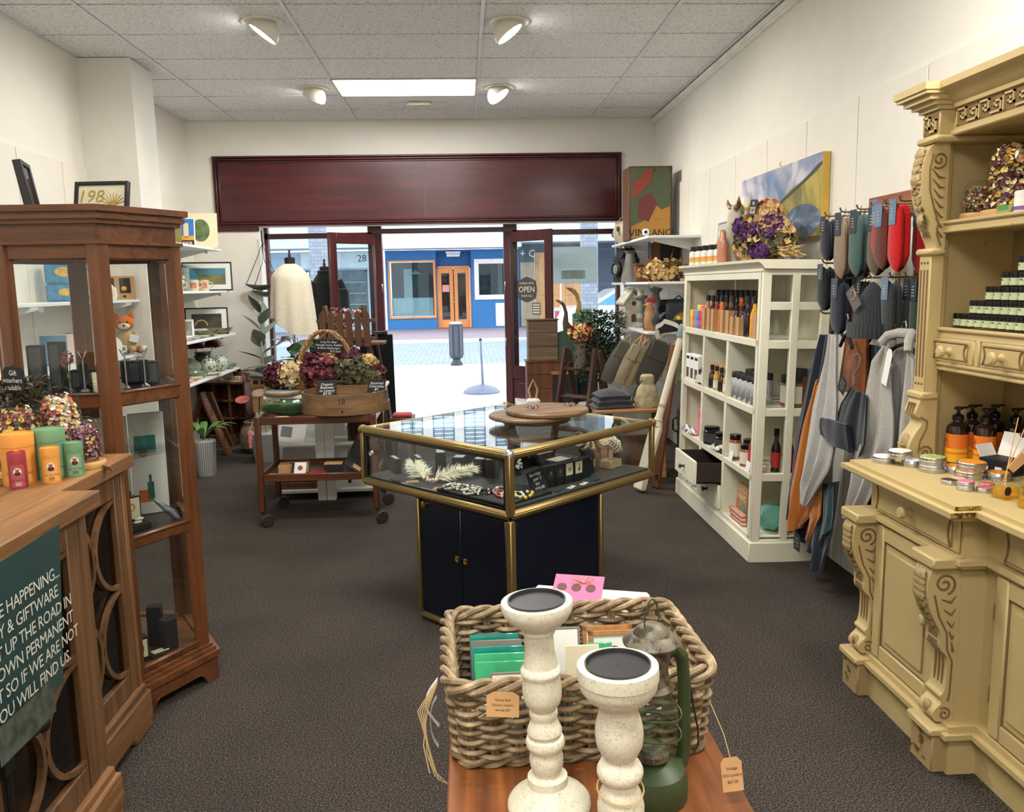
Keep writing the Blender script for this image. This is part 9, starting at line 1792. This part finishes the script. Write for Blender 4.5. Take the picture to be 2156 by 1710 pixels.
for i,(x,z,w,h,c_,lb)in enumerate(((1.36,1.06,0.14,0.38,(88,86,78),'dark grey-green canvas bag at the left of the row'),(1.44,1.04,0.10,0.36,(150,140,118),'beige and grey canvas bag second in the row'),(1.52,1.02,0.10,0.38,(142,128,100),'khaki canvas bag third in the row'),(1.66,1.06,0.20,0.42,(70,68,62),'large dark olive canvas bag in the middle of row'),(1.84,1.05,0.18,0.38,(152,144,126),'pale stone canvas bag at the right of the row'))):
 t=thing('canvas_bag',lb,'bag',(x,6.92-0.03*(i%2),z),0,'canvas bags hung below the third shelf',(0,0.5-0.03*i,0.1));cm=cloth('canvas_%d'%i,c_,140)
 MB().S(lambda u,v:(w*0.5*(2*u-1)*(0.75+0.3*S_(PI*v)),-0.03*S_(PI*u)*S_(PI*min(1,v*1.02)),-h*v),10,14,0.0).S(lambda u,v:(w*0.5*(1-2*u)*(0.75+0.3*S_(PI*v)),0.03*S_(PI*u)*S_(PI*min(1,v*1.02)),-h*v),10,14,0.0).B('bag_body',cm,t);MB().bbox(-w*0.4,w*0.4,-0.034,-0.014,-h*0.4,-0.01,0.006).B('flap',cm,t);MB().T([(-w*0.3,0,-0.01),(0,0,0.07),(w*0.3,0,-0.01)],0.005,6).B('strap',M_kraft,t)
for i in range(3):t=thing('paper_stack',['bottom','middle','top'][i]+' fan of white papers on the lowest right shelf','papers',(1.80,7.22,RZ4+0.016*i),0.1*i);MB().bbox(-0.13,0.13,-0.1,0.1,0,0.014,0.002).B('sheets',M_paper,t)
t=thing('black_angled_box','black angled display box on the lowest right shelf','box',(1.68,7.12,RZ4),-0.2);MB().prism([(-0.1,0),(0.1,0),(0.1,0.2),(-0.1,0.12)],-0.06,0.06,'Y').B('box',M_black,t);MB().bbox(0.0,0.1,-0.08,-0.06,0.03,0.15,0.002).B('wooden_drawer',M_crate,t)
t=thing('enamel_mug','white enamel mug with black marks on the lowest shelf','mug',(1.90,7.2,RZ4+0.047));MB().L([(0.05,0),(0.052,0.16),(0.048,0.16)],20).B('mug_body',M_paper,t);MB().T([(0.05,0,0.13),(0.085,0,0.11),(0.085,0,0.06),(0.05,0,0.04)],0.006,6).B('handle',M_paper,t)
leafy('small light green plant near the unit end','plant',(1.88,6.86,0.98),(plain('light_leaf',(112,128,76),0.6),),130,0.08,0.16,0.03,9,'small_plant')
t=thing('plant_stand','slim dark stand carrying the light green plant','stand',(1.88,6.86,0));MB().L([(0.10,0),(0.02,0.03),(0.015,0.06),(0.015,0.86),(0.06,0.88),(0.07,0.98),(0.06,0.98)],18).B('stand',M_iron,t);MB().L([(0.062,0.975),(0.001,0.976)],14,None,True,False).B('soil',M_ink,t)
bn2=thing('trestle_bench','light wooden trestle bench behind the counter at right','bench',(1.34,6.62,0));M_lt=wood('bench_pine',(132,92,54),(186,138,88),'X',0.5)
for k in range(2):MB().bbox(-0.32,0.28,-0.2+0.205*k,0.0+0.2*k,0.53,0.555,0.003).B('plank',M_lt,bn2)
for sx in(-0.25,0.22):
 for sy in(-1,1):plank((sx,sy*0.2,0),(sx,sy*0.1,0.53),0.05,0.03,M_lt,bn2,'leg')
 MB().bbox(sx-0.012,sx+0.012,-0.15,0.15,0.22,0.26,0.002).B('stretcher',M_lt,bn2)
sb=thing('stone_bell','pale carved stone bell with cord handle on the bench','stone bell',(1.46,6.58,0.556));MB().L([(0.09,0),(0.095,0.02),(0.09,0.10),(0.078,0.15),(0.055,0.185),(0.058,0.21),(0.055,0.25),(0.04,0.262)],26).B('bell_body',plain('carved_stone',(168,154,122),0.85,vary=0.3,vscale=22,bump=0.7,bscale=45),sb);MB().T([(-0.05,-0.06,0.225),(-0.10,-0.05,0.15),(-0.12,-0.02,0.07),(-0.10,0.02,0.03)],0.005,6).B('cord',M_black,sb)
fbk=thing('grey_blanket','folded dark grey wool blanket on the bench','blanket',(1.17,6.62,0.556),0.15)
for k in range(3):MB().S(lambda u,v:((0.16-0.015*k)*(2*u-1)*(1+0.05*S_(5*v)),0.13*(2*v-1),0.012+0.045*k+0.05*S_(PI*u)**0.5*S_(PI*v)**0.5),14,10,0.03).B('fold',cloth('blanket_grey',(62,62,66),180),fbk)
ct=thing('cricket_bat','white worn cricket bat leaning on the shelf unit','cricket bat',(1.27,5.98,0));A_,B_=Vector((0.0,0,0.02)),Vector((0.345,0.09,1.20));dv=B_-A_;Mx=T_(A_)@dv.to_track_quat('Z','X').to_matrix().to_4x4()@R_(0.3,4,'Z');L=dv.length
Mbat=worn('bat_white',(222,214,192),(150,124,86),0.66,7.0,0.6)
MB().bbox(-0.026,0.026,-0.052,0.052,0,L*0.40,0.012,Mx).B('blade',Mbat,ct);MB().L([(0.045,L*0.40),(0.026,L*0.46),(0.024,L*0.97)],14,Mx).B('handle',Mbat,ct);MB().L([(0.034,L*0.95),(0.036,L*0.96),(0.036,L*1.02),(0.03,L*1.03)],14,Mx).B('rubber_grip',plain('grip_blue',(120,136,148),0.5),ct)
for q in(0.42,0.52):MB().L([(0.036 if q<0.5 else 0.028,L*q),(0.036 if q<0.5 else 0.028,L*q+0.02)],14,Mx).B('twine_band',M_string,ct)
o=text('USE',0.085,M_ink,ct,(0,0,0),(0,0,0),'bat_lettering');o.matrix_local=Mx@T_((0,-0.0535,0.14))@R_(PI/2,4,'X')@R_(-PI/2,4,'Z')
lk=thing('brown_oar_plank','long brown plank leaning behind the cricket bat','plank',(1.42,6.10,0));plank((0,0,0.005),(0.17,0.10,1.08),0.085,0.025,M_crate,lk,'board');MB().L([(0.018,0),(0.018,0.004)],14,T_((0.012,-0.013,0.09))@R_(PI/2,4,'X')).B('bolt_hole',M_black,lk)
gbn=thing('green_churn','dark green metal churn beside the white unit','churn',(1.82,6.36,0));MB().L([(0.16,0),(0.165,0.02),(0.165,0.4),(0.155,0.42),(0.165,0.43),(0.165,0.56),(0.15,0.58),(0.14,0.58)],30).B('churn_body',worn('churn_green',(40,52,44),(70,58,44),0.6,9,0.45),gbn);MB().L([(0.168,0.05),(0.168,0.07)],30,None,True,False).B('band',M_iron,gbn)
for s in(-1,1):MB().T([(s*0.165,0,0.5),(s*0.2,0,0.48),(s*0.2,0,0.4),(s*0.165,0,0.38)],0.008,6).B('handle',M_iron,gbn)
sl=thing('step_ladder','small dark wooden step ladder behind the counter','ladder',(1.02,7.22,0),-0.75);M_lad=wood('ladder_dark',(54,34,26),(90,60,46),'Z',0.5)
for x in(-0.17,0.17):plank((x,-0.24,0),(x*0.92,-0.012,0.99),0.03,0.07,M_lad,sl,'front_rail');plank((x*1.1,0.26,0),(x*0.96,0.03,0.97),0.03,0.06,M_lad,sl,'back_leg')
for z in(0.28,0.56,0.80):y=-0.24+0.23*z/0.99;MB().bbox(-0.16,0.16,y-0.02,y+0.12,z,z+0.02,0.003).B('step',M_lad,sl)
bv=thing('birch_vase','birch bark vase of dried flowers on the step ladder','vase',(1.0,7.16,0.821));MB().L([(0.05,0),(0.055,0.02),(0.048,0.2),(0.05,0.215),(0.042,0.215)],22).B('vase_body',worn('birch_bark',(108,100,86),(52,44,38),0.52,18,0.8),bv);rng=Rn(31)
for c_,n in(('coral',60),('straw',70),('burgundy',50)):m=MB();petals(m,blob(0,0,0.31,0.10,0.08,0.07),n,0.032,rng);o=m.B('dried_flowers',pm(c_),bv);o['kind']='stuff'
m=MB()
for k in range(10):m.T([(0,0,0.1),(0.06*C_(k),0.05*S_(k),0.30)],0.003,5)
m.B('stems',pm('olive'),bv)
t=thing('twig_bundle','little bundle of dark twigs on the ladder step','twigs',(0.93,7.26,0.821));m=MB();rng=Rn(2)
for k in range(14):m.T([(rng.uniform(-0.06,0.06),rng.uniform(-0.03,0.03),0.006),(rng.uniform(-0.06,0.06),rng.uniform(-0.03,0.03),0.05)],0.004,5)
o=m.B('twigs',M_darkw,t)
wf_=leafy('bushy weeping fig in front of the right window','tree',(1.31,8.0,0.62),(plain('fig_green',(36,58,34),0.45,vary=0.3,vscale=30),plain('fig_dark',(24,40,26),0.45),plain('fig_light',(66,96,48),0.45)),900,0.22,0.66,0.055,77,'weeping_fig')
MB().T([(0,0,-0.42),(0.02,0,0.0),(-0.01,0,0.4)],[0.016,0.013,0.008],8).T([(0.03,0.02,-0.42),(0.0,0.02,0.0),(0.06,0.01,0.4)],[0.012,0.01,0.006],8).B('trunk',plain('fig_trunk',(96,80,60),0.8),wf_);MB().L([(0.12,-0.62),(0.15,-0.44),(0.155,-0.40),(0.13,-0.40)],24).B('pot',M_iron,wf_)
def crate(label,x,y,z,w,d,h,mat=None):
 t=thing('slatted_crate',label,'crate',(x,y,z));
 for k in range(3):MB().bbox(-w/2,w/2,-d/2,-d/2+0.012,h*k/3+0.003,h*(k+1)/3-0.003,0.002).B('slat',mat or M_crate,t)
 MB().box(-w/2,w/2,-d/2+0.012,d/2,0,h-0.01).B('crate_box',mat or M_crate,t);MB().bbox(-w/2-0.012,w/2+0.012,-d/2-0.01,d/2,h-0.012,h,0.002).B('lid',mat or M_crate,t)
crate('worn wooden crate at the bottom of the window stack',0.80,8.55,0.341,0.34,0.24,0.44);crate('worn wooden crate on top of the window stack',0.80,8.55,0.782,0.30,0.24,0.42,wood('grey_crate',(84,66,50),(124,102,78),'X',0.7));crate('small pale crate behind the weeping fig',1.50,8.55,0.80,0.24,0.18,0.14,wood('pale_crate',(112,88,60),(158,128,90),'X',0.7))
t=thing('crate_riser','white riser under the small pale crate','riser',(1.50,8.55,0.341));MB().bbox(-0.13,0.13,-0.1,0.1,0,0.452,0.004).B('riser_body',Mwt,t);MB().bbox(-0.13,0.13,-0.102,-0.1,0.02,0.43,0.001).B('riser_panel',Mwt,t)
def arch(n_,w,h,z0):return[(-w/2,z0),(w/2,z0),(w/2,h-w/2)]+[(w/2*C_(a),h-w/2+w/2*S_(a))for a in[PI*k/12 for k in range(1,12)]]+[(-w/2,h-w/2)]
t=thing('arched_chalkboard','arched green chalkboard with black lower panel in right window','chalkboard',(1.02,8.42,0.341),0,None,(-0.06,0,0));MB().prism(arch(0,0.26,0.74,0.32),-0.008,0.008,'Y').B('green_board',plain('board_green',(50,76,56),0.7),t);MB().bbox(-0.14,0.14,-0.012,0.01,0.29,0.325,0.003).B('ledge',M_lt,t);MB().bbox(-0.13,0.13,-0.008,0.008,0,0.29,0.002).B('black_panel',M_slate,t)
t=thing('lettered_sign_board','brown lettered board behind the arched chalkboard','board',(1.25,8.50,0.341),0,None,(-0.05,0,0));MB().bbox(-0.15,0.15,-0.008,0.008,0.30,0.74,0.003).B('board',plain('rust_board',(96,50,38),0.6),t);MB().bbox(-0.14,0.14,-0.008,0.008,0.0,0.30,0.002).B('black_panel',M_slate,t)
for i,(x,h)in enumerate(((1.17,0.20),(1.27,0.26))):
 t=thing('green_book_box',['shorter sage green book box on the lettered board','taller sage green book box on the lettered board'][i],'box',(x,8.58,1.085));MB().bbox(-0.045,0.045,-0.05,0.05,0,h*0.8,0.003).B('box',plain('sage_box',(104,140,116),0.6),t);MB().box(-0.03,0.03,-0.051,-0.05,0.03,h*0.6).B('cover_label',plain('sage_label',(140,170,144),0.6),t)
t=thing('window_riser','dark riser behind the lettered board','riser',(1.25,8.60,0.341));MB().bbox(-0.17,0.17,-0.06,0.08,0,0.743,0.004).B('riser_body',M_crate,t);MB().bbox(-0.175,0.175,-0.065,0.085,0.735,0.744,0.002).B('riser_top',M_crate,t)
def goose(label,x,y,z,s,c_):
 t=thing('wooden_goose',label,'goose',(x,y,z),0.3,'carved geese in the right window');gm=plain('goose_%d'%int(s*10),c_,0.5,vary=0.2)
 MB().T([(0.10*s,0,0.02*s),(0.07*s,0,0.09*s),(0.0,0,0.14*s),(-0.03*s,0,0.24*s),(-0.02*s,0,0.36*s),(-0.05*s,0,0.46*s),(-0.09*s,0,0.50*s)],[0.015*s,0.06*s,0.072*s,0.04*s,0.024*s,0.022*s,0.026*s],14).B('body',gm,t);MB().L([(0.022*s,0),(0.016*s,0.04*s),(0.004*s,0.075*s)],10,T_((-0.10*s,0,0.505*s))@R_(-PI/2+0.35,4,'Y')).B('beak',plain('goose_beak',(160,110,60),0.5),t);MB().L([(0.06*s,0),(0.06*s,0.02)],14).B('base',M_crate,t)
goose('taller ochre carved goose in the right window',1.25,8.86,0.98,1.0,(176,146,84));goose('shorter dark carved goose in the right window',1.10,8.82,0.96,0.8,(96,80,60))
for i,(x,z1_)in enumerate(((1.25,0.98),(1.10,0.96))):t=thing('goose_post',['square post under the taller goose','square post under the shorter goose'][i],'post',(x,8.86-0.04*i,0.341));MB().bbox(-0.045,0.045,-0.045,0.045,0,z1_-0.342,0.003).B('post_shaft',M_crate,t);MB().bbox(-0.055,0.055,-0.055,0.055,z1_-0.36,z1_-0.342,0.002).B('post_cap',M_crate,t)
t=thing('rope_doorstop','rope-handled white doorstop by the right door','doorstop',(0.68,8.30,0.341));MB().bbox(-0.07,0.07,-0.05,0.05,0,0.07,0.02).B('weight',M_paper,t);MB().T([(-0.03,0,0.07),(-0.045,0,0.16),(0,0,0.26),(0.045,0,0.16),(0.03,0,0.07)],0.012,8).B('rope_handle',M_string,t)
